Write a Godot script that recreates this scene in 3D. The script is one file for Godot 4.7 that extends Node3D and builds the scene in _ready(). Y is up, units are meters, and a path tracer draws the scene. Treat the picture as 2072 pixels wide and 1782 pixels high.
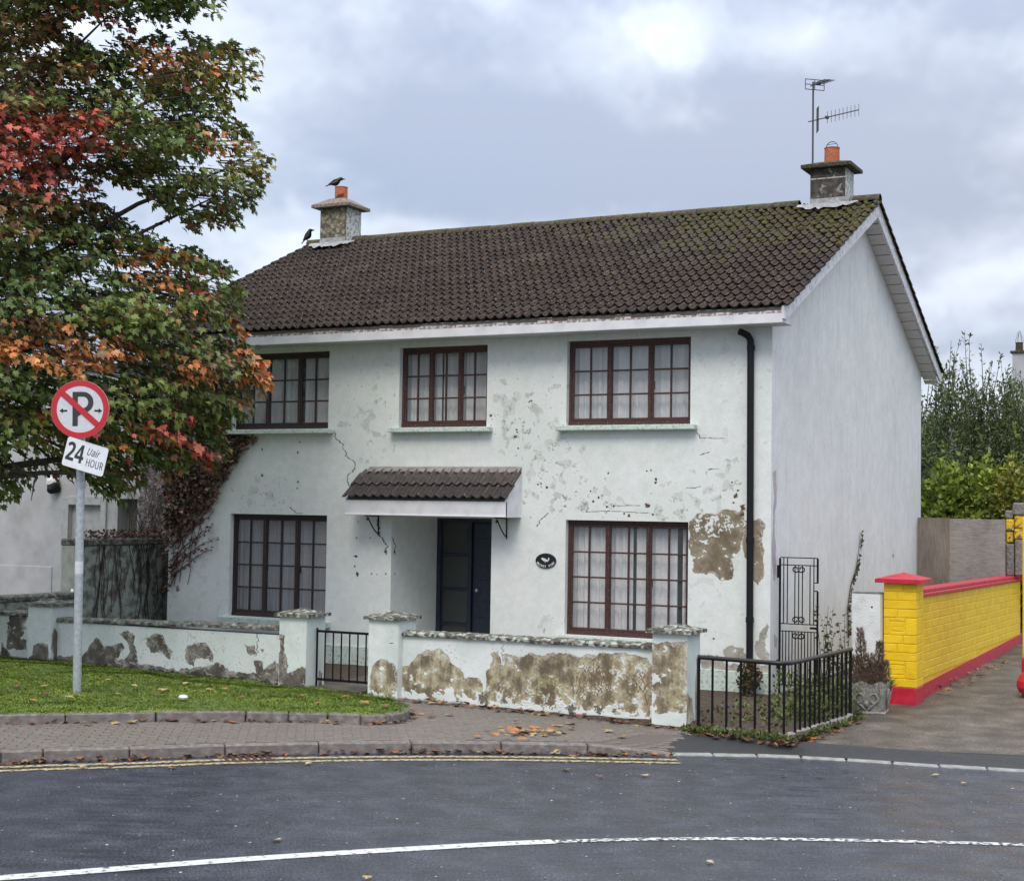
extends Node3D
# A weathered two-storey house behind a low garden wall, seen from across a wet road.
# World: origin at the foot of the house's front right corner, facade along x (z = 0), gable along -z. Metres.

const F := 3076.51                      # focal length in picture units (2072 x 1782)
const EYE := Vector3(6.17285, 2.38467, 19.81615)
var CB := Basis(Vector3(0.89116482, 0.01526576, -0.45342278), Vector3(0.00689933, 0.99886212, 0.04718957), Vector3(0.45362723, -0.04518199, 0.89004546))
var rng := RandomNumberGenerator.new()
var M := {}          # materials
var taken := {}

# ---------------------------------------------------------------- small helpers
func ray(u, v) -> Vector3: return CB * Vector3((u - 1036.0) / F, -(v - 891.0) / F, -1.0)
func onz(u, v, z) -> Vector3:
	var d = ray(u, v); return EYE + d * ((z - EYE.z) / d.z)
func onx(u, v, x) -> Vector3:
	var d = ray(u, v); return EYE + d * ((x - EYE.x) / d.x)
func at(u, v, depth) -> Vector3: return EYE + ray(u, v) * depth
func gp(x) -> float: return -0.115 - 0.0205 * clampf(x, -14.0, 8.0)    # the footpath falls gently to the right
func drive_y(z) -> float: return -0.15 - 0.016 * z
func ong(u, v, off = 0.0) -> Vector3:
	var d = ray(u, v)
	var t = (-0.115 + off - 0.0205 * EYE.x - EYE.y) / (d.y + 0.0205 * d.x)
	return EYE + d * t
func lin(r, g, b) -> Color: return Color(r, g, b).linear_to_srgb()
func rr(a, b) -> float: return rng.randf_range(a, b)

func numbered(n: String) -> String:
	if not taken.has(n):
		taken[n] = 0
		return n
	taken[n] += 1
	return "%s_%03d" % [n, taken[n]]
func tag(o, label, category, group = ""):
	o.set_meta("label", label); o.set_meta("category", category)
	if group: o.set_meta("group", group)
	return o
func thing(called, label, category, where = Vector3.ZERO, turn = 0.0, group = ""):
	var o = Node3D.new(); o.name = numbered(called); add_child(o)
	o.position = where; o.rotation.y = turn
	return tag(o, label, category, group)
func put(mesh, called, mat, parent = self, where = null):
	var o = MeshInstance3D.new()
	o.mesh = mesh; o.material_override = mat
	o.name = numbered(called) if parent == self else called
	parent.add_child(o, true)
	if where is Vector3: o.position = where
	elif where is Transform3D: o.transform = where
	return o
func structure(o):
	o.set_meta("kind", "structure"); return o
func stuff(o):
	o.set_meta("kind", "stuff"); return o
func multi(mesh, called, mat, parent, xforms: Array, colors = null):
	var mm = MultiMesh.new()
	mm.transform_format = MultiMesh.TRANSFORM_3D
	mm.use_colors = colors != null
	mm.mesh = mesh
	mm.instance_count = xforms.size()
	for i in xforms.size():
		mm.set_instance_transform(i, xforms[i])
		if colors != null: mm.set_instance_color(i, colors[i])
	var o = MultiMeshInstance3D.new()
	o.multimesh = mm; o.material_override = mat
	o.name = numbered(called) if parent == self else called
	parent.add_child(o, true)
	return o

# ---------------------------------------------------------------- mesh builder
class MB:
	var v := PackedVector3Array()
	var n := PackedVector3Array()
	var t := PackedVector2Array()
	var c := PackedColorArray()
	var col := Color.WHITE
	var use_c := false
	func tri(a, b, d, na, nb, nd, ta = Vector2(), tb = Vector2(), td = Vector2()):
		# a, b, d run counter-clockwise seen from outside; stored clockwise
		v.append(a); v.append(d); v.append(b)
		n.append(na); n.append(nd); n.append(nb)
		t.append(ta); t.append(td); t.append(tb)
		if use_c:
			c.append(col); c.append(col); c.append(col)
	func quad(a, b, d, e, ta = Vector2(0, 1), tb = Vector2(1, 1), td = Vector2(1, 0), te = Vector2(0, 0)):
		var m = (b - a).cross(d - a)
		if m.length_squared() < 1e-16: m = (d - a).cross(e - a)
		m = m.normalized()
		tri(a, b, d, m, m, m, ta, tb, td)
		tri(a, d, e, m, m, m, ta, td, te)
	func quad_out(a, b, d, e, out):
		if (b - a).cross(d - a).dot(out) < 0: quad(a, e, d, b)
		else: quad(a, b, d, e)
	func tri_out(a, b, d, out):
		var m = (b - a).cross(d - a).normalized()
		if m.dot(out) < 0: tri(a, d, b, -m, -m, -m)
		else: tri(a, b, d, m, m, m)
	func cbox(mid: Vector3, size: Vector3, ch := 0.008, x := Basis()):
		var h = size * 0.5
		ch = minf(ch, minf(h.x, minf(h.y, h.z)) * 0.6)
		var k = h - Vector3.ONE * ch
		for i in 3:
			var u = (i + 1) % 3; var w = (i + 2) % 3
			for s in [-1.0, 1.0]:
				var q = []
				for e in [[-1, -1], [1, -1], [1, 1], [-1, 1]]:
					var p = Vector3(); p[i] = s * h[i]; p[u] = e[0] * k[u]; p[w] = e[1] * k[w]
					q.append(mid + x * p)
				var o = Vector3(); o[i] = s
				quad_out(q[0], q[1], q[2], q[3], x * o)
		if ch <= 0.0: return
		for i in 3:
			var j = (i + 1) % 3; var w = (i + 2) % 3
			for si in [-1.0, 1.0]:
				for sj in [-1.0, 1.0]:
					var q = []
					for e in [[0, -1], [0, 1], [1, 1], [1, -1]]:
						var p = Vector3()
						p[i] = si * (h[i] if e[0] == 0 else k[i]); p[j] = sj * (k[j] if e[0] == 0 else h[j]); p[w] = e[1] * k[w]
						q.append(mid + x * p)
					var o = Vector3(); o[i] = si; o[j] = sj
					quad_out(q[0], q[1], q[2], q[3], x * o)
		for sx in [-1.0, 1.0]:
			for sy in [-1.0, 1.0]:
				for sz in [-1.0, 1.0]:
					var o = Vector3(sx, sy, sz)
					tri_out(mid + x * (o * Vector3(h.x, k.y, k.z)), mid + x * (o * Vector3(k.x, h.y, k.z)), mid + x * (o * Vector3(k.x, k.y, h.z)), x * o)
	func box(mid: Vector3, size: Vector3, x := Basis()): cbox_plain(mid, size, x)
	func cbox_plain(mid, size, x):
		var h = size * 0.5
		for i in 3:
			var u = (i + 1) % 3; var w = (i + 2) % 3
			for s in [-1.0, 1.0]:
				var q = []
				for e in [[-1, -1], [1, -1], [1, 1], [-1, 1]]:
					var p = Vector3(); p[i] = s * h[i]; p[u] = e[0] * h[u]; p[w] = e[1] * h[w]
					q.append(mid + x * p)
				var o = Vector3(); o[i] = s
				quad_out(q[0], q[1], q[2], q[3], x * o)
	func tube(path: Array, radii, sides := 8, caps := true):
		var rings = []
		var up = Vector3.UP
		for i in path.size():
			var d = (path[mini(i + 1, path.size() - 1)] - path[maxi(i - 1, 0)]).normalized()
			if absf(d.dot(up)) > 0.97: up = Vector3.RIGHT if absf(d.x) < 0.9 else Vector3.BACK
			var a = d.cross(up).normalized(); var b = a.cross(d).normalized()
			up = b
			var r = radii[i] if radii is Array else radii
			var ring = []
			for k in sides:
				var g = TAU * k / sides
				var o = a * cos(g) + b * sin(g)
				ring.append([path[i] + o * r, o])
			rings.append(ring)
		for i in path.size() - 1:
			for k in sides:
				var p = rings[i][k]; var q = rings[i][(k + 1) % sides]; var s = rings[i + 1][(k + 1) % sides]; var w = rings[i + 1][k]
				tri(p[0], s[0], q[0], p[1], s[1], q[1]); tri(p[0], w[0], s[0], p[1], w[1], s[1])
		if caps:
			for e in [0, path.size() - 1]:
				var d = (path[1] - path[0]).normalized() * -1.0 if e == 0 else (path[-1] - path[-2]).normalized()
				for k in sides:
					var a = rings[e][k][0]; var b = rings[e][(k + 1) % sides][0]
					tri_out(path[e], a, b, d)
	func lathe(profile: Array, sides := 16, where := Transform3D()):
		for i in profile.size() - 1:
			var a = profile[i]; var b = profile[i + 1]
			var e = b - a
			var m = Vector2(e.y, -e.x).normalized()
			for k in sides:
				var g0 = TAU * k / sides; var g1 = TAU * (k + 1) / sides
				var c0 = Vector3(cos(g0), 0, -sin(g0)); var c1 = Vector3(cos(g1), 0, -sin(g1))
				var p = where * (c0 * a.x + Vector3.UP * a.y); var q = where * (c1 * a.x + Vector3.UP * a.y)
				var s = where * (c1 * b.x + Vector3.UP * b.y); var w = where * (c0 * b.x + Vector3.UP * b.y)
				var n0 = where.basis * (c0 * m.x + Vector3.UP * m.y); var n1 = where.basis * (c1 * m.x + Vector3.UP * m.y)
				tri(p, q, s, n0, n1, n1); tri(p, s, w, n0, n1, n0)
	func prism(poly: PackedVector2Array, z0: float, z1: float, x := Transform3D()):
		# polygon in the local xy plane, extruded along local z
		var idx = Geometry2D.triangulate_polygon(poly)
		for i in range(0, idx.size(), 3):
			var a = poly[idx[i]]; var b = poly[idx[i + 1]]; var d = poly[idx[i + 2]]
			tri_out(x * Vector3(a.x, a.y, z1), x * Vector3(b.x, b.y, z1), x * Vector3(d.x, d.y, z1), x.basis * Vector3.BACK)
			tri_out(x * Vector3(a.x, a.y, z0), x * Vector3(b.x, b.y, z0), x * Vector3(d.x, d.y, z0), x.basis * Vector3.FORWARD)
		var cw = Geometry2D.is_polygon_clockwise(poly)
		for i in poly.size():
			var a = poly[i]; var b = poly[(i + 1) % poly.size()]
			var o = Vector3(b.y - a.y, a.x - b.x, 0)
			if cw: o = -o       # is_polygon_clockwise uses y down: "clockwise" there is counter-clockwise here
			o = -o if not _out_ok(poly, a, b, o) else o
			quad_out(x * Vector3(a.x, a.y, z0), x * Vector3(b.x, b.y, z0), x * Vector3(b.x, b.y, z1), x * Vector3(a.x, a.y, z1), x.basis * o)
	func _out_ok(poly, a, b, o) -> bool:
		var m = (a + b) * 0.5 + Vector2(o.x, o.y).normalized() * 1e-4
		return not Geometry2D.is_point_in_polygon(m, poly)
	func mesh() -> ArrayMesh:
		var arr = []; arr.resize(Mesh.ARRAY_MAX)
		arr[Mesh.ARRAY_VERTEX] = v; arr[Mesh.ARRAY_NORMAL] = n; arr[Mesh.ARRAY_TEX_UV] = t
		if use_c: arr[Mesh.ARRAY_COLOR] = c
		var m = ArrayMesh.new()
		m.add_surface_from_arrays(Mesh.PRIMITIVE_TRIANGLES, arr)
		return m

func box_mesh(size: Vector3, ch = 0.006) -> ArrayMesh:
	var b = MB.new(); b.cbox(Vector3.ZERO, size, ch); return b.mesh()
func turned(o: Vector3, ang: float, s := 1.0) -> Transform3D: return Transform3D(Basis(Vector3.UP, ang).scaled(Vector3.ONE * s), o)
func sheet(poly: Array, height: Callable) -> ArrayMesh:
	# a flat polygon in x, z with a height for each corner
	var p2 = PackedVector2Array(poly)
	var b = MB.new()
	var idx = Geometry2D.triangulate_polygon(p2)
	for i in range(0, idx.size(), 3):
		var q = []
		for k in 3:
			var p = p2[idx[i + k]]; q.append(Vector3(p.x, height.call(p.x, p.y), p.y))
		b.tri_out(q[0], q[1], q[2], Vector3.UP)
	return b.mesh()

# ---------------------------------------------------------------- textures and materials
func noise_bytes(w, h, freq, sd, oct = 4, kind = FastNoiseLite.TYPE_SIMPLEX_SMOOTH, seamless = true) -> PackedByteArray:
	var f = FastNoiseLite.new()
	f.noise_type = kind; f.seed = sd; f.frequency = freq
	f.fractal_type = FastNoiseLite.FRACTAL_FBM; f.fractal_octaves = oct
	var im = f.get_seamless_image(w, h, false, false, 0.1, true) if seamless else f.get_image(w, h, false, false, true)
	im.convert(Image.FORMAT_L8)
	return im.get_data()
func ramp_table(stops: Array) -> Array:
	# stops: [position 0..255, linear colour]; gives 256 sRGB byte triples
	var g = []
	for i in 256:
		var a = stops[0]; var b = stops[-1]
		for k in stops.size() - 1:
			if i >= stops[k][0] and i <= stops[k + 1][0]: a = stops[k]; b = stops[k + 1]
		var f = 0.0 if b[0] == a[0] else clampf((i - a[0]) / float(b[0] - a[0]), 0, 1)
		var cc = a[1].lerp(b[1], f).linear_to_srgb()
		g.append([clampi(int(cc.r * 255), 0, 255), clampi(int(cc.g * 255), 0, 255), clampi(int(cc.b * 255), 0, 255)])
	return g
func tex_rgb(w, h, data) -> ImageTexture: return ImageTexture.create_from_image(Image.create_from_data(w, h, false, Image.FORMAT_RGB8, data))
func tex_l(w, h, data) -> ImageTexture: return ImageTexture.create_from_image(Image.create_from_data(w, h, false, Image.FORMAT_L8, data))
func tex_ramp(size, freq, sd, stops, oct = 4, freq2 = 0.0, stops2 = [], kind = FastNoiseLite.TYPE_SIMPLEX_SMOOTH) -> ImageTexture:
	# colour from one noise; where a second is given, its ramp (alpha as share) lies over it
	var a = noise_bytes(size, size, freq, sd, oct, kind)
	var g = ramp_table(stops)
	var out = PackedByteArray(); out.resize(size * size * 3)
	var b = null; var share = []; var g2 = []
	if freq2 > 0.0:
		b = noise_bytes(size, size, freq2, sd + 77, 4)
		g2 = ramp_table(stops2)
		for i in 256:
			var s = 0.0
			for k in stops2.size() - 1:
				if i >= stops2[k][0] and i <= stops2[k + 1][0]:
					s = lerpf(stops2[k][1].a, stops2[k + 1][1].a, (i - stops2[k][0]) / float(maxi(1, stops2[k + 1][0] - stops2[k][0])))
			share.append(s)
	for i in size * size:
		var q = g[a[i]]
		if b == null:
			out[3 * i] = q[0]; out[3 * i + 1] = q[1]; out[3 * i + 2] = q[2]
		else:
			var s = share[b[i]]; var r = g2[b[i]]
			out[3 * i] = int(lerpf(q[0], r[0], s)); out[3 * i + 1] = int(lerpf(q[1], r[1], s)); out[3 * i + 2] = int(lerpf(q[2], r[2], s))
	return tex_rgb(size, size, out)

func mat(called, color: Color, rough, tex = null, per_m = 1.0, bump = null, cm = 0.0, metal = 0.0) -> StandardMaterial3D:
	var m = StandardMaterial3D.new()
	m.resource_name = called
	m.albedo_color = color.linear_to_srgb() if tex == null else Color.WHITE
	m.roughness = rough; m.metallic = metal
	if tex != null or bump != null:
		m.uv1_triplanar = true; m.uv1_world_triplanar = true
		m.uv1_scale = Vector3.ONE * per_m
		m.uv1_triplanar_sharpness = 4.0
	if tex != null: m.albedo_texture = tex
	if bump != null:
		m.heightmap_enabled = true; m.heightmap_texture = bump; m.heightmap_scale = cm
	M[called] = m
	return m

# A painted, peeling plaster surface drawn as a map of what is there: paint, bare plaster, holes, cracks, lichen.
class Plaster:
	var w: int; var h: int
	var org: Vector2        # world (x, y) of the left top corner
	var px: float           # pixels for each metre
	var col: PackedByteArray
	var hgt: PackedByteArray
	var fine: PackedByteArray; var mid: PackedByteArray; var big: PackedByteArray; var warp: PackedByteArray
	func start(host, w_, h_, org_, px_, sd, paint_a: Color, paint_b: Color):
		w = w_; h = h_; org = org_; px = px_
		fine = host.noise_bytes(w, h, 0.12, sd, 3, FastNoiseLite.TYPE_SIMPLEX_SMOOTH, false)
		mid = host.noise_bytes(w, h, 0.03, sd + 1, 5, FastNoiseLite.TYPE_SIMPLEX_SMOOTH, false)
		big = host.noise_bytes(w, h, 0.006, sd + 2, 4, FastNoiseLite.TYPE_SIMPLEX_SMOOTH, false)
		warp = host.noise_bytes(w, h, 0.018, sd + 3, 5, FastNoiseLite.TYPE_SIMPLEX_SMOOTH, false)
		col.resize(w * h * 3); hgt.resize(w * h)
		var g = host.ramp_table([[0, paint_a], [70, paint_a.lerp(paint_b, 0.3)], [180, paint_b], [255, paint_b]])
		for i in w * h:
			var q = g[big[i]]
			var k = (fine[i] - 128) / 22 + (mid[i] - 128) / 16
			col[3 * i] = clampi(q[0] + k, 0, 255); col[3 * i + 1] = clampi(q[1] + k, 0, 255); col[3 * i + 2] = clampi(q[2] + k, 0, 255)
			hgt[i] = clampi(190 + (fine[i] - 128) / 10 + (mid[i] - 128) / 6, 0, 255)
	func tx(p: Vector2) -> Vector2: return Vector2((p.x - org.x) * px, (org.y - p.y) * px)
	func dot(i, c, share, dh):
		col[3 * i] = int(lerpf(col[3 * i], c[0], share)); col[3 * i + 1] = int(lerpf(col[3 * i + 1], c[1], share)); col[3 * i + 2] = int(lerpf(col[3 * i + 2], c[2], share))
		hgt[i] = clampi(hgt[i] + dh, 0, 255)
	# bare plaster inside a ragged polygon; remains = share of paint flakes left (threshold on noise), low_flakes = more of them towards the foot
	func peel(poly_world: Array, host, stops, ragged := 9.0, remains := 30, low_y := -99.0, runs := 0.0):
		var poly = PackedVector2Array()
		var lo = Vector2(1e9, 1e9); var hi = -lo
		for p in poly_world:
			var q = tx(p); poly.append(q); lo = lo.min(q); hi = hi.max(q)
		var g = host.ramp_table(stops)
		for y in range(maxi(0, int(lo.y - 14)), mini(h, int(hi.y + 14))):
			for x in range(maxi(0, int(lo.x - 14)), mini(w, int(hi.x + 14))):
				var i = y * w + x
				var p = Vector2(x + (warp[i] - 128) * ragged / 64.0 + (mid[i] - 128) * ragged / 170.0, y + (mid[(i + 977) % (w * h)] - 128) * ragged / 90.0)
				if not Geometry2D.is_point_in_polygon(p, poly): continue
				# towards the edge the top coat is off but an older, paler coat still holds
				var p2 = p + Vector2((fine[i] - 128) * 0.10 + (warp[(i + 4001) % (w * h)] - 128) * 0.11, (mid[(i + 2003) % (w * h)] - 128) * 0.12 - 1.0)
				var rim = not Geometry2D.is_point_in_polygon(p2, poly)
				var limit = 255 - remains
				if low_y > -50.0:
					var wy = org.y - y / px
					limit -= int(clampf((low_y - wy) * 420.0, 0, 105))
				if (mid[i] * 2 + warp[(i * 3 + 511) % (w * h)]) / 3 > limit: continue
				var q = g[clampi(128 + int((big[i] - 128) * 0.7 + (mid[i] - 128) * 0.75 + (fine[i] - 128) * 0.35 + (warp[(i + 700) % (w * h)] - 128) * 0.5 + ((mid[(y / 7) * w + x] - 128) * 1.1 + (fine[(y / 9) * w + x] - 128) * 0.6) * runs), 0, 255)]
				if rim:
					var k = (fine[i] - 128) / 5
					col[3 * i] = clampi((q[0] + 2 * 184) / 3 + k, 0, 255); col[3 * i + 1] = clampi((q[1] + 2 * 176) / 3 + k, 0, 255); col[3 * i + 2] = clampi((q[2] + 2 * 168) / 3 + k, 0, 255)
					hgt[i] = clampi(140 + (fine[i] - 128) / 5, 0, 255)
					continue
				col[3 * i] = q[0]; col[3 * i + 1] = q[1]; col[3 * i + 2] = q[2]
				hgt[i] = clampi(70 + (fine[i] - 128) / 5 + (mid[i] - 128) / 5, 0, 255)
	# flecks: chipped or mouldy specks where noise runs high inside an ellipse
	func flecks(c: Vector2, r: Vector2, thr: int, color: Color, share: float, dh := -30, use_fine := true):
		var q = color.linear_to_srgb(); var cc = [q.r * 255, q.g * 255, q.b * 255]
		var m = tx(c); var rp = r * px
		for y in range(maxi(0, int(m.y - rp.y)), mini(h, int(m.y + rp.y))):
			for x in range(maxi(0, int(m.x - rp.x)), mini(w, int(m.x + rp.x))):
				var i = y * w + x
				var e = Vector2((x - m.x) / rp.x, (y - m.y) / rp.y).length_squared()
				if e > 1.0: continue
				var s = (mid[i] + fine[i]) / 2 if use_fine else (warp[i] + mid[i]) / 2
				if s > thr + int(e * 26): dot(i, cc, share, dh)
	func hole(c: Vector2, r: float, color := Color(0.012, 0.01, 0.01)):
		var q = color.linear_to_srgb(); var cc = [q.r * 255, q.g * 255, q.b * 255]
		var m = tx(c); var rp = r * px
		for y in range(maxi(0, int(m.y - rp - 2)), mini(h, int(m.y + rp + 3))):
			for x in range(maxi(0, int(m.x - rp - 2)), mini(w, int(m.x + rp + 3))):
				var i = y * w + x
				if Vector2(x - m.x, y - m.y).length() < rp * (0.75 + (warp[(i * 7) % (w * h)] - 128) / 200.0) + 0.4: dot(i, cc, 0.92, -120)
	func crack(pts: Array, width: float, color := Color(0.05, 0.05, 0.045)):
		var q = color.linear_to_srgb(); var cc = [q.r * 255, q.g * 255, q.b * 255]
		for k in pts.size() - 1:
			var a = tx(pts[k]); var b = tx(pts[k + 1])
			var steps = int((b - a).length() * 2) + 1
			for s in steps:
				var p = a.lerp(b, s / float(steps))
				var j = clampi(int(p.y) * w + int(p.x), 0, w * h - 1)
				p += Vector2((warp[(j * 5) % (w * h)] - 128) / 22.0, 0)
				var r = maxi(0, int(width * px * (0.4 + mid[(j * 3) % (w * h)] / 210.0)))
				for dx in range(0, r + 1):
					var x = int(p.x) + dx; var y = int(p.y)
					if x >= 0 and x < w and y >= 0 and y < h: dot(y * w + x, cc, 0.75, -60)
	func material(host, called, rough, cm) -> StandardMaterial3D:
		var m = StandardMaterial3D.new()
		m.resource_name = called
		m.albedo_texture = host.tex_rgb(w, h, col)
		m.heightmap_enabled = true; m.heightmap_texture = host.tex_l(w, h, hgt); m.heightmap_scale = cm
		m.roughness = rough
		host.M[called] = m
		return m
	func uv(x, y) -> Vector2: return Vector2((x - org.x) * px / w, (org.y - y) * px / h)
# picture coordinates of points read off an enlarged crop (its corner and scale) put on a plane across z
func crop_z(cx, cy, sc, z, flat: Array) -> Array:
	var out = []
	for i in range(0, flat.size(), 2):
		var p = onz((cx + flat[i] / sc) / 1.21477, (cy + flat[i + 1] / sc) / 1.21477, z)
		out.append(Vector2(p.x, p.y))
	return out

# ---------------------------------------------------------------- sky
func make_sky() -> Sky:
	var w := 1600; var h := 800
	var f = FastNoiseLite.new(); f.seed = 41; f.frequency = 0.9; f.fractal_octaves = 6; f.fractal_gain = 0.52; f.domain_warp_enabled = true
	f.domain_warp_amplitude = 0.5; f.domain_warp_frequency = 0.7; f.domain_warp_fractal_octaves = 3
	var g = FastNoiseLite.new(); g.seed = 7; g.frequency = 0.33; g.fractal_octaves = 4
	var bright = Vector3(0.81, 0.875, 0.975); var blue = Vector3(0.315, 0.41, 0.585); var lilac = Vector3(0.385, 0.425, 0.53); var low = Vector3(0.60, 0.66, 0.755)
	# cloud banks of the view: [picture x, y, radius x, radius y, amount] (positive = white, negative = blue grey)
	var banks = [[1290, 130, 190, 130, 0.24], [1350, 230, 120, 70, 0.2], [1290, 40, 90, 70, -0.1], [1480, 110, 95, 110, -0.30], [1000, 270, 330, 170, -0.26], [1560, -30, 330, 110, -0.34], [1200, -60, 300, 90, -0.2], [470, 60, 260, 330, 0.22], [560, 360, 240, 130, 0.18],
		[1200, 340, 560, 110, -0.26], [1780, 330, 320, 130, -0.28], [1960, 190, 260, 200, -0.24], [1990, 600, 190, 170, 0.42], [720, 160, 130, 190, 0.12], [1640, 200, 260, 60, -0.1]]
	var inv = CB.inverse()
	var data = PackedByteArray(); data.resize(w * h * 3)
	for y in h:
		var el = (0.5 - (y + 0.5) / h) * PI
		if el < -0.03:
			for x in w:
				var i = 3 * (y * w + x); data[i] = 150; data[i + 1] = 156; data[i + 2] = 162
			continue
		var se = sin(maxf(el, 0.0)); var ce = cos(el)
		for x in w:
			var az = TAU * (x + 0.5) / w
			var d = Vector3(sin(az) * ce, se, -cos(az) * ce)
			var k = 1.0 / (se + 0.22)
			var p = Vector3(d.x * k, d.z * k, 0.0)
			var n = 0.45 + 0.85 * f.get_noise_3d(p.x * 1.25, p.y * 1.25, 1.7) + 0.3 * g.get_noise_3d(p.x * 2.0, p.y * 2.0, 9.0) + 0.22 * f.get_noise_3d(p.x * 4.0, p.y * 4.0, 6.0)
			var cd = inv * d
			if cd.z < -0.2:
				var u = 1036.0 - F * cd.x / cd.z; var v = 891.0 + F * cd.y / cd.z
				if u > -300 and u < 2400 and v > -300:
					for b in banks:
						var e = ((u - b[0]) / b[2]) ** 2 + ((v - b[1]) / b[3]) ** 2
						if e < 6.0: n += b[4] * exp(-e)
			n = clampf(n, 0.0, 1.0)
			n = n * n * (3.0 - 2.0 * n)
			var c = blue.lerp(lilac, clampf(0.5 + 0.9 * g.get_noise_3d(p.x, p.y, 30.0), 0, 1)).lerp(bright, n)
			var hz = exp(-se / 0.13)
			c = c.lerp(low, 0.42 * hz)
			c = c.lerp(Vector3(0.80, 0.83, 0.87), smoothstep(0.35, 0.9, se) * 0.65)      # thinner, whiter cloud overhead
			c *= 0.52 + 0.95 * se          # an overcast sky is brighter overhead than at the horizon
			var i = 3 * (y * w + x)
			data[i] = clampi(int(pow(c.x, 1 / 2.2) * 255), 0, 255); data[i + 1] = clampi(int(pow(c.y, 1 / 2.2) * 255), 0, 255); data[i + 2] = clampi(int(pow(c.z, 1 / 2.2) * 255), 0, 255)
	var pm = PanoramaSkyMaterial.new()
	pm.panorama = tex_rgb(w, h, data)
	pm.energy_multiplier = SKY_GAIN
	var s = Sky.new(); s.sky_material = pm
	return s
const SKY_GAIN := 1.75

func _ready():
	rng.seed = 20241
	# --- camera
	var cam = Camera3D.new(); cam.name = "camera"
	cam.transform = Transform3D(CB, EYE); cam.fov = rad_to_deg(2.0 * atan(891.0 / F)); cam.near = 0.1; cam.far = 2000.0
	add_child(cam); cam.current = true
	# --- sky and exposure
	var we = WorldEnvironment.new(); we.name = "world_environment"
	var env = Environment.new()
	env.background_mode = Environment.BG_SKY
	env.sky = make_sky()
	env.tonemap_mode = Environment.TONE_MAPPER_LINEAR
	env.tonemap_exposure = 1.07
	env.sdfgi_enabled = true; env.ssao_enabled = true; env.ssil_enabled = true
	we.environment = env; add_child(we)
	# --- the sun behind thin cloud, behind the camera and to its left
	var sun = DirectionalLight3D.new(); sun.name = "sun"
	sun.light_energy = 0.5; sun.light_color = Color(1.0, 0.955, 0.90); sun.light_angular_distance = 24.0; sun.shadow_enabled = true
	sun.look_at_from_position(Vector3(3.0, 17.0, 15.0), Vector3.ZERO); add_child(sun)
	print("sky ", Time.get_ticks_msec())
	make_materials()
	print("materials ", Time.get_ticks_msec())
	make_ground()
	make_house()
	print("house ", Time.get_ticks_msec())
	make_garden_walls()
	make_right_side()
	make_left_side()
	print("sides ", Time.get_ticks_msec())
	make_tree()
	make_sign()
	make_small_things()
	print("done ", Time.get_ticks_msec())

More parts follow.
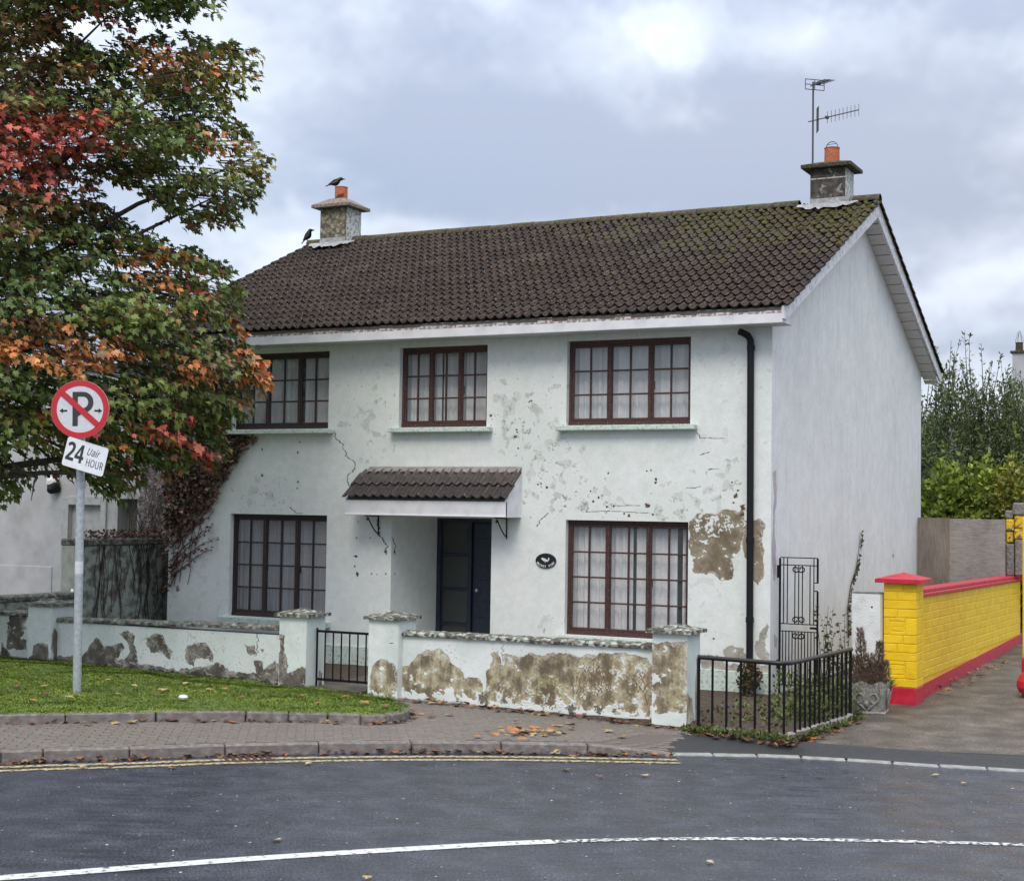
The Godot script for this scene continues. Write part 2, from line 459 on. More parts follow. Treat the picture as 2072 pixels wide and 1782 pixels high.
# ---------------------------------------------------------------- materials
func make_materials():
	var grain = tex_l(512, 512, noise_bytes(512, 512, 0.08, 5, 4))
	var rough_grain = tex_l(512, 512, noise_bytes(512, 512, 0.2, 6, 3))
	var lumps = tex_l(512, 512, noise_bytes(512, 512, 0.03, 8, 5))
	M.grain = grain; M.lumps = lumps
	var tile_spec = 0.3
	# weathered concrete: caps, copings, kerbs
	mat("concrete", Color.WHITE, 0.9, tex_ramp(256, 0.02, 11, [[0, Color(0.13, 0.12, 0.11)], [110, Color(0.24, 0.225, 0.21)], [200, Color(0.34, 0.32, 0.30)], [255, Color(0.4, 0.39, 0.37)]], 5), 0.9, rough_grain, 0.4)
	mat("kerb_stone", Color.WHITE, 0.75, tex_ramp(256, 0.05, 12, [[0, Color(0.10, 0.088, 0.083)], [120, Color(0.17, 0.15, 0.142)], [190, Color(0.24, 0.215, 0.205)], [255, Color(0.33, 0.30, 0.29)]], 5), 0.8, rough_grain, 0.5)
	mat("kerb_light", Color.WHITE, 0.7, tex_ramp(256, 0.03, 13, [[0, Color(0.17, 0.17, 0.165)], [128, Color(0.28, 0.285, 0.275)], [255, Color(0.4, 0.41, 0.40)]], 4), 0.8, rough_grain, 0.3)
	mat("lichen_cap", Color.WHITE, 0.95, tex_ramp(256, 0.035, 14, [[0, Color(0.035, 0.031, 0.027)], [105, Color(0.085, 0.074, 0.064)], [150, Color(0.15, 0.135, 0.118)], [255, Color(0.23, 0.21, 0.185)]], 5, 0.045,
		[[0, Color(0.5, 0.56, 0.5, 0)], [146, Color(0.5, 0.56, 0.5, 0)], [166, Color(0.40, 0.46, 0.40, 0.85)], [255, Color(0.5, 0.58, 0.5, 0.95)]]), 0.85, lumps, 1.2)
	mat("cap_left", Color.WHITE, 0.95, tex_ramp(256, 0.035, 15, [[0, Color(0.05, 0.046, 0.042)], [110, Color(0.10, 0.092, 0.08)], [160, Color(0.17, 0.16, 0.14)], [255, Color(0.24, 0.23, 0.2)]], 5, 0.04,
		[[0, Color(0.4, 0.47, 0.41, 0)], [160, Color(0.4, 0.47, 0.41, 0)], [182, Color(0.32, 0.4, 0.34, 0.8)], [255, Color(0.42, 0.5, 0.43, 0.9)]]), 0.85, lumps, 1.2)
	mat("mint", Color.WHITE, 0.7, tex_ramp(256, 0.02, 16, [[0, Color(0.48, 0.575, 0.52)], [128, Color(0.55, 0.64, 0.585)], [255, Color(0.62, 0.69, 0.645)]], 5, 0.05,
		[[0, Color(0.3, 0.36, 0.31, 0)], [168, Color(0.3, 0.36, 0.31, 0)], [185, Color(0.26, 0.3, 0.27, 0.55)], [255, Color(0.2, 0.22, 0.2, 0.8)]]), 1.1, grain, 0.2)
	# roof tiles
	var tiles = [[Color(0.020, 0.015, 0.0145), Color(0.050, 0.039, 0.036)], [Color(0.024, 0.018, 0.0155), Color(0.060, 0.046, 0.041)], [Color(0.017, 0.0135, 0.0135), Color(0.043, 0.035, 0.034)], [Color(0.028, 0.021, 0.019), Color(0.072, 0.057, 0.051)]]
	for i in 4:
		mat("tile_%d" % i, Color.WHITE, 0.78, tex_ramp(256, 0.03, 21 + i, [[0, tiles[i][0] * Color(0.9, 0.78, 0.7)], [200, tiles[i][1] * Color(0.98, 0.86, 0.78)], [255, tiles[i][1] * Color(1.6, 1.4, 1.3)]], 5, 0.09,
			[[0, Color(0.3, 0.29, 0.27, 0)], [196, Color(0.3, 0.29, 0.27, 0)], [206, Color(0.34, 0.33, 0.3, 0.85)], [255, Color(0.4, 0.39, 0.36, 0.9)]]), 1.1, grain, 0.5)
	for i in 4: M["tile_%d" % i].metallic_specular = tile_spec
	for i in 3:
		mat("tile_moss_%d" % i, Color.WHITE, 0.8, tex_ramp(256, 0.03, 31 + i, [[0, tiles[i][0] * Color(0.9, 0.8, 0.7)], [255, tiles[i][1] * Color(1.1, 0.98, 0.86)]], 5, 0.035,
			[[0, Color(0.06, 0.052, 0.014, 0)], [150 - 18 * i, Color(0.06, 0.052, 0.014, 0)], [168 - 16 * i, Color(0.066, 0.058, 0.014, 0.85)], [255, Color(0.085, 0.076, 0.018, 0.95)]]), 1.0, lumps, 1.0)
	mat("ridge", Color.WHITE, 0.85, tex_ramp(256, 0.035, 36, [[0, Color(0.035, 0.028, 0.023)], [140, Color(0.075, 0.06, 0.047)], [255, Color(0.15, 0.125, 0.10)]], 5, 0.04,
		[[0, Color(0.1, 0.1, 0.02, 0)], [130, Color(0.1, 0.1, 0.02, 0)], [150, Color(0.1, 0.095, 0.022, 0.8)], [255, Color(0.14, 0.13, 0.04, 0.9)]]), 1.2, lumps, 0.8)
	mat("moss", Color.WHITE, 0.95, tex_ramp(256, 0.06, 37, [[0, Color(0.03, 0.027, 0.006)], [140, Color(0.085, 0.076, 0.012)], [255, Color(0.17, 0.15, 0.024)]], 3), 3.0, rough_grain, 0.8)
	mat("porch_tile_0", Color.WHITE, 0.55, tex_ramp(256, 0.03, 38, [[0, Color(0.020, 0.014, 0.014)], [200, Color(0.050, 0.037, 0.037)], [255, Color(0.09, 0.07, 0.07)]], 5, 0.08,
		[[0, Color(0.3, 0.29, 0.27, 0)], [192, Color(0.3, 0.29, 0.27, 0)], [204, Color(0.34, 0.32, 0.3, 0.8)], [255, Color(0.4, 0.38, 0.36, 0.9)]]), 1.3, grain, 0.4)
	mat("porch_tile_1", Color.WHITE, 0.6, tex_ramp(256, 0.02, 39, [[0, Color(0.034, 0.025, 0.023)], [150, Color(0.064, 0.049, 0.045)], [255, Color(0.12, 0.097, 0.09)]], 5, 0.08,
		[[0, Color(0.3, 0.28, 0.26, 0)], [188, Color(0.3, 0.28, 0.26, 0)], [202, Color(0.36, 0.33, 0.3, 0.7)], [255, Color(0.4, 0.38, 0.36, 0.9)]]), 1.3, grain, 0.4)
	mat("lead", Color.WHITE, 0.6, tex_ramp(256, 0.02, 40, [[0, Color(0.2, 0.205, 0.21)], [128, Color(0.33, 0.335, 0.34)], [255, Color(0.5, 0.505, 0.505)]], 5), 1.4, lumps, 0.8)
	mat("lead_dull", Color.WHITE, 0.65, tex_ramp(256, 0.02, 42, [[0, Color(0.16, 0.14, 0.14)], [128, Color(0.25, 0.23, 0.225)], [255, Color(0.36, 0.34, 0.33)]], 5), 1.4, lumps, 0.8)
	# white plastic and painted timber
	mat("white_board", Color.WHITE, 0.45, tex_ramp(256, 0.015, 43, [[0, Color(0.60, 0.60, 0.63)], [120, Color(0.72, 0.72, 0.745)], [255, Color(0.78, 0.78, 0.80)]], 4), 0.8)
	mat("white_barge", Color.WHITE, 0.55, tex_ramp(256, 0.02, 44, [[0, Color(0.42, 0.42, 0.44)], [90, Color(0.64, 0.64, 0.67)], [255, Color(0.76, 0.76, 0.78)]], 5, 0.03,
		[[0, Color(0.3, 0.3, 0.33, 0)], [170, Color(0.3, 0.3, 0.33, 0)], [200, Color(0.32, 0.32, 0.34, 0.5)], [255, Color(0.3, 0.3, 0.3, 0.7)]]), 1.0, grain, 0.1)
	mat("peeling_board", Color.WHITE, 0.75, tex_ramp(256, 0.03, 45, [[0, Color(0.24, 0.18, 0.165)], [118, Color(0.36, 0.29, 0.275)], [140, Color(0.60, 0.57, 0.57)], [255, Color(0.72, 0.70, 0.71)]], 5), 1.5, lumps, 0.8)
	mat("soffit", Color(0.58, 0.59, 0.58), 0.6)
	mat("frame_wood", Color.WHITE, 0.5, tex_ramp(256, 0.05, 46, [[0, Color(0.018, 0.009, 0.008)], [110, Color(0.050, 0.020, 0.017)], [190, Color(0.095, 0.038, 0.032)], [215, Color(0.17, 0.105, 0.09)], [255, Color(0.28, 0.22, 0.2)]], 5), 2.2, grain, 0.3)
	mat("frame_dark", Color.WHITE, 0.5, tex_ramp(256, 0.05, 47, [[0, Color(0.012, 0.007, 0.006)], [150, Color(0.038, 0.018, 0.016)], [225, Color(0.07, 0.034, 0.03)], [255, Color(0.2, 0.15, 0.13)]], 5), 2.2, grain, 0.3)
	var glass = StandardMaterial3D.new(); glass.resource_name = "window_glass"; glass.albedo_color = Color(0.9, 0.93, 0.92, 0.06); glass.transparency = BaseMaterial3D.TRANSPARENCY_ALPHA; glass.roughness = 0.04; M.glass = glass
	mat("curtain", Color.WHITE, 0.95, tex_ramp(256, 0.05, 48, [[0, Color(0.66, 0.67, 0.68)], [255, Color(0.80, 0.80, 0.81)]], 3), 2.0)
	M.curtain.backlight_enabled = true; M.curtain.backlight = Color(0.5, 0.5, 0.5)
	mat("curtain_grey", Color.WHITE, 0.95, tex_ramp(256, 0.05, 49, [[0, Color(0.40, 0.39, 0.41)], [255, Color(0.52, 0.51, 0.53)]], 3), 2.0)
	mat("interior", Color(0.15, 0.14, 0.125), 0.9)
	mat("door_paint", Color.WHITE, 0.38, tex_ramp(256, 0.03, 50, [[0, Color(0.010, 0.015, 0.028)], [255, Color(0.022, 0.032, 0.056)]], 3), 1.5)
	mat("black_iron", Color.WHITE, 0.5, tex_ramp(256, 0.08, 51, [[0, Color(0.005, 0.005, 0.006)], [190, Color(0.012, 0.012, 0.013)], [238, Color(0.03, 0.027, 0.025)], [255, Color(0.07, 0.06, 0.05)]], 4), 2.5, grain, 0.2)
	M.black_iron.metallic_specular = 0.25; M.black_iron.roughness = 0.65
	M.iron_gloss = M.black_iron.duplicate(); M.iron_gloss.resource_name = "iron_gloss"; M.iron_gloss.roughness = 0.3; M.iron_gloss.metallic_specular = 0.5
	mat("black_plastic", Color(0.010, 0.010, 0.012), 0.5)
	M.black_plastic.metallic_specular = 0.35
	mat("terracotta", Color.WHITE, 0.8, tex_ramp(256, 0.03, 53, [[0, Color(0.33, 0.09, 0.04)], [140, Color(0.46, 0.13, 0.055)], [255, Color(0.55, 0.19, 0.09)]], 4), 2.0, grain, 0.2)
	mat("soot", Color(0.10, 0.03, 0.02), 0.9)
	mat("chimney_stone", Color.WHITE, 0.95, tex_ramp(256, 0.03, 54, [[0, Color(0.06, 0.052, 0.038)], [110, Color(0.13, 0.113, 0.078)], [170, Color(0.2, 0.18, 0.125)], [255, Color(0.28, 0.25, 0.19)]], 5, 0.045,
		[[0, Color(0.4, 0.4, 0.36, 0)], [156, Color(0.4, 0.4, 0.36, 0)], [180, Color(0.38, 0.36, 0.28, 0.75)], [255, Color(0.45, 0.44, 0.38, 0.9)]]), 0.8, lumps, 1.5)
	mat("chimney_dark", Color.WHITE, 0.95, tex_ramp(256, 0.04, 55, [[0, Color(0.032, 0.028, 0.024)], [130, Color(0.075, 0.065, 0.055)], [255, Color(0.15, 0.135, 0.115)]], 5, 0.03,
		[[0, Color(0.4, 0.4, 0.38, 0)], [186, Color(0.4, 0.4, 0.38, 0)], [202, Color(0.30, 0.31, 0.28, 0.8)], [255, Color(0.4, 0.4, 0.38, 0.9)]]), 0.7, lumps, 1.5)
	mat("chimney_white", Color.WHITE, 0.9, tex_ramp(256, 0.03, 56, [[0, Color(0.22, 0.2, 0.15)], [100, Color(0.30, 0.275, 0.205)], [118, Color(0.5, 0.52, 0.52)], [255, Color(0.66, 0.68, 0.69)]], 5), 1.2, lumps, 1.0)
	mat("chimney_cap", Color.WHITE, 0.9, tex_ramp(256, 0.04, 57, [[0, Color(0.10, 0.082, 0.066)], [140, Color(0.22, 0.18, 0.15)], [255, Color(0.34, 0.3, 0.26)]], 5), 1.2, lumps, 0.8)
	mat("chimney_cap_dark", Color.WHITE, 0.9, tex_ramp(256, 0.04, 58, [[0, Color(0.022, 0.02, 0.016)], [120, Color(0.05, 0.042, 0.03)], [190, Color(0.09, 0.08, 0.035)], [255, Color(0.13, 0.12, 0.06)]], 5), 1.5, lumps, 1.0)
	mat("galvanised", Color.WHITE, 0.45, tex_ramp(256, 0.03, 59, [[0, Color(0.33, 0.36, 0.39)], [128, Color(0.46, 0.50, 0.53)], [255, Color(0.58, 0.62, 0.65)]], 4, 0.0, [], FastNoiseLite.TYPE_CELLULAR), 2.5, null, 0.0, 0.35)
	mat("aerial_metal", Color(0.10, 0.095, 0.095), 0.5, null, 1.0, null, 0.0, 0.6)
	mat("sign_white", Color.WHITE, 0.4, tex_ramp(256, 0.03, 60, [[0, Color(0.56, 0.58, 0.62)], [255, Color(0.68, 0.69, 0.73)]], 3), 2.0)
	mat("sign_red", Color.WHITE, 0.42, tex_ramp(256, 0.06, 61, [[0, Color(0.46, 0.018, 0.03)], [210, Color(0.56, 0.025, 0.04)], [238, Color(0.6, 0.1, 0.11)], [255, Color(0.7, 0.3, 0.3)]], 4), 3.0)
	mat("sign_black", Color.WHITE, 0.45, tex_ramp(256, 0.05, 62, [[0, Color(0.02, 0.02, 0.022)], [190, Color(0.04, 0.04, 0.043)], [255, Color(0.11, 0.11, 0.115)]], 4), 5.0)
	mat("print_black", Color(0.008, 0.008, 0.009), 0.5)
	mat("print_white", Color(0.7, 0.7, 0.72), 0.5)
	mat("plate_black", Color(0.008, 0.008, 0.01), 0.3)
	# painted brick
	mat("yellow_paint", Color.WHITE, 0.5, tex_ramp(256, 0.02, 63, [[0, Color(0.74, 0.46, 0.005)], [130, Color(0.84, 0.56, 0.008)], [255, Color(0.89, 0.61, 0.014)]], 4), 0.7, grain, 0.3)
	mat("yellow_paint_b", Color.WHITE, 0.5, tex_ramp(256, 0.02, 64, [[0, Color(0.72, 0.44, 0.004)], [130, Color(0.81, 0.53, 0.007)], [255, Color(0.86, 0.58, 0.012)]], 4), 0.7, grain, 0.3)
	mat("red_paint", Color.WHITE, 0.42, tex_ramp(256, 0.03, 65, [[0, Color(0.40, 0.012, 0.03)], [150, Color(0.52, 0.018, 0.045)], [255, Color(0.58, 0.03, 0.06)]], 4), 0.9, grain, 0.2)
	mat("flaking_yellow", Color.WHITE, 0.7, tex_ramp(256, 0.02, 66, [[0, Color(0.07, 0.05, 0.03)], [88, Color(0.2, 0.17, 0.13)], [98, Color(0.7, 0.46, 0.01)], [255, Color(0.82, 0.56, 0.02)]], 5), 1.6, lumps, 0.8)
	mat("block_grey", Color.WHITE, 0.9, tex_ramp(256, 0.04, 67, [[0, Color(0.11, 0.10, 0.095)], [128, Color(0.22, 0.2, 0.19)], [255, Color(0.36, 0.34, 0.32)]], 5), 1.4, rough_grain, 0.6)
	# timber boarding: rings and streaks of weathered plywood
	M.ply_a = wood_material("plywood_dark", 71, Color(0.13, 0.108, 0.09), Color(0.26, 0.225, 0.19))
	M.ply_b = wood_material("plywood_light", 73, Color(0.18, 0.163, 0.15), Color(0.33, 0.305, 0.285))
	mat("white_render", Color.WHITE, 0.85, tex_ramp(256, 0.02, 74, [[0, Color(0.56, 0.58, 0.57)], [100, Color(0.68, 0.69, 0.68)], [255, Color(0.75, 0.76, 0.75)]], 4), 0.8, grain, 0.4)
	mat("cream_render", Color.WHITE, 0.9, tex_ramp(256, 0.02, 75, [[0, Color(0.40, 0.39, 0.34)], [128, Color(0.52, 0.51, 0.45)], [255, Color(0.6, 0.6, 0.54)]], 4), 0.9, grain, 0.4)
	mat("grey_render", Color.WHITE, 0.9, tex_ramp(256, 0.012, 76, [[0, Color(0.34, 0.34, 0.355)], [128, Color(0.41, 0.41, 0.43)], [255, Color(0.47, 0.47, 0.49)]], 4), 0.5, rough_grain, 0.4)
	mat("grey_trim", Color.WHITE, 0.85, tex_ramp(256, 0.02, 77, [[0, Color(0.31, 0.31, 0.32)], [128, Color(0.39, 0.39, 0.40)], [255, Color(0.45, 0.45, 0.455)]], 4), 0.8, grain, 0.3)
	mat("grey_green_door", Color.WHITE, 0.6, tex_ramp(256, 0.03, 78, [[0, Color(0.10, 0.11, 0.10)], [255, Color(0.16, 0.17, 0.155)]], 4), 1.0)
	mat("stone_rough", Color.WHITE, 0.95, tex_ramp(256, 0.03, 79, [[0, Color(0.09, 0.075, 0.08)], [128, Color(0.17, 0.145, 0.15)], [190, Color(0.26, 0.23, 0.235)], [255, Color(0.36, 0.33, 0.33)]], 5), 1.0, lumps, 3.0)
	mat("green_wall", Color.WHITE, 0.92, tex_ramp(256, 0.02, 80, [[0, Color(0.11, 0.10, 0.085)], [95, Color(0.20, 0.20, 0.17)], [135, Color(0.33, 0.37, 0.33)], [255, Color(0.44, 0.50, 0.45)]], 5), 0.8, lumps, 1.0)
	# ground
	mat("earth", Color.WHITE, 0.95, tex_ramp(256, 0.04, 81, [[0, Color(0.035, 0.024, 0.017)], [128, Color(0.075, 0.053, 0.038)], [255, Color(0.14, 0.105, 0.08)]], 5), 1.2, lumps, 2.5)
	mat("turf", Color.WHITE, 0.95, tex_ramp(256, 0.04, 82, [[0, Color(0.07, 0.10, 0.02)], [128, Color(0.12, 0.18, 0.035)], [255, Color(0.2, 0.23, 0.07)]], 5), 0.9, lumps, 2.0)
	mat("field", Color(0.06, 0.08, 0.03), 0.95)
	mat("joint_sand", Color(0.12, 0.104, 0.092), 0.95)
	for i in 4:
		var base = [Color(0.17, 0.146, 0.130), Color(0.178, 0.153, 0.136), Color(0.164, 0.14, 0.125), Color(0.186, 0.16, 0.142)][i]
		mat("paver_%d" % i, Color.WHITE, 0.55, tex_ramp(256, 0.06, 83 + i, [[0, base * 0.6], [140, base], [255, base * 1.35]], 4), 1.4, rough_grain, 0.4)
	mat("drive_concrete", Color.WHITE, 0.6, tex_ramp(640, 0.14, 88, [[0, Color(0.040, 0.033, 0.026)], [110, Color(0.085, 0.071, 0.058)], [160, Color(0.125, 0.106, 0.088)], [255, Color(0.24, 0.215, 0.185)]], 3, 0.009,
		[[0, Color(0.04, 0.033, 0.027, 0.75)], [95, Color(0.06, 0.05, 0.041, 0.5)], [128, Color(0.1, 0.085, 0.07, 0)], [160, Color(0.18, 0.16, 0.135, 0.15)], [255, Color(0.30, 0.275, 0.24, 0.75)]]), 0.27, rough_grain, 0.5)
	mat("new_tarmac", Color.WHITE, 0.5, tex_ramp(256, 0.15, 89, [[0, Color(0.018, 0.018, 0.021)], [150, Color(0.036, 0.036, 0.041)], [230, Color(0.06, 0.06, 0.066)], [255, Color(0.13, 0.13, 0.135)]], 3), 1.6, rough_grain, 0.6)
	# road: stone chips in bitumen, damp in streaks along the way the traffic goes
	var rm = StandardMaterial3D.new(); rm.resource_name = "road_asphalt"
	var n1 = noise_bytes(1024, 1024, 0.26, 90, 3)
	var n2 = noise_bytes(1024, 1024, 0.012, 91, 4)
	var chip = noise_bytes(1024, 1024, 0.11, 95, 1, FastNoiseLite.TYPE_CELLULAR)
	var cd = PackedByteArray(); cd.resize(1024 * 1024 * 3)
	var g = ramp_table([[0, Color(0.009, 0.010, 0.0155)], [100, Color(0.023, 0.026, 0.039)], [170, Color(0.050, 0.056, 0.080)], [215, Color(0.10, 0.108, 0.14)], [255, Color(0.2, 0.21, 0.25)]])
	for i in 1024 * 1024:
		var k = clampi(128 + int((n1[i] - 128) * 0.95 + (n2[i] - 128) * 0.35), 0, 255)
		var q = g[k]; var add = 0
		if chip[i] < 9 and n1[(i * 7) % 1048576] > 146: add = 95
		cd[3 * i] = mini(255, q[0] + add); cd[3 * i + 1] = mini(255, q[1] + add); cd[3 * i + 2] = mini(255, q[2] + add)
	rm.albedo_texture = tex_rgb(1024, 1024, cd)
	rm.uv1_scale = Vector3(0.16, 0.16, 1)
	rm.heightmap_enabled = true; rm.heightmap_texture = tex_l(1024, 1024, n1); rm.heightmap_scale = 0.9
	var ff = FastNoiseLite.new(); ff.seed = 92; ff.frequency = 0.012; ff.fractal_octaves = 5
	var rb = PackedByteArray(); rb.resize(1024 * 1024)
	var sm = noise_bytes(1024, 1024, 0.006, 93, 3)
	for y in 1024:
		for x in 1024:
			var i = y * 1024 + x
			var s = sm[((y * 6) % 1024) * 1024 + x]            # six times finer across than along
			rb[i] = clampi(82 + int((s - 118) * 0.75) + (n1[i] - 128) / 5, 50, 180)
	rm.roughness = 1.0; rm.roughness_texture = tex_l(1024, 1024, rb)
	M.road = rm
	var line = tex_ramp(256, 0.05, 94, [[0, Color(0.05, 0.05, 0.055)], [52, Color(0.16, 0.16, 0.165)], [76, Color(0.56, 0.56, 0.56)], [255, Color(0.74, 0.74, 0.73)]], 5)
	mat("white_line", Color.WHITE, 0.5, line, 0.9, grain, 0.2)
	mat("worn_line", Color.WHITE, 0.5, tex_ramp(256, 0.06, 96, [[0, Color(0.05, 0.05, 0.055)], [104, Color(0.09, 0.09, 0.095)], [124, Color(0.55, 0.55, 0.55)], [255, Color(0.74, 0.74, 0.73)]], 5), 0.9, grain, 0.2)
	mat("yellow_line", Color.WHITE, 0.55, tex_ramp(256, 0.05, 97, [[0, Color(0.05, 0.048, 0.042)], [92, Color(0.13, 0.115, 0.08)], [124, Color(0.42, 0.345, 0.19)], [255, Color(0.58, 0.49, 0.29)]], 5), 1.1, grain, 0.2)
	# plants
	mat("bark", Color.WHITE, 0.95, tex_ramp(256, 0.06, 98, [[0, Color(0.025, 0.02, 0.016)], [255, Color(0.10, 0.085, 0.07)]], 5), 1.5, lumps, 2.5)
	mat("vine_stem", Color(0.055, 0.035, 0.03), 0.9)
	var leaf = StandardMaterial3D.new(); leaf.resource_name = "leaf"; leaf.vertex_color_use_as_albedo = true; leaf.albedo_color = Color.WHITE; leaf.roughness = 0.5
	leaf.backlight_enabled = true; leaf.backlight = Color(0.5, 0.5, 0.45); leaf.cull_mode = BaseMaterial3D.CULL_DISABLED; M.leaf = leaf
	var dry = leaf.duplicate(); dry.resource_name = "dry_leaf"; dry.backlight_enabled = false; dry.roughness = 0.6; M.dry = dry
	mat("bird", Color(0.011, 0.010, 0.012), 0.5)
	mat("bird_wing", Color(0.016, 0.014, 0.018), 0.45)
	mat("planter_stone", Color.WHITE, 0.9, tex_ramp(256, 0.04, 99, [[0, Color(0.14, 0.13, 0.115)], [128, Color(0.27, 0.26, 0.235)], [255, Color(0.42, 0.41, 0.38)]], 5), 1.8, rough_grain, 0.5)
	mat("pebble", Color(0.75, 0.76, 0.76), 0.5)
	mat("slate", Color(0.05, 0.05, 0.055), 0.6)

func wood_material(called, sd, a: Color, b: Color) -> StandardMaterial3D:
	# veneer: distance rings stretched along one way, bent by noise
	var w = 512; var h = 512
	var f = FastNoiseLite.new(); f.seed = sd; f.frequency = 0.006; f.fractal_octaves = 3
	var f2 = FastNoiseLite.new(); f2.seed = sd + 1; f2.frequency = 0.05; f2.fractal_octaves = 4
	var d = PackedByteArray(); d.resize(w * h * 3)
	for y in h:
		for x in w:
			var v = f.get_noise_2d(x * 0.55, y * 1.6) * 9.0
			var s = 0.5 + 0.5 * sin(v * TAU + y * 0.02)
			var t = clampf(0.45 + 0.22 * (s - 0.5) + 0.5 * f2.get_noise_2d(x * 0.25, y * 2.0) + 0.4 * f.get_noise_2d(x + 900.0, y), 0, 1)
			var c = a.lerp(b, t).linear_to_srgb()
			var i = 3 * (y * w + x)
			d[i] = int(c.r * 255); d[i + 1] = int(c.g * 255); d[i + 2] = int(c.b * 255)
	var m = StandardMaterial3D.new(); m.resource_name = called; m.roughness = 0.9
	m.albedo_texture = tex_rgb(w, h, d)
	M[called] = m
	return m

# ---------------------------------------------------------------- ground, road, footpath
const KERB := [Vector2(-14.5, 14.6), Vector2(-10.4, 12.9), Vector2(-7.6, 11.2), Vector2(-6.2, 10.15), Vector2(-5.45, 9.5), Vector2(-4.85, 8.9), Vector2(-4.6, 8.6), Vector2(-4.04, 8.0), Vector2(-3.43, 7.27), Vector2(-2.75, 6.59), Vector2(-2.02, 5.95), Vector2(-1.26, 5.37), Vector2(-0.48, 4.86), Vector2(0.30, 4.38)]
const DROP := [Vector2(0.30, 4.38), Vector2(0.67, 4.12), Vector2(1.08, 3.87), Vector2(1.5, 3.66), Vector2(1.95, 3.50), Vector2(2.41, 3.37), Vector2(2.88, 3.25), Vector2(3.35, 3.10), Vector2(3.82, 2.96), Vector2(4.6, 2.74), Vector2(6.0, 2.4), Vector2(12.0, 1.0)]
const EDGE := [Vector2(-13.0, 13.4), Vector2(-9.5, 11.2), Vector2(-7.6, 9.5), Vector2(-6.7, 8.4), Vector2(-6.1, 7.72), Vector2(-5.62, 7.22), Vector2(-4.98, 6.50), Vector2(-4.23, 5.87), Vector2(-3.83, 5.62), Vector2(-3.46, 5.38), Vector2(-3.12, 5.22), Vector2(-2.90, 5.04), Vector2(-2.83, 4.78), Vector2(-2.95, 4.42), Vector2(-3.18, 4.16)]
const WALL_Z := 3.18     # front of the garden piers

func offset_line(line: Array, d: float) -> Array:
	# moved to the left of the way along the line (towards the house for lines that run to the right)
	var out = []
	for i in line.size():
		var t = (line[mini(i + 1, line.size() - 1)] - line[maxi(i - 1, 0)]).normalized()
		out.append(line[i] + Vector2(t.y, -t.x) * d)
	return out
func in_poly(p: Vector2, poly: PackedVector2Array) -> bool: return Geometry2D.is_point_in_polygon(p, poly)
func strip(line: Array, off0, off1, height: Callable) -> ArrayMesh:
	var a = offset_line(line, off0); var c = offset_line(line, off1)
	var b = MB.new()
	for i in line.size() - 1:
		b.quad_out(Vector3(a[i].x, height.call(a[i].x, a[i].y), a[i].y), Vector3(a[i + 1].x, height.call(a[i + 1].x, a[i + 1].y), a[i + 1].y), Vector3(c[i + 1].x, height.call(c[i + 1].x, c[i + 1].y), c[i + 1].y), Vector3(c[i].x, height.call(c[i].x, c[i].y), c[i].y), Vector3.UP)
	return b.mesh()
func smooth(line: Array, n: int) -> Array:
	# Catmull-Rom through the points
	var out = []
	for i in line.size() - 1:
		var p0 = line[maxi(i - 1, 0)]; var p1 = line[i]; var p2 = line[i + 1]; var p3 = line[mini(i + 2, line.size() - 1)]
		for k in n:
			out.append(p1.cubic_interpolate(p2, p0, p3, k / float(n)))
	out.append(line[-1])
	return out
func kerb_row(line: Array, parent, called, mats, width, top: Callable, depth, gap = 0.012, skew = 0.0):
	for i in line.size() - 1:
		var a = line[i]; var b = line[i + 1]
		var t = (b - a).normalized(); var side = Vector2(t.y, -t.x)
		var m = (a + b) * 0.5 + side * width * 0.5
		var len = (b - a).length() - gap
		var ya = top.call(a.x, i); var yb = top.call(b.x, i + 1)
		var ax = Vector3(b.x - a.x, yb - ya, b.y - a.y).normalized()
		var az = Vector3(-side.x, 0, -side.y)
		var ay = az.cross(ax).normalized()
		var bm = MB.new()
		bm.cbox(Vector3(0, -depth * 0.5, 0), Vector3(len + 0.002, depth, width), 0.014)
		var jit = Vector3(0, rr(-0.004, 0.004), 0)
		put(bm.mesh(), called, mats[i % mats.size()], parent, Transform3D(Basis(ax, ay, az), Vector3(m.x, (ya + yb) * 0.5, m.y) + jit))

# the footpath dips to the dropped kerb at its end
func path_drop(x, z) -> float: return 0.085 * clampf((x + 0.5) / 0.75, 0, 1) * clampf((z - 3.45) / 0.85, 0, 1)

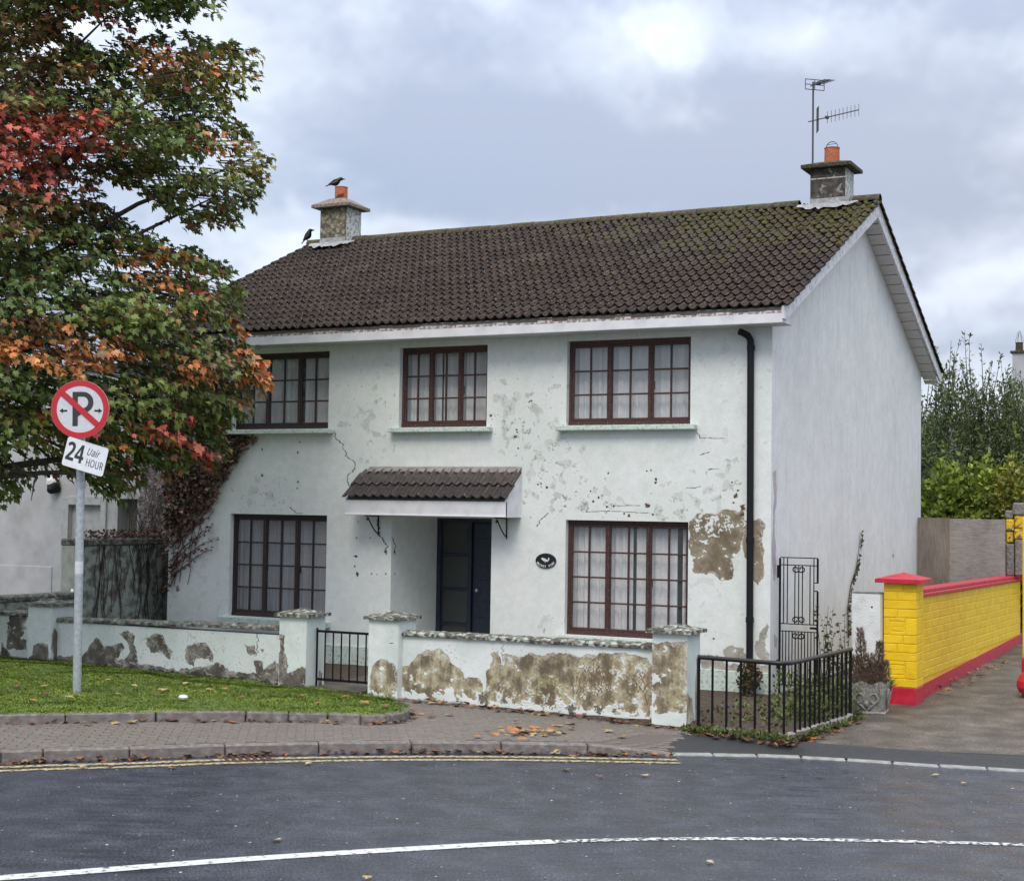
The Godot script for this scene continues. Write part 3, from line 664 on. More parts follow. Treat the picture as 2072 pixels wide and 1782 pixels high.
func make_ground():
	# far ground under everything
	var gb = MB.new()
	var xs = [-600.0, -14.0, 8.0, 600.0]
	for i in 3:
		gb.quad_out(Vector3(xs[i], gp(xs[i]) - 0.22, -600), Vector3(xs[i + 1], gp(xs[i + 1]) - 0.22, -600), Vector3(xs[i + 1], gp(xs[i + 1]) - 0.22, 600), Vector3(xs[i], gp(xs[i]) - 0.22, 600), Vector3.UP)
	structure(tag(put(gb.mesh(), "ground", M.field), "open ground under and around the place", "ground"))
	# road: u runs along the road so that damp streaks follow it
	var rb = MB.new()
	var rx = [-120.0, -14.0, 8.0, 120.0]
	var dir = Vector2(0.86, -0.51)
	for i in 3:
		var q = [Vector3(rx[i], gp(rx[i]) - 0.11, 2.2), Vector3(rx[i], gp(rx[i]) - 0.11, 90), Vector3(rx[i + 1], gp(rx[i + 1]) - 0.11, 90), Vector3(rx[i + 1], gp(rx[i + 1]) - 0.11, 2.2)]
		if i == 2: q[0].z = 0.4; q[3].z = -30.0
		var uvs = []
		for p in q: uvs.append(Vector2(Vector2(p.x, p.z).dot(dir), Vector2(p.x, p.z).dot(Vector2(-dir.y, dir.x))))
		rb.quad(q[0], q[1], q[2], q[3], uvs[0], uvs[1], uvs[2], uvs[3])
	var road = structure(tag(put(rb.mesh(), "road", M.road), "damp dark asphalt road curving past the garden wall", "road"))
	var road_y = func(x, z): return gp(x) - 0.11
	# lines
	var white = smooth([Vector2(-9.5, 21.0), Vector2(-5.2, 16.2), Vector2(-3.0, 13.6), Vector2(-1.69, 12.0), Vector2(-0.65, 10.62), Vector2(0.487, 9.29), Vector2(0.973, 8.78)], 6)
	var worn = smooth([Vector2(0.973, 8.78), Vector2(1.554, 8.265), Vector2(2.27, 7.74), Vector2(2.94, 7.32), Vector2(3.62, 6.93), Vector2(4.23, 6.61), Vector2(6.0, 5.8), Vector2(9.0, 4.7)], 6)
	put(strip(white, -0.07, 0.07, func(x, z): return road_y.call(x, z) + 0.004), "centre_line", M.white_line, road)
	put(strip(worn, -0.048, 0.048, func(x, z): return road_y.call(x, z) + 0.004), "centre_line", M.worn_line, road)
	var yl = KERB.slice(3)
	var y_in = smooth(offset_line(yl, -0.23), 5); var y_out = smooth(offset_line(yl, -0.42), 5)
	put(strip(y_in, -0.05, 0.05, func(x, z): return road_y.call(x, z) + 0.004), "yellow_line", M.yellow_line, road)
	put(strip(y_out, -0.045, 0.045, func(x, z): return road_y.call(x, z) + 0.004), "yellow_line", M.yellow_line, road)
	# grit and chippings loose on the road
	var gm = MB.new(); gm.lathe([Vector2(0.0, -0.2), Vector2(0.8, 0.0), Vector2(1.0, 0.35), Vector2(0.5, 0.85), Vector2(0.0, 1.0)], 6)
	var grit_at = []; var grit_tone = []
	for i in 3200:
		var p = Vector2(rr(-9.0, 8.0), rr(2.8, 14.5))
		grit_at.append(Transform3D(Basis(Vector3.UP, rr(0, TAU)) * Basis().scaled(Vector3(rr(0.7, 1.4), rr(0.5, 0.9), rr(0.7, 1.4)) * (0.0035 + 0.008 * pow(rng.randf(), 3.0))), Vector3(p.x, gp(p.x) - 0.11, p.y)))
		grit_tone.append(Color(0.14, 0.14, 0.145).lerp(Color(0.5, 0.49, 0.47), pow(rng.randf(), 1.6)))
	stuff(multi(gm.mesh(), "grit", M.dry, road, grit_at, grit_tone))
	# footpath
	var fp = []
	fp.append_array(offset_line(KERB, 0.10))
	fp.append_array([Vector2(0.14, 3.42), Vector2(0.1, 2.95), Vector2(-4.2, 2.95), Vector2(-4.2, 3.6)])
	var inner = offset_line(EDGE, 0.05); inner.reverse()
	fp.append_array(inner)
	var path = structure(tag(put(sheet(fp, func(x, z): return gp(x) - 0.012 - path_drop(x, z)), "footpath", M.joint_sand), "brown block paved footpath beside the road", "footpath"))
	var fpoly = PackedVector2Array(fp)
	var pm = box_mesh(Vector3(0.1975, 0.05, 0.0975), 0.004)
	var blocks = [[], [], [], []]
	var big = []
	for i in range(-80, 80):
		for j in range(-80, 80):
			# herringbone in pairs
			for k in 2:
				var p = Vector2(i * 0.2 - j * 0.1, j * 0.1) if k == 0 else Vector2()
				if k == 1: continue
				var w = Vector2(p.x, p.y)
				w = Vector2(w.x * 0.83 + w.y * 0.56, -w.x * 0.56 + w.y * 0.83) + Vector2(-4.0, 6.8)
				if w.x < -9.0 or not in_poly(w, fpoly): continue
				var ok = true
				for e in [Vector2(0.09, 0.0), Vector2(-0.09, 0.0), Vector2(0, 0.09), Vector2(0, -0.09)]:
					if not in_poly(w + e, fpoly): ok = false
				if not ok: continue
				var tr = Transform3D(Basis(Vector3.UP, 0.594) * Basis(Vector3.RIGHT, rr(-0.006, 0.006)) * Basis(Vector3.BACK, rr(-0.004, 0.004)), Vector3(w.x, gp(w.x) - 0.027 - path_drop(w.x, w.y) + rr(-0.002, 0.002), w.y))
				blocks[rng.randi() % 4].append(tr)
				big.append(tr)
	for k in 4:
		stuff(multi(pm, "paving_blocks", M["paver_%d" % k], path, blocks[k]))
	kerb_row(KERB, path, "kerb_stone", [M.kerb_stone], 0.13, func(x, i): return gp(x) - (0.0 if i < KERB.size() - 2 else (0.004 if i == KERB.size() - 2 else 0.085)), 0.28)
	# crossing with dropped kerb, driveway
	var drop_y = func(x, i): return gp(x) - 0.088
	var dk = structure(tag(thing("crossing", "dark tarmac vehicle crossing with pale dropped kerb stones", "crossing"), "dark tarmac vehicle crossing with pale dropped kerb stones", "crossing"))
	kerb_row(DROP, dk, "kerb_stone", [M.kerb_light], 0.115, drop_y, 0.2)
	var back = [Vector2(0.0, 3.46), Vector2(0.12, 3.40), Vector2(0.6, 3.32), Vector2(1.36, 2.93), Vector2(2.06, 2.93), Vector2(3.62, 2.5), Vector2(8.0, 1.3), Vector2(12.0, 0.2)]
	var front = offset_line(DROP, 0.10); front.insert(0, Vector2(0.22, 4.45))
	var cb = MB.new()
	var cp = front.duplicate(); var br = back.duplicate(); br.reverse(); cp.append_array(br)
	var cy = func(x, z):
		var best = 1e9; var by = 0.0
		for q in back:
			if Vector2(x, z).distance_to(q) < best: best = Vector2(x, z).distance_to(q)
		return (drive_y(z) + 0.004 if x > 1.0 else gp(x) - 0.004) if best < 0.02 else gp(x) - 0.093
	put(sheet(cp, cy), "tarmac", M.new_tarmac, dk)
	var dp = [Vector2(0.9, 2.6), Vector2(0.9, 3.14), Vector2(1.36, 2.95), Vector2(2.06, 2.95), Vector2(3.62, 2.52), Vector2(8.0, 1.32), Vector2(12.0, 0.22), Vector2(14.0, -14.0), Vector2(1.4, -14.0), Vector2(0.9, 0.0)]
	structure(tag(put(sheet(dp, func(x, z): return drive_y(z)), "driveway", M.drive_concrete), "stained damp concrete driveway beside the yellow wall", "driveway"))
	# front garden soil and the path to the door
	var soil = MB.new()
	var gx = []; for i in 40: gx.append(-11.0 + i * 12.33 / 39.0)
	var gz = []; for i in 12: gz.append(-0.4 + i * 3.72 / 11.0)
	var f = FastNoiseLite.new(); f.seed = 3; f.frequency = 0.7; f.fractal_octaves = 3
	var sy = func(x, z): return -0.035 + 0.03 * f.get_noise_2d(x * 3, z * 3) - (0.05 * clampf((x - 0.0) / 1.3, 0, 1)) - 0.10 * clampf((z - 3.1) / 0.2, 0, 1)
	for i in 39:
		for j in 11:
			var q = [Vector2(gx[i], gz[j]), Vector2(gx[i], gz[j + 1]), Vector2(gx[i + 1], gz[j + 1]), Vector2(gx[i + 1], gz[j])]
			var v = []
			for p in q: v.append(Vector3(p.x, sy.call(p.x, p.y), p.y))
			soil.quad(v[0], v[1], v[2], v[3])
	structure(tag(put(soil.mesh(), "garden_soil", M.earth), "bare brown soil of the front garden", "soil"))
	var side = MB.new()
	side.quad_out(Vector3(-0.1, -0.06, -0.4), Vector3(1.3, -0.1, -0.4), Vector3(1.5, 0.0, -12), Vector3(-0.1, 0.0, -12), Vector3.UP)
	structure(tag(put(side.mesh(), "side_path", M.earth), "narrow dirt passage between gable and yellow wall", "path"))
	var doorpath = MB.new()
	doorpath.cbox(Vector3(-4.95, -0.05, 1.55), Vector3(0.95, 0.12, 3.1), 0.01)
	structure(tag(put(doorpath.mesh(), "garden_path", M.drive_concrete), "short concrete path from gate to front door", "path"))
	make_verge()

var grass_spots := []
func verge_y(x, z) -> float:
	# level with the kerb top at its edge, falling a little to the wall
	return gp(x) + 0.095 * clampf((z - 3.25) / 1.0, 0.12, 1.0)
func make_verge():
	var edge = EDGE.duplicate()
	var vp = edge.duplicate()
	vp.append_array([Vector2(-3.75, 3.62), Vector2(-3.9, 3.1), Vector2(-26.0, 3.1), Vector2(-26.0, 16.0)])
	# a fine sheet so that the height can vary
	var poly = PackedVector2Array(vp)
	var b = MB.new()
	var f = FastNoiseLite.new(); f.seed = 12; f.frequency = 0.5; f.fractal_octaves = 3
	var hy = func(x, z): return verge_y(x, z) + 0.02 * f.get_noise_2d(x * 2, z * 2)
	var idx = Geometry2D.triangulate_polygon(poly)
	for i in range(0, idx.size(), 3):
		var q = []
		for k in 3:
			var p = poly[idx[i + k]]; q.append(Vector3(p.x, verge_y(p.x, p.y) - 0.02, p.y))
		b.tri_out(q[0], q[1], q[2], Vector3.UP)
	var step = 0.16
	for i in range(-100, 0):
		for j in range(0, 76):
			var x = i * step - 2.4; var z = 3.1 + j * step
			if x < -12.0: continue
			var c = Vector2(x + step * 0.5, z + step * 0.5)
			if not in_poly(c, poly): continue
			var q = []
			for e in [Vector2(0, 0), Vector2(0, step), Vector2(step, step), Vector2(step, 0)]:
				q.append(Vector3(x + e.x, hy.call(x + e.x, z + e.y), z + e.y))
			var all_in = true
			for p in q:
				if not in_poly(Vector2(p.x, p.z), poly): all_in = false
			if all_in: b.quad(q[0], q[1], q[2], q[3])
	var verge = structure(tag(put(b.mesh(), "grass_verge", M.turf), "green grass verge between kerb and garden wall", "verge"))
	kerb_row(EDGE, verge, "edging_stone", [M.kerb_stone], 0.12, func(x, i): return gp(x) + 0.10, 0.24)
	# grass blades
	var bm = MB.new()
	for k in 3:
		var a = TAU * k / 3.0 + 0.4
		var d = Vector3(cos(a), 0, sin(a)); var s = Vector3(-d.z, 0, d.x) * 0.0032
		var p0 = d * 0.004; var p1 = d * 0.012 + Vector3.UP * 0.028; var p2 = d * 0.03 + Vector3.UP * 0.05
		bm.quad(p0 - s, p0 + s, p1 + s * 0.8, p1 - s * 0.8)
		var m = (p2 - p1).cross(s).normalized()
		bm.tri(p1 - s * 0.8, p1 + s * 0.8, p2, m, m, m)
	var blade = bm.mesh()
	var xf = []; var cols = []
	var cn = FastNoiseLite.new(); cn.seed = 5; cn.frequency = 0.9; cn.fractal_octaves = 3
	for i in 44000:
		var p = Vector2(rr(-10.5, -2.7), rr(3.12, 9.0))
		if not in_poly(p, poly): continue
		if p.x < -8.0 and p.y > 7.5: continue
		var n = cn.get_noise_2d(p.x, p.y)
		var s = rr(0.35, 1.0) * (1.0 + 0.7 * n)
		xf.append(Transform3D(Basis(Vector3.UP, rr(0, TAU)) * Basis(Vector3.RIGHT, rr(-0.35, 0.35)) * Basis().scaled(Vector3(1.0, s, 1.0)), Vector3(p.x, hy.call(p.x, p.y) - 0.004, p.y)))
		var g = clampf(0.5 + 0.8 * n + rr(-0.3, 0.3), 0, 1)
		cols.append(Color(0.19, 0.32, 0.04).lerp(Color(0.42, 0.54, 0.10), g) if rng.randf() > 0.06 else Color(0.3, 0.26, 0.11))
	var g = multi(blade, "grass", M.leaf, self, xf, cols)
	stuff(tag(g, "short green grass growing on the verge", "grass"))

# ---------------------------------------------------------------- the house
const HW := 10.25        # width
const HD := 9.415        # depth
const EAVE_Z := 0.44
const EAVE_Y := 5.10
const RIDGE_Z := -4.7
const RIDGE_Y := 7.46
const UH := 4.82         # window heads and sills
const US := 3.60
const LH := 2.245
const LS := 0.61
var WINDOWS := [[-9.0, -7.155, US, UH, 3], [-5.87, -4.355, US, UH, 3], [-3.055, -1.165, US, UH, 3], [-9.0, -7.14, LS, LH, 4], [-3.04, -1.175, LS, LH, 4]]
var house

func roof_y(z) -> float: return RIDGE_Y - absf(z - RIDGE_Z) * (RIDGE_Y - EAVE_Y) / (EAVE_Z - RIDGE_Z)

func holes_wall(b: MB, x0, x1, y0, y1, holes: Array, z, uv: Callable, out: Vector3):
	var xs = [x0, x1]; var ys = [y0, y1]
	for h in holes:
		xs.append_array([h[0], h[1]]); ys.append_array([h[2], h[3]])
	xs.sort(); ys.sort()
	for i in xs.size() - 1:
		if xs[i + 1] - xs[i] < 1e-4: continue
		for j in ys.size() - 1:
			if ys[j + 1] - ys[j] < 1e-4: continue
			var m = Vector2((xs[i] + xs[i + 1]) * 0.5, (ys[j] + ys[j + 1]) * 0.5)
			var inside = false
			for h in holes:
				if m.x > h[0] and m.x < h[1] and m.y > h[2] and m.y < h[3]: inside = true
			if inside: continue
			var q = [Vector3(xs[i], ys[j], z), Vector3(xs[i + 1], ys[j], z), Vector3(xs[i + 1], ys[j + 1], z), Vector3(xs[i], ys[j + 1], z)]
			if out.z > 0: b.quad(q[0], q[1], q[2], q[3], uv.call(xs[i], ys[j]), uv.call(xs[i + 1], ys[j]), uv.call(xs[i + 1], ys[j + 1]), uv.call(xs[i], ys[j + 1]))
			else: b.quad(q[0], q[3], q[2], q[1])

func facade_paint() -> Plaster:
	var P = Plaster.new()
	P.start(self, 1536, 768, Vector2(-HW, 5.1), 1536.0 / HW, 301, Color(0.685, 0.735, 0.695), Color(0.745, 0.765, 0.745))
	var bare = [[0, Color(0.13, 0.10, 0.062)], [100, Color(0.20, 0.165, 0.11)], [150, Color(0.27, 0.225, 0.16)], [255, Color(0.36, 0.31, 0.235)]]
	var grey = [[0, Color(0.22, 0.2, 0.165)], [128, Color(0.38, 0.36, 0.31)], [255, Color(0.5, 0.48, 0.43)]]
	var C7 = func(a): return crop_z(1200, 1050, 2.5457, 0.0, a)
	var C6 = func(a): return crop_z(600, 1050, 2.5457, 0.0, a)
	var C8 = func(a): return crop_z(1350, 780, 2.97, 0.0, a)
	var C4 = func(a): return crop_z(700, 400, 2.5457, 0.0, a)
	var CB9 = func(a): return crop_z(1700, 1480, 5.09, 0.0, a)
	# grey-green bloom and chips in the middle of the wall and over the lower right window
	for e in [[C7.call([350, 150])[0], Vector2(0.75, 1.1), 150], [C7.call([640, 460])[0], Vector2(0.75, 0.35), 148], [C7.call([1180, 480])[0], Vector2(0.5, 0.32), 147], [C7.call([1480, 360])[0], Vector2(0.5, 0.5), 152], [C4.call([520, 1540])[0], Vector2(0.7, 0.45), 156],
			[C6.call([120, 430])[0], Vector2(0.7, 0.35), 152], [C6.call([800, 130])[0], Vector2(0.5, 0.25), 158], [C7.call([380, 1240])[0], Vector2(0.35, 0.16), 150], [C4.call([1420, 1560])[0], Vector2(0.45, 0.55), 146]]:
		P.flecks(e[0], e[1], e[2] - 4, Color(0.44, 0.46, 0.42), 0.34, -18, false)
		P.flecks(e[0], e[1], e[2] + 6, Color(0.40, 0.42, 0.38), 0.30, -22)
		P.flecks(e[0], e[1], e[2] + 22, Color(0.24, 0.235, 0.21), 0.45, -34)
	for e in [[C7.call([1250, 1000])[0], Vector2(1.2, 0.8), 160], [C8.call([1300, 600])[0], Vector2(0.8, 1.6), 162], [Vector2(-9.4, 1.2), Vector2(0.9, 1.2), 158], [Vector2(-5.0, 4.2), Vector2(5.2, 0.9), 168]]:
		P.flecks(e[0], e[1], e[2], Color(0.52, 0.56, 0.52), 0.4, -26, false)
	# bare patches
	P.peel(C7.call([1258, 580, 1300, 548, 1400, 535, 1500, 520, 1560, 535, 1600, 505, 1607, 560, 1603, 650, 1592, 780, 1530, 815, 1548, 890, 1510, 958, 1455, 955, 1420, 925, 1370, 910, 1320, 925, 1275, 890, 1272, 800, 1262, 700]), self, bare, 4.0, 78)
	P.peel(C7.call([1600, 580, 1650, 575, 1700, 568, 1727, 610, 1712, 700, 1722, 800, 1726, 940, 1690, 985, 1655, 950, 1640, 880, 1600, 760]), self, bare, 3.0, 62)
	P.peel(CB9.call([935, 270, 905, 330, 860, 380, 850, 480, 815, 500, 820, 640, 860, 720, 970, 725, 930, 560, 945, 480, 940, 380, 960, 310]), self, grey, 3.0, 40)
	P.peel(CB9.call([390, 640, 470, 560, 600, 540, 670, 600, 665, 720, 560, 690, 430, 690]), self, grey, 6.0, 92)
	P.peel(CB9.call([120, 640, 260, 650, 420, 760, 600, 780, 660, 900, 120, 880]), self, grey, 6.0, 100)
	P.peel(CB9.call([760, 760, 960, 780, 980, 960, 760, 930]), self, grey, 6.0, 80)
	for s in [[1550, 430, 0.035], [1592, 500, 0.04], [1560, 395, 0.018], [1590, 545, 0.03], [995, 490, 0.04], [1030, 545, 0.02], [880, 548, 0.025], [850, 540, 0.015], [1535, 470, 0.015], [1525, 345, 0.015]]:
		P.hole(C7.call([s[0], s[1]])[0], s[2], Color(0.09, 0.045, 0.03))
	for s in [[750, 285, 0.016], [1048, 325, 0.02], [1046, 345, 0.017], [785, 493, 0.014], [742, 497, 0.015], [710, 425, 0.012], [690, 440, 0.015], [655, 465, 0.018], [640, 400, 0.01], [310, 355, 0.012], [365, 375, 0.02], [330, 352, 0.012], [992, 272, 0.009], [1018, 268, 0.009], [168, 60, 0.018], [180, 30, 0.012], [1410, 1322, 0.012], [185, 130, 0.012]]:
		P.hole(C7.call([s[0], s[1]])[0], s[2])
	for s in [[110, 138, 0.018], [345, 92, 0.013], [333, 156, 0.018], [335, 340, 0.016], [328, 380, 0.015], [110, 300, 0.026], [700, 690, 0.012], [787, 690, 0.01], [698, 803, 0.024], [685, 806, 0.012], [690, 870, 0.014], [708, 915, 0.028], [708, 930, 0.016], [795, 915, 0.012], [830, 920, 0.008], [885, 915, 0.013], [880, 780, 0.022], [712, 590, 0.01]]:
		P.hole(C6.call([s[0], s[1]])[0], s[2], Color(0.03, 0.028, 0.025) if s[0] != 110 else Color(0.12, 0.12, 0.11))
	for s in [[1450, 1670, 0.018], [1440, 1715, 0.02], [1540, 1488, 0.02], [1290, 1580, 0.024], [1530, 1495, 0.014]]:
		P.hole(C4.call([s[0], s[1]])[0], s[2], Color(0.08, 0.06, 0.05))
	P.hole(Vector2(-10.05, 1.0), 0.05, Color(0.2, 0.18, 0.16))
	P.flecks(C7.call([1430, 620])[0], Vector2(0.45, 0.16), 132, Color(0.72, 0.74, 0.73), 0.95, 70)
	P.crack(C6.call([560, 20, 575, 75, 620, 110, 635, 180, 690, 220, 692, 260, 645, 300, 640, 340, 665, 372]), 0.008)
	P.crack(C6.call([830, 565, 845, 680, 892, 735, 888, 800]), 0.014)
	P.crack(C6.call([280, 500, 330, 535, 360, 540]), 0.008)
	P.crack(C8.call([1085, 835, 1090, 880, 1290, 885]), 0.006)
	P.crack(C7.call([615, 480, 620, 530, 760, 525, 1000, 538]), 0.006)
	P.crack(C7.call([780, 492, 960, 490]), 0.006)
	P.crack(C7.call([300, 620, 330, 580, 380, 535]), 0.006)
	P.crack(C7.call([1330, 175, 1380, 155]), 0.007); P.crack(C7.call([1370, 265, 1440, 262]), 0.006); P.crack(C7.call([1250, 380, 1290, 382, 1330, 370]), 0.006)
	P.material(self, "facade", 0.85, 1.0)
	return P

func gable_paint() -> Plaster:
	var P = Plaster.new()
	# x of this map runs from the front corner to the back (metres along the gable)
	P.start(self, 768, 640, Vector2(0, 7.4), 640.0 / 7.8, 401, Color(0.675, 0.69, 0.69), Color(0.73, 0.74, 0.735))
	for i in 240:
		# thin run marks down the paint
		var x = rr(0.1, 9.2); var y = rr(1.5, 7.0)
		P.crack([Vector2(x, y), Vector2(x + rr(-0.02, 0.02), y - rr(0.2, 1.1))], 0.004, Color(0.57, 0.585, 0.59).lerp(Color(0.50, 0.515, 0.52), rng.randf()))
	var pink = [[0, Color(0.38, 0.33, 0.37)], [255, Color(0.52, 0.46, 0.5)]]
	var GZ = func(flat):
		var out = []
		for i in range(0, flat.size(), 2):
			var p = onx((1817 + flat[i] / 2.5457) / 1.21477, (1150 + flat[i + 1] / 2.5457) / 1.21477, 0.0)
			out.append(Vector2(-p.z, p.y))
		return out
	P.peel(GZ.call([212, 20, 236, 25, 232, 200, 225, 380, 238, 500, 222, 720, 210, 700, 204, 500, 215, 300]), self, pink, 2.5, 40)
	P.peel(GZ.call([222, 1020, 240, 1060, 236, 1130, 222, 1110, 214, 1060]), self, pink, 2.5, 30)
	P.hole(GZ.call([965, 550])[0], 0.05, Color(0.1, 0.1, 0.11)); P.hole(GZ.call([968, 520])[0], 0.025, Color(0.35, 0.36, 0.38))
	P.material(self, "gable", 0.85, 0.35)
	return P

func make_house():
	house = thing("house", "weathered two storey house with peeling white walls and brown tiled roof", "house")
	var P = facade_paint()
	var holes = []
	for w in WINDOWS: holes.append([w[0], w[1], w[2], w[3]])
	var door = [-5.96, -4.24, 0.02, 2.24]
	holes.append(door)
	var b = MB.new()
	var uv = func(x, y): return P.uv(x, y)
	holes_wall(b, -HW, 0.0, -0.25, 5.0, holes, 0.0, uv, Vector3.BACK)
	for h in holes:
		var d = -0.125 if h != door else -1.459
		var t = Vector2(0.004, 0.0)
		# left and right reveals, head and foot
		b.quad(Vector3(h[0], h[2], 0), Vector3(h[0], h[2], d), Vector3(h[0], h[3], d), Vector3(h[0], h[3], 0), P.uv(h[0] - 0.2, h[2]), P.uv(h[0] - 0.2 - d, h[2]), P.uv(h[0] - 0.2 - d, h[3]), P.uv(h[0] - 0.2, h[3]))
		b.quad(Vector3(h[1], h[2], d), Vector3(h[1], h[2], 0), Vector3(h[1], h[3], 0), Vector3(h[1], h[3], d), P.uv(h[1] + 0.1, h[2]), P.uv(h[1] + 0.15, h[2]), P.uv(h[1] + 0.15, h[3]), P.uv(h[1] + 0.1, h[3]))
		b.quad(Vector3(h[0], h[3], 0), Vector3(h[0], h[3], d), Vector3(h[1], h[3], d), Vector3(h[1], h[3], 0), P.uv(h[0], h[3]), P.uv(h[0], h[3] + 0.1), P.uv(h[1], h[3] + 0.1), P.uv(h[1], h[3]))
		b.quad(Vector3(h[0], h[2], d), Vector3(h[0], h[2], 0), Vector3(h[1], h[2], 0), Vector3(h[1], h[2], d), P.uv(h[0], h[2]), P.uv(h[0], h[2] + 0.1), P.uv(h[1], h[2] + 0.1), P.uv(h[1], h[2]))
	# inner leaf
	var hin = []
	for w in WINDOWS: hin.append([w[0], w[1], w[2], w[3]])
	hin.append([door[0] - 0.1, door[1] + 0.1, 0.0, 2.34])
	holes_wall(b, -HW + 0.25, -0.25, 0.0, 5.0, hin, -0.25, uv, Vector3.FORWARD)
	put(b.mesh(), "front_wall", M.facade, house)
	# porch lobby: its two cheeks and lid towards the rooms
	var lb = MB.new()
	lb.box(Vector3(door[0] - 0.055, 1.17, -0.85), Vector3(0.09, 2.34, 1.2)); lb.box(Vector3(door[1] + 0.055, 1.17, -0.85), Vector3(0.09, 2.34, 1.2)); lb.box(Vector3(-5.1, 2.30, -0.85), Vector3(1.9, 0.08, 1.2))
	lb.box(Vector3(-5.1, -0.03, -0.75), Vector3(1.9, 0.09, 1.6))
	put(lb.mesh(), "porch_lobby", M.interior, house)
	# gable, far side and back walls
	var G = gable_paint()
	var gpoly = [Vector2(0, -0.3), Vector2(HD, -0.3), Vector2(HD, roof_y(-HD) - 0.12), Vector2(-RIDGE_Z, RIDGE_Y - 0.12), Vector2(0, roof_y(0.0) - 0.12)]
	for sidex in [0.0, -HW]:
		var gb = MB.new()
		var p2 = PackedVector2Array(gpoly)
		var idx = Geometry2D.triangulate_polygon(p2)
		for i in range(0, idx.size(), 3):
			var q = []; var tt = []
			for k in 3:
				var p = p2[idx[i + k]]; q.append(Vector3(sidex, p.y, -p.x)); tt.append(Vector2(p.x * 640.0 / 7.8 / 768.0, (7.4 - p.y) * 640.0 / 7.8 / 640.0))
			var out = Vector3.RIGHT if sidex == 0.0 else Vector3.LEFT
			if (q[1] - q[0]).cross(q[2] - q[0]).dot(out) > 0: gb.tri(q[0], q[1], q[2], out, out, out, tt[0], tt[1], tt[2])
			else: gb.tri(q[0], q[2], q[1], out, out, out, tt[0], tt[2], tt[1])
			var iz = 0.25 if sidex != 0.0 else -0.25
			gb.tri_out(q[0] + Vector3(iz, 0, 0), q[1] + Vector3(iz, 0, 0), q[2] + Vector3(iz, 0, 0), -out)
		put(gb.mesh(), "gable_wall", M.gable, house)
	var bk = MB.new(); bk.box(Vector3(-HW / 2, 2.4, -HD + 0.125), Vector3(HW - 0.004, 5.2, 0.25))
	put(bk.mesh(), "back_wall", M.white_render, house)
	var fl = MB.new(); fl.box(Vector3(-HW / 2, -0.1, -HD / 2 - 0.8), Vector3(HW - 0.5, 0.1, HD - 2.2)); fl.box(Vector3(-HW / 2, 2.85, -HD / 2), Vector3(HW - 0.5, 0.2, HD - 0.55)); fl.box(Vector3(-HW / 2, 4.97, -HD / 2), Vector3(HW - 0.5, 0.06, HD - 0.55)); fl.box(Vector3(-HW / 2, 2.4, -3.5), Vector3(HW - 0.5, 4.8, 0.1))
	put(fl.mesh(), "floor", M.interior, house)
	# green plinth band
	var pb = MB.new(); pb.cbox(Vector3(-HW / 2 + 2.98, 0.105, 0.012), Vector3(4.29, 0.29, 0.03), 0.006); pb.cbox(Vector3(-8.1, 0.105, 0.012), Vector3(4.28, 0.29, 0.03), 0.006)
	put(pb.mesh(), "plinth", M.mint, house)
	for i in WINDOWS.size(): make_window(i)
	make_door()
	make_roof()
	make_canopy()
	make_chimneys()
	# downpipe: the gutter it once met is gone, so its top bend ends in the air
	var dp = MB.new()
	dp.tube([Vector3(-0.40, 4.83, 0.20), Vector3(-0.37, 4.82, 0.17), Vector3(-0.31, 4.78, 0.10), Vector3(-0.285, 4.72, 0.065), Vector3(-0.283, 4.6, 0.062), Vector3(-0.272, 2.4, 0.06), Vector3(-0.262, 0.02, 0.06)], 0.047, 14)
	for y in [4.62, 2.02, 0.95]: dp.tube([Vector3(-0.28 + (4.6 - y) * 0.004, y - 0.035, 0.06), Vector3(-0.28 + (4.6 - y) * 0.004, y + 0.035, 0.06)], 0.055, 14)
	put(dp.mesh(), "downpipe", M.black_plastic, house)

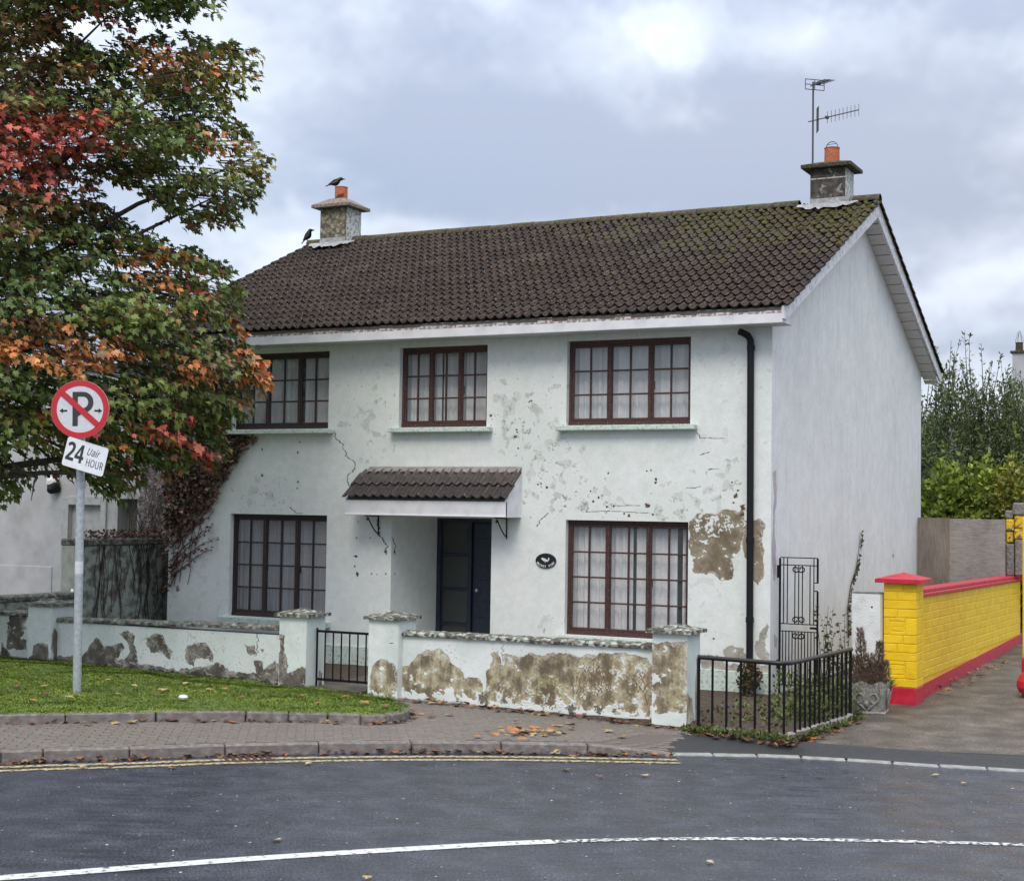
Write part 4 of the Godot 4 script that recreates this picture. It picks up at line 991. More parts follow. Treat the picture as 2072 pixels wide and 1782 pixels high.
func make_window(i):
	var w = WINDOWS[i]
	var x0 = w[0]; var x1 = w[1]; var y0 = w[2]; var y1 = w[3]; var rows = w[4]
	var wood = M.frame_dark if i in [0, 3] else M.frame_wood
	var win = Node3D.new(); win.name = "window"; house.add_child(win, true)
	var zf = -0.085; var zd = 0.07
	var fb = MB.new()
	var ow = 0.042
	fb.cbox(Vector3((x0 + x1) / 2, y1 - 0.028, zf - zd / 2), Vector3(x1 - x0, 0.056, zd), 0.006)
	fb.cbox(Vector3((x0 + x1) / 2, y0 + 0.032, zf - zd / 2), Vector3(x1 - x0, 0.064, zd + 0.02), 0.006)
	fb.cbox(Vector3(x0 + ow / 2, (y0 + y1) / 2, zf - zd / 2), Vector3(ow, y1 - y0 - 0.12, zd), 0.006)
	fb.cbox(Vector3(x1 - ow / 2, (y0 + y1) / 2, zf - zd / 2), Vector3(ow, y1 - y0 - 0.12, zd), 0.006)
	var iw = (x1 - x0 - 2 * ow - 2 * 0.042) / 3.0
	for k in 2: fb.cbox(Vector3(x0 + ow + iw * (k + 1) + 0.042 * k + 0.021, (y0 + y1) / 2, zf - zd / 2), Vector3(0.042, y1 - y0 - 0.12, zd), 0.006)
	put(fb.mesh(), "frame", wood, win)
	var ya = y0 + 0.064; var yb = y1 - 0.056
	for k in 3:
		var a = x0 + ow + (iw + 0.042) * k; var c = a + iw
		var open_ = 0.0
		# sash
		var sw = 0.026 if k != 1 else 0.012
		var sb = MB.new(); var sz = zf - 0.012 - 0.02
		sb.cbox(Vector3(a + sw / 2, (ya + yb) / 2, sz), Vector3(sw, yb - ya, 0.045), 0.005); sb.cbox(Vector3(c - sw / 2, (ya + yb) / 2, sz), Vector3(sw, yb - ya, 0.045), 0.005)
		sb.cbox(Vector3((a + c) / 2, ya + 0.02, sz), Vector3(c - a - 2 * sw, 0.04, 0.045), 0.005); sb.cbox(Vector3((a + c) / 2, yb - 0.02, sz), Vector3(c - a - 2 * sw, 0.04, 0.045), 0.005)
		put(sb.mesh(), "sash", wood, win)
		var pa = a + sw; var pc = c - sw; var p0 = ya + 0.04; var p1 = yb - 0.04
		var bar = 0.024
		var mx = (pa + pc) / 2
		var vb = MB.new(); vb.cbox(Vector3(mx, (p0 + p1) / 2, sz), Vector3(bar, p1 - p0, 0.035), 0.004); put(vb.mesh(), "glazing_bar", wood, win)
		for r in range(1, rows):
			var y = lerpf(p0, p1, r / float(rows))
			var hb = MB.new(); hb.cbox(Vector3((pa + pc) / 2, y, sz - 0.002), Vector3(pc - pa, bar, 0.033), 0.004); put(hb.mesh(), "glazing_bar", wood, win)
		for r in rows:
			for s in 2:
				var gx0 = pa if s == 0 else mx + bar / 2; var gx1 = mx - bar / 2 if s == 0 else pc
				var gy0 = lerpf(p0, p1, r / float(rows)) + (bar / 2 if r > 0 else 0.0); var gy1 = lerpf(p0, p1, (r + 1) / float(rows)) - (bar / 2 if r < rows - 1 else 0.0)
				var pb = MB.new()
				# old panes never lie quite in one plane
				var tx = rr(-0.004, 0.004); var ty = rr(-0.016, 0.016)
				pb.quad(Vector3(gx0, gy0, -0.128 - tx), Vector3(gx1, gy0, -0.128 + tx), Vector3(gx1, gy1, -0.128 + tx + ty * 0.3), Vector3(gx0, gy1, -0.128 - tx + ty * 0.3))
				put(pb.mesh(), "pane", M.glass, win)
		# latch
		if k != 1:
			var hb = MB.new(); var hx = c - 0.016 if k == 0 else a + 0.016
			hb.cbox(Vector3(hx, (ya + yb) / 2 - 0.05, sz - 0.05), Vector3(0.018, 0.12, 0.02), 0.004); put(hb.mesh(), "handle", M.black_iron, win)
	# sill
	var sl = MB.new()
	var over = 0.11
	var upper = y0 > 2.0
	if upper:
		sl.cbox(Vector3((x0 + x1) / 2, y0 - 0.045, 0.02), Vector3(x1 - x0 + 2 * over, 0.075, 0.25), 0.01)
	else:
		sl.cbox(Vector3((x0 + x1) / 2, y0 - 0.055, 0.02), Vector3(x1 - x0 + 2 * over, 0.10, 0.25), 0.012)
	put(sl.mesh(), "sill", M.mint, win)
	# net curtain
	var cm = MB.new()
	var n = 150
	var f = FastNoiseLite.new(); f.seed = 60 + i; f.frequency = 0.03; f.fractal_octaves = 3
	var gaps = {4: [[0.505, 0.53], [0.845, 0.875]], 1: [[0.40, 0.425]], 0: [[0.62, 0.65]], 2: []}.get(i, [])
	var zc = -0.24
	var fold = [0.9, 0.62, 0.78, 1.15, 0.7][i]
	var zz = func(k): return zc - 0.03 + 0.024 * sin(k * fold + 3.0 * f.get_noise_2d(k * 3.0, 0.0)) + 0.03 * f.get_noise_2d(k * 7.0, 50.0)
	for k in n:
		var s = k / float(n)
		var skip = false
		for g in gaps:
			if s > g[0] and s < g[1]: skip = true
		if skip: continue
		var xa = lerpf(x0 - 0.05, x1 + 0.05, k / float(n)); var xb = lerpf(x0 - 0.05, x1 + 0.05, (k + 1) / float(n))
		var za = zz.call(k); var zb = zz.call(k + 1)
		var na = Vector3(-(zz.call(k + 0.5) - zz.call(k - 0.5)) * n / (x1 - x0 + 0.1), 0, 1).normalized(); var nb = Vector3(-(zz.call(k + 1.5) - zz.call(k + 0.5)) * n / (x1 - x0 + 0.1), 0, 1).normalized()
		var A = Vector3(xa, y0 + 0.02, za); var B = Vector3(xb, y0 + 0.02, zb); var C = Vector3(xb, y1 - 0.05, zb); var D = Vector3(xa, y1 - 0.05, za)
		cm.tri(A, B, C, na, nb, nb); cm.tri(A, C, D, na, nb, na)
	var names = ["upper window behind the maple and creeper", "middle upper window above the tiled porch canopy", "upper window next to the black downpipe", "lower window between creeper and porch", "lower window beside the bare plaster patch"]
	var cu = put(cm.mesh(), "net_curtain", M.curtain_grey if i == 3 else M.curtain)
	tag(cu, "pleated net curtain hanging in the " + names[i], "curtain", "net curtains in the house windows")

func make_door():
	var z = -1.46
	var d = Node3D.new(); d.name = "front_door"; house.add_child(d, true)
	var fb = MB.new()
	for x in [-5.925, -5.36, -4.275]: fb.cbox(Vector3(x, 1.13, z + 0.03), Vector3(0.07, 2.22, 0.08), 0.006)
	fb.cbox(Vector3(-5.1, 2.205, z + 0.03), Vector3(1.72, 0.07, 0.078), 0.006)
	put(fb.mesh(), "frame", M.door_paint, d)
	var lf = MB.new(); lf.cbox(Vector3(-4.82, 1.09, z), Vector3(1.0, 2.14, 0.045), 0.004)
	for y in [0.45, 1.05, 1.7]:
		for x in [-5.06, -4.58]: lf.cbox(Vector3(x, y, z + 0.026), Vector3(0.34, 0.44 if y > 1.2 else 0.42, 0.02), 0.008)
	put(lf.mesh(), "door_leaf", M.door_paint, d)
	var lb = MB.new(); lb.cbox(Vector3(-4.82, 1.33, z + 0.03), Vector3(0.26, 0.055, 0.02), 0.006); put(lb.mesh(), "letter_plate", M.black_iron, d)
	var kn = MB.new(); kn.tube([Vector3(-5.22, 1.1, z + 0.03), Vector3(-5.22, 1.1, z + 0.09)], 0.025, 10); put(kn.mesh(), "handle", M.galvanised, d)
	var sp = MB.new()
	for y in [0.55, 1.1, 1.65]: sp.cbox(Vector3(-5.64, y, z + 0.01), Vector3(0.5, 0.05, 0.05), 0.005)
	put(sp.mesh(), "sidelight_bar", M.door_paint, d)
	var gl = MB.new(); gl.quad(Vector3(-5.89, 0.1, z), Vector3(-5.40, 0.1, z), Vector3(-5.40, 2.17, z), Vector3(-5.89, 2.17, z)); put(gl.mesh(), "pane", M.glass, d)

func tile_mesh(width, length, seed_) -> ArrayMesh:
	# double-roll concrete tile; origin at the middle of its lower edge, x across, z down the slope (+z = lower edge), y up
	var b = MB.new()
	var n = 12
	var prof = func(s):
		var t = fposmod(s * 2.0 + 0.08, 1.0)
		# a flat pan, a slow rise and a steep fall
		if t < 0.28: return 0.002
		if t < 0.74: return 0.002 + 0.046 * smoothstep(0.28, 0.74, t)
		return 0.002 + 0.046 * (1.0 - smoothstep(0.76, 0.98, t))
	var th = 0.026
	var w2 = width + 0.012
	for k in n:
		var s0 = k / float(n); var s1 = (k + 1) / float(n)
		var xa = (s0 - 0.5) * w2; var xb = (s1 - 0.5) * w2
		var ya = prof.call(s0); var yb = prof.call(s1)
		var e = 0.02
		var n0 = Vector3(-(prof.call(s0 + e) - prof.call(s0 - e)) / (2 * e * w2), 1, 0).normalized(); var n1 = Vector3(-(prof.call(s1 + e) - prof.call(s1 - e)) / (2 * e * w2), 1, 0).normalized()
		var A = Vector3(xa, ya + th, 0); var B = Vector3(xb, yb + th, 0); var C = Vector3(xb, yb + th, -length); var D = Vector3(xa, ya + th, -length)
		b.tri(A, B, C, n0, n1, n1); b.tri(A, C, D, n0, n1, n0)
		b.quad(Vector3(xa, ya - 0.006, -0.022), Vector3(xb, yb - 0.006, -0.022), B, A)
	for s in [0.0, 1.0]:
		var x = (s - 0.5) * w2; var y = prof.call(s)
		b.quad_out(Vector3(x, y - 0.004, 0), Vector3(x, y + th, 0), Vector3(x, y + th, -length), Vector3(x, y - 0.004, -length), Vector3(s - 0.5, 0, 0))
	return b.mesh()

func make_roof():
	var x0 = -10.85; var x1 = 0.34
	var slope = atan2(RIDGE_Y - EAVE_Y, EAVE_Z - RIDGE_Z)
	var len = Vector2(RIDGE_Y - EAVE_Y, EAVE_Z - RIDGE_Z).length()
	# boarding under the tiles: two thick sheets
	var db = MB.new()
	var up = Vector3(0, cos(slope), sin(slope)); var upb = Vector3(0, cos(slope), -sin(slope))
	var e0 = Vector3(0, EAVE_Y, EAVE_Z); var rd = Vector3(0, RIDGE_Y, RIDGE_Z); var e1 = Vector3(0, EAVE_Y, 2 * RIDGE_Z - EAVE_Z)
	var xa = x0 + 0.05; var xb = x1 - 0.09
	for side in 2:
		var e = e0 if side == 0 else e1; var u = up if side == 0 else upb
		var A = Vector3(xa, e.y, e.z); var B = Vector3(xb, e.y, e.z); var C = Vector3(xb, rd.y, rd.z); var D = Vector3(xa, rd.y, rd.z)
		db.quad_out(A, B, C, D, u); db.quad_out(A - u * 0.05, B - u * 0.05, C - u * 0.05, D - u * 0.05, -u)
		db.quad_out(A, B, B - u * 0.05, A - u * 0.05, Vector3(0, -0.2, 1 if side == 0 else -1))
	var roof = put(db.mesh(), "roof", M.interior, house)
	var courses = 20; var cols = 38
	var gauge = len / courses; var tw = (x1 - x0) / cols
	var tm = [tile_mesh(tw, gauge + 0.07, 0)]
	var list = []
	var mossy = FastNoiseLite.new(); mossy.seed = 15; mossy.frequency = 0.55; mossy.fractal_octaves = 3
	var inside_chimney = func(x, z): return (absf(x + 0.46) < 0.30 or absf(x + 10.1) < 0.31) and absf(z + 4.67) < 0.3
	for side in 2:
		for r in courses:
			for c in cols:
				var s = r * gauge
				var x = x0 + (c + 0.5) * tw
				var zz = EAVE_Z + 0.03 - s * cos(slope); var yy = EAVE_Y + 0.0 + (s - 0.03) * sin(slope)
				var tilt = slope - 0.095 + rr(-0.008, 0.008)
				var bas = Basis(Vector3.RIGHT, tilt) * Basis(Vector3.UP, rr(-0.008, 0.008)) * Basis(Vector3.BACK, rr(-0.006, 0.006))
				var pos = Vector3(x, yy + 0.022 + rr(-0.003, 0.003), zz)
				if side == 1:
					pos.z = 2 * RIDGE_Z - pos.z
					bas = Basis(Vector3.UP, PI) * bas
				var h = s / len
				var m = h * 0.75 + 0.42 * mossy.get_noise_2d(x * 1.2, s * 1.6) + clampf((x + 4.0) / 8.0, -0.3, 0.35) * h
				list.append([pos.distance_to(EYE) + (100.0 if side == 1 else 0.0), Transform3D(bas, pos), m, x, s, side])
	list.sort_custom(func(a, b): return a[0] < b[0])
	var rest = {}
	for i in list.size():
		var e = list[i]
		var mk = "tile_%d" % [0, 1, 2, 0, 2, 3, 1][rng.randi() % 7]
		if e[2] > 0.86 + rr(-0.08, 0.08): mk = "tile_moss_2"
		elif e[2] > 0.66 + rr(-0.12, 0.12): mk = "tile_moss_1"
		elif e[2] > 0.48 and rng.randf() < 0.5: mk = "tile_moss_0"
		if i < 300: put(tm[0], "roof_tile", M[mk], roof, e[1])
		else:
			if not rest.has(mk): rest[mk] = []
			rest[mk].append(e[1])
	for mk in rest: stuff(multi(tm[0], "roof_tile_field", M[mk], roof, rest[mk]))
	# moss cushions along tile edges near the ridge
	var mb = MB.new()
	mb.lathe([Vector2(0.05, 0), Vector2(0.042, 0.016), Vector2(0.024, 0.028), Vector2(0.0, 0.033)], 7)
	var cush = mb.mesh(); var mx = []
	for e in list:
		if e[5] == 1 or e[2] < 0.55: continue
		for k in int((e[2] - 0.55) * (9.0 + 14.0 * clampf((e[3] + 3.0) / 3.0, 0, 1)) + rng.randf()):
			var lp = Vector3(rr(-tw / 2, tw / 2), 0.022 + (0.0 if rng.randf() < 0.5 else 0.02), -rr(0.0, 0.06) if rng.randf() < 0.6 else -rr(0.0, gauge))
			mx.append(e[1] * Transform3D(Basis(Vector3.UP, rr(0, TAU)).scaled(Vector3(rr(0.5, 1.5), rr(0.5, 1.2), rr(0.4, 1.0))), lp))
	stuff(multi(cush, "moss", M.moss, roof, mx))
	# ridge tiles
	var rn = 25; var rl = (x1 - x0) / rn
	var rt = MB.new()
	var seg = 8
	for k in seg:
		var a0 = lerpf(-0.15, PI + 0.15, k / float(seg)); var a1 = lerpf(-0.15, PI + 0.15, (k + 1) / float(seg))
		var R = 0.115
		var p0 = Vector3(0, sin(a0) * R * 0.85, cos(a0) * R); var p1 = Vector3(0, sin(a1) * R * 0.85, cos(a1) * R)
		var hx = Vector3(rl / 2 - 0.006, 0, 0)
		b_ridge(rt, p0, p1, hx)
	var rmesh = rt.mesh()
	for k in rn:
		var x = x0 + (k + 0.5) * rl
		if absf(x + 0.46) < 0.36 or absf(x + 10.1) < 0.36: continue
		put(rmesh, "ridge_tile", M.ridge, roof, Transform3D(Basis(Vector3.BACK, rr(-0.012, 0.012)), Vector3(x, RIDGE_Y + 0.035 + rr(-0.006, 0.006), RIDGE_Z)))
	# eaves: clean lower board with a flaking strip above it, and the soffit
	var fb = MB.new(); fb.cbox(Vector3((x0 + x1) / 2 - 0.02, 4.962, 0.42), Vector3(x1 - x0 - 0.10, 0.125, 0.035), 0.004); fb.cbox(Vector3((x0 + x1) / 2 - 0.02, 4.906, 0.424), Vector3(x1 - x0 - 0.10, 0.022, 0.02), 0.004)
	put(fb.mesh(), "fascia", M.white_board, house)
	var f2 = MB.new()
	var k0 = 46
	for k in k0:
		var a = lerpf(x0 + 0.04, x1 - 0.06, k / float(k0)); var c = lerpf(x0 + 0.04, x1 - 0.06, (k + 1) / float(k0))
		f2.cbox(Vector3((a + c) / 2, 5.068 + rr(-0.006, 0.004), 0.408 + rr(-0.006, 0.008)), Vector3(c - a + 0.003, 0.085, 0.03), 0.004)
	put(f2.mesh(), "flaking_fascia", M.peeling_board, house)
	var sf = MB.new(); sf.box(Vector3((x0 + x1) / 2, 4.91, 0.197), Vector3(x1 - x0 - 0.12, 0.012, 0.385)); put(sf.mesh(), "eaves_soffit", M.soffit, house)
	# bargeboards on the right gable, front and back slope
	for side in 2:
		var sgn = 1.0 if side == 0 else -1.0
		var zmid = RIDGE_Z
		var prof = PackedVector2Array([Vector2(0.0, RIDGE_Y + 0.02), Vector2(EAVE_Z - RIDGE_Z + 0.0, EAVE_Y + 0.02), Vector2(EAVE_Z - RIDGE_Z + 0.0, EAVE_Y - 0.15), Vector2(EAVE_Z - RIDGE_Z - 0.10, EAVE_Y - 0.15), Vector2(0.0, RIDGE_Y - 0.245)])
		var bb = MB.new()
		var X = Transform3D(Basis(Vector3(0, 0, sgn), Vector3.UP, Vector3(1, 0, 0)), Vector3(0, 0, zmid))
		bb.prism(prof, 0.262, 0.298, X)
		put(bb.mesh(), "bargeboard", M.white_barge, house)
		# soffit boards across the overhang
		var nb = 36
		for k in nb:
			var s0 = k / float(nb); var s1 = (k + 1) / float(nb)
			var za = lerpf(0.05, EAVE_Z - RIDGE_Z - 0.08, s0); var zb = lerpf(0.05, EAVE_Z - RIDGE_Z - 0.08, s1)
			var ya = RIDGE_Y - 0.225 - za * tan(slope); var yb = RIDGE_Y - 0.225 - zb * tan(slope)
			var m = Vector3(0.13, (ya + yb) / 2 + (0.005 if k % 2 == 0 else -0.003), RIDGE_Z + sgn * (za + zb) / 2)
			put(box_mesh(Vector3(0.262, 0.012, (zb - za) / cos(slope) - 0.012), 0.003) if k == 0 else soffit_mesh, "soffit_board", M.soffit, house, Transform3D(Basis(Vector3.RIGHT, slope * sgn), m))
			if k == 0: soffit_mesh = house.get_child(house.get_child_count() - 1).mesh
	# return of the eaves board at the corner
	var eb = MB.new(); eb.cbox(Vector3(0.262, 4.985, 0.26), Vector3(0.02, 0.17, 0.28), 0.004); put(eb.mesh(), "eaves_end", M.white_barge, house)
	# plain bargeboard on the far gable
	var lb = MB.new()
	for side in 2:
		var sgn = 1.0 if side == 0 else -1.0
		lb.prism(PackedVector2Array([Vector2(0.0, RIDGE_Y + 0.02), Vector2(EAVE_Z - RIDGE_Z, EAVE_Y + 0.02), Vector2(EAVE_Z - RIDGE_Z, EAVE_Y - 0.15), Vector2(EAVE_Z - RIDGE_Z - 0.1, EAVE_Y - 0.15), Vector2(0.0, RIDGE_Y - 0.245)]), -10.80, -10.77, Transform3D(Basis(Vector3(0, 0, sgn), Vector3.UP, Vector3(1, 0, 0)), Vector3(0, 0, RIDGE_Z)))
	put(lb.mesh(), "bargeboard", M.white_barge, house)
var soffit_mesh

func b_ridge(rt: MB, p0, p1, hx):
	var n0 = Vector3(0, p0.y, p0.z).normalized(); var n1 = Vector3(0, p1.y, p1.z).normalized()
	rt.tri(p0 - hx, p0 + hx, p1 + hx, n0, n0, n1); rt.tri(p0 - hx, p1 + hx, p1 - hx, n0, n1, n1)
	for s in [-1.0, 1.0]:
		rt.quad_out(p0 + hx * s, p1 + hx * s, p1 * 0.82 + hx * s, p0 * 0.82 + hx * s, hx * s)

func make_canopy():
	var c = Node3D.new(); c.name = "porch_canopy"; house.add_child(c, true)
	var x0 = -6.48; var x1 = -3.755; var zp = 0.5
	var body = MB.new()
	body.cbox(Vector3((x0 + x1) / 2, 2.378, zp - 0.02), Vector3(x1 - x0, 0.225, 0.04), 0.005)
	body.cbox(Vector3((x0 + x1) / 2, 2.275, zp + 0.006), Vector3(x1 - x0, 0.02, 0.02), 0.004)
	body.box(Vector3((x0 + x1) / 2, 2.272, zp / 2), Vector3(x1 - x0 - 0.02, 0.012, zp - 0.05))
	put(body.mesh(), "fascia", M.white_board, c)
	for x in [x0 + 0.012, x1 - 0.012]:
		var sp = MB.new()
		sp.prism(PackedVector2Array([Vector2(0.0, 2.266), Vector2(zp - 0.001, 2.266), Vector2(zp - 0.001, 2.50), Vector2(0.07, 2.93), Vector2(0.0, 2.93)]), -0.012, 0.012, Transform3D(Basis(Vector3(0, 0, 1), Vector3.UP, Vector3(-1, 0, 0)), Vector3(x, 0, 0)))
		put(sp.mesh(), "side_panel", M.white_board, c)
	var deck = MB.new(); deck.quad(Vector3(x0, 2.49, zp), Vector3(x1, 2.49, zp), Vector3(x1, 2.9, 0.02), Vector3(x0, 2.9, 0.02)); put(deck.mesh(), "deck", M.interior, c)
	# two courses of tiles and a lead strip at the wall
	var slope = atan2(0.42, zp); var tw = (x1 - x0 + 0.02) / 9.0
	var tm = tile_mesh(tw, 0.36, 1)
	var g = 0.29
	for r in 2:
		for k in 9:
			var s = r * g
			var p = Vector3(x0 - 0.01 + (k + 0.5) * tw, 2.50 + s * sin(slope) + 0.02 + rr(-0.003, 0.003), zp + 0.055 - s * cos(slope))
			put(tm, "tile", M.porch_tile_0 if r == 0 else M.porch_tile_1, c, Transform3D(Basis(Vector3.RIGHT, slope - 0.09) * Basis(Vector3.UP, rr(-0.008, 0.008)), p))
	var ld = MB.new()
	var n = 54
	for k in n:
		var xa = lerpf(x0 + 0.12, x1, k / float(n)); var xb = lerpf(x0 + 0.12, x1, (k + 1) / float(n))
		var ya = 2.925 + 0.018 * absf(sin(k * PI / 3.0)); var yb = 2.925 + 0.018 * absf(sin((k + 1) * PI / 3.0))
		ld.quad(Vector3(xa, ya, 0.115), Vector3(xb, yb, 0.115), Vector3(xb, 3.005, 0.012), Vector3(xa, 3.005, 0.012))
		ld.quad(Vector3(xa, ya - 0.015, 0.115), Vector3(xb, yb - 0.015, 0.115), Vector3(xb, yb, 0.115), Vector3(xa, ya, 0.115))
	put(ld.mesh(), "flashing", M.lead_dull, c)
	for x in [-6.18, -3.98]:
		var br = MB.new()
		br.tube([Vector3(x, 2.26, 0.40), Vector3(x, 2.25, 0.03), Vector3(x, 1.95, 0.025)], 0.011, 6)
		var curl = []
		for k in 9:
			var a = k / 8.0
			curl.append(Vector3(x, lerpf(2.24, 1.98, a) - 0.05 * sin(a * PI), lerpf(0.34, 0.03, a) - 0.02 * sin(a * PI)))
		br.tube(curl, 0.010, 6)
		br.lathe([Vector2(0, -0.02), Vector2(0.02, 0.0), Vector2(0, 0.02)], 8, Transform3D(Basis(), Vector3(x, 2.20, 0.35)))
		put(br.mesh(), "bracket", M.black_iron, c)

func make_chimneys():
	for i in 2:
		var c = Node3D.new(); c.name = "chimney"; house.add_child(c, true)
		var xa = -10.40 if i == 0 else -0.75; var xb = -9.80 if i == 0 else -0.17
		var za = -4.40; var zb = -4.93
		var top = 8.12 if i == 0 else 8.03
		var mid = Vector3((xa + xb) / 2, 0, (za + zb) / 2)
		var st = MB.new(); st.cbox(mid + Vector3(0, (6.9 + top) / 2, 0), Vector3(xb - xa, top - 6.9, za - zb), 0.012)
		put(st.mesh(), "stack", M.chimney_stone if i == 0 else M.chimney_dark, c)
		var sd = MB.new(); sd.cbox(Vector3(xb + 0.004, (6.9 + top) / 2, mid.z), Vector3(0.01, top - 6.9 - 0.02, za - zb - 0.03), 0.002)
		put(sd.mesh(), "render_face", M.chimney_white, c)
		if i == 1:
			var band = MB.new(); band.cbox(mid + Vector3(0, 7.86, 0), Vector3(xb - xa + 0.014, 0.022, za - zb + 0.014), 0.004); put(band.mesh(), "strap", M.chimney_white, c)
		# weathered cap with sloping top
		var cp = MB.new()
		var o = 0.125
		var A = Vector3(xa - o, top, za + o); var B = Vector3(xb + o, top, za + o); var C = Vector3(xb + o, top, zb - o); var D = Vector3(xa - o, top, zb - o)
		var u = Vector3.UP * 0.055
		cp.quad_out(A, B, B + u, A + u, Vector3.BACK); cp.quad_out(B, C, C + u, B + u, Vector3.RIGHT); cp.quad_out(C, D, D + u, C + u, Vector3.FORWARD); cp.quad_out(D, A, A + u, D + u, Vector3.LEFT); cp.quad_out(A, B, C, D, Vector3.DOWN)
		var h = 0.20 if i == 0 else 0.13
		var pr = 0.16
		var T = [Vector3(mid.x - pr, top + h, mid.z + pr), Vector3(mid.x + pr, top + h, mid.z + pr), Vector3(mid.x + pr, top + h, mid.z - pr), Vector3(mid.x - pr, top + h, mid.z - pr)]
		cp.quad_out(A + u, B + u, T[1], T[0], Vector3(0, 1, 0.5)); cp.quad_out(B + u, C + u, T[2], T[1], Vector3(0.5, 1, 0)); cp.quad_out(C + u, D + u, T[3], T[2], Vector3(0, 1, -0.5)); cp.quad_out(D + u, A + u, T[0], T[3], Vector3(-0.5, 1, 0)); cp.quad_out(T[0], T[1], T[2], T[3], Vector3.UP)
		put(cp.mesh(), "cap", M.chimney_cap if i == 0 else M.chimney_cap_dark, c)
		var po = MB.new()
		var hy = top + h - 0.02
		var tall = 0.26 if i == 0 else 0.27
		po.lathe([Vector2(0.125, 0), Vector2(0.122, tall - 0.02), Vector2(0.13, tall), Vector2(0.105, tall), Vector2(0.10, tall - 0.2), Vector2(0, tall - 0.2)], 20, Transform3D(Basis(), Vector3(mid.x, hy, mid.z)))
		put(po.mesh(), "pot", M.terracotta, c)
		if i == 0:
			# a broken slab leaning in the foot of the pot
			var sh = MB.new(); sh.prism(PackedVector2Array([Vector2(-0.09, 0), Vector2(0.075, -0.005), Vector2(0.10, 0.12), Vector2(-0.02, 0.085)]), 0, 0.012, Transform3D(Basis(Vector3.UP, 0.35), Vector3(mid.x + 0.03, hy, mid.z + 0.128)))
			put(sh.mesh(), "shard", M.soot, c)
		else:
			var wr = MB.new(); var arc = []
			for k in 11:
				var a = PI * k / 10.0; arc.append(Vector3(mid.x + cos(a) * 0.10, hy + tall + sin(a) * 0.11, mid.z))
			wr.tube(arc, 0.007, 6); wr.tube([Vector3(mid.x - 0.08, hy + tall + 0.06, mid.z + 0.01), Vector3(mid.x + 0.08, hy + tall + 0.07, mid.z + 0.01)], 0.005, 6)
			put(wr.mesh(), "wire_guard", M.aerial_metal, c)
		# lead skirt lying on the tiles in front, uneven hem
		var lb = MB.new(); var n = 14
		var slope = (RIDGE_Y - EAVE_Y) / (EAVE_Z - RIDGE_Z)
		for k in n:
			var p = lerpf(xa - 0.2, xb + 0.22, k / float(n)); var q = lerpf(xa - 0.2, xb + 0.22, (k + 1) / float(n))
			var d0 = 0.26 + 0.05 * sin(k * 2.1 + i); var d1 = 0.26 + 0.05 * sin((k + 1) * 2.1 + i)
			if k < 3: d0 -= (3 - k) * 0.07; d1 -= (2 - k) * 0.07
			if k > n - 4: d0 -= (k - n + 4) * 0.05; d1 -= (k - n + 5) * 0.05
			var z0 = za + 0.02
			lb.quad_out(Vector3(p, roof_y(z0 + d0) + 0.13 + 0.012 * sin(k * 2.9), z0 + d0), Vector3(q, roof_y(z0 + d1) + 0.13 + 0.012 * sin(k * 2.9 + 2.9), z0 + d1), Vector3(q, roof_y(z0) + 0.14, z0), Vector3(p, roof_y(z0) + 0.14, z0), Vector3.UP)
			if p > xa - 0.03 and q < xb + 0.03: lb.quad_out(Vector3(p, roof_y(z0) + 0.14, z0), Vector3(q, roof_y(z0) + 0.14, z0), Vector3(q, roof_y(z0) + 0.22, z0), Vector3(p, roof_y(z0) + 0.22, z0), Vector3.BACK)
		put(lb.mesh(), "flashing", M.lead, c)

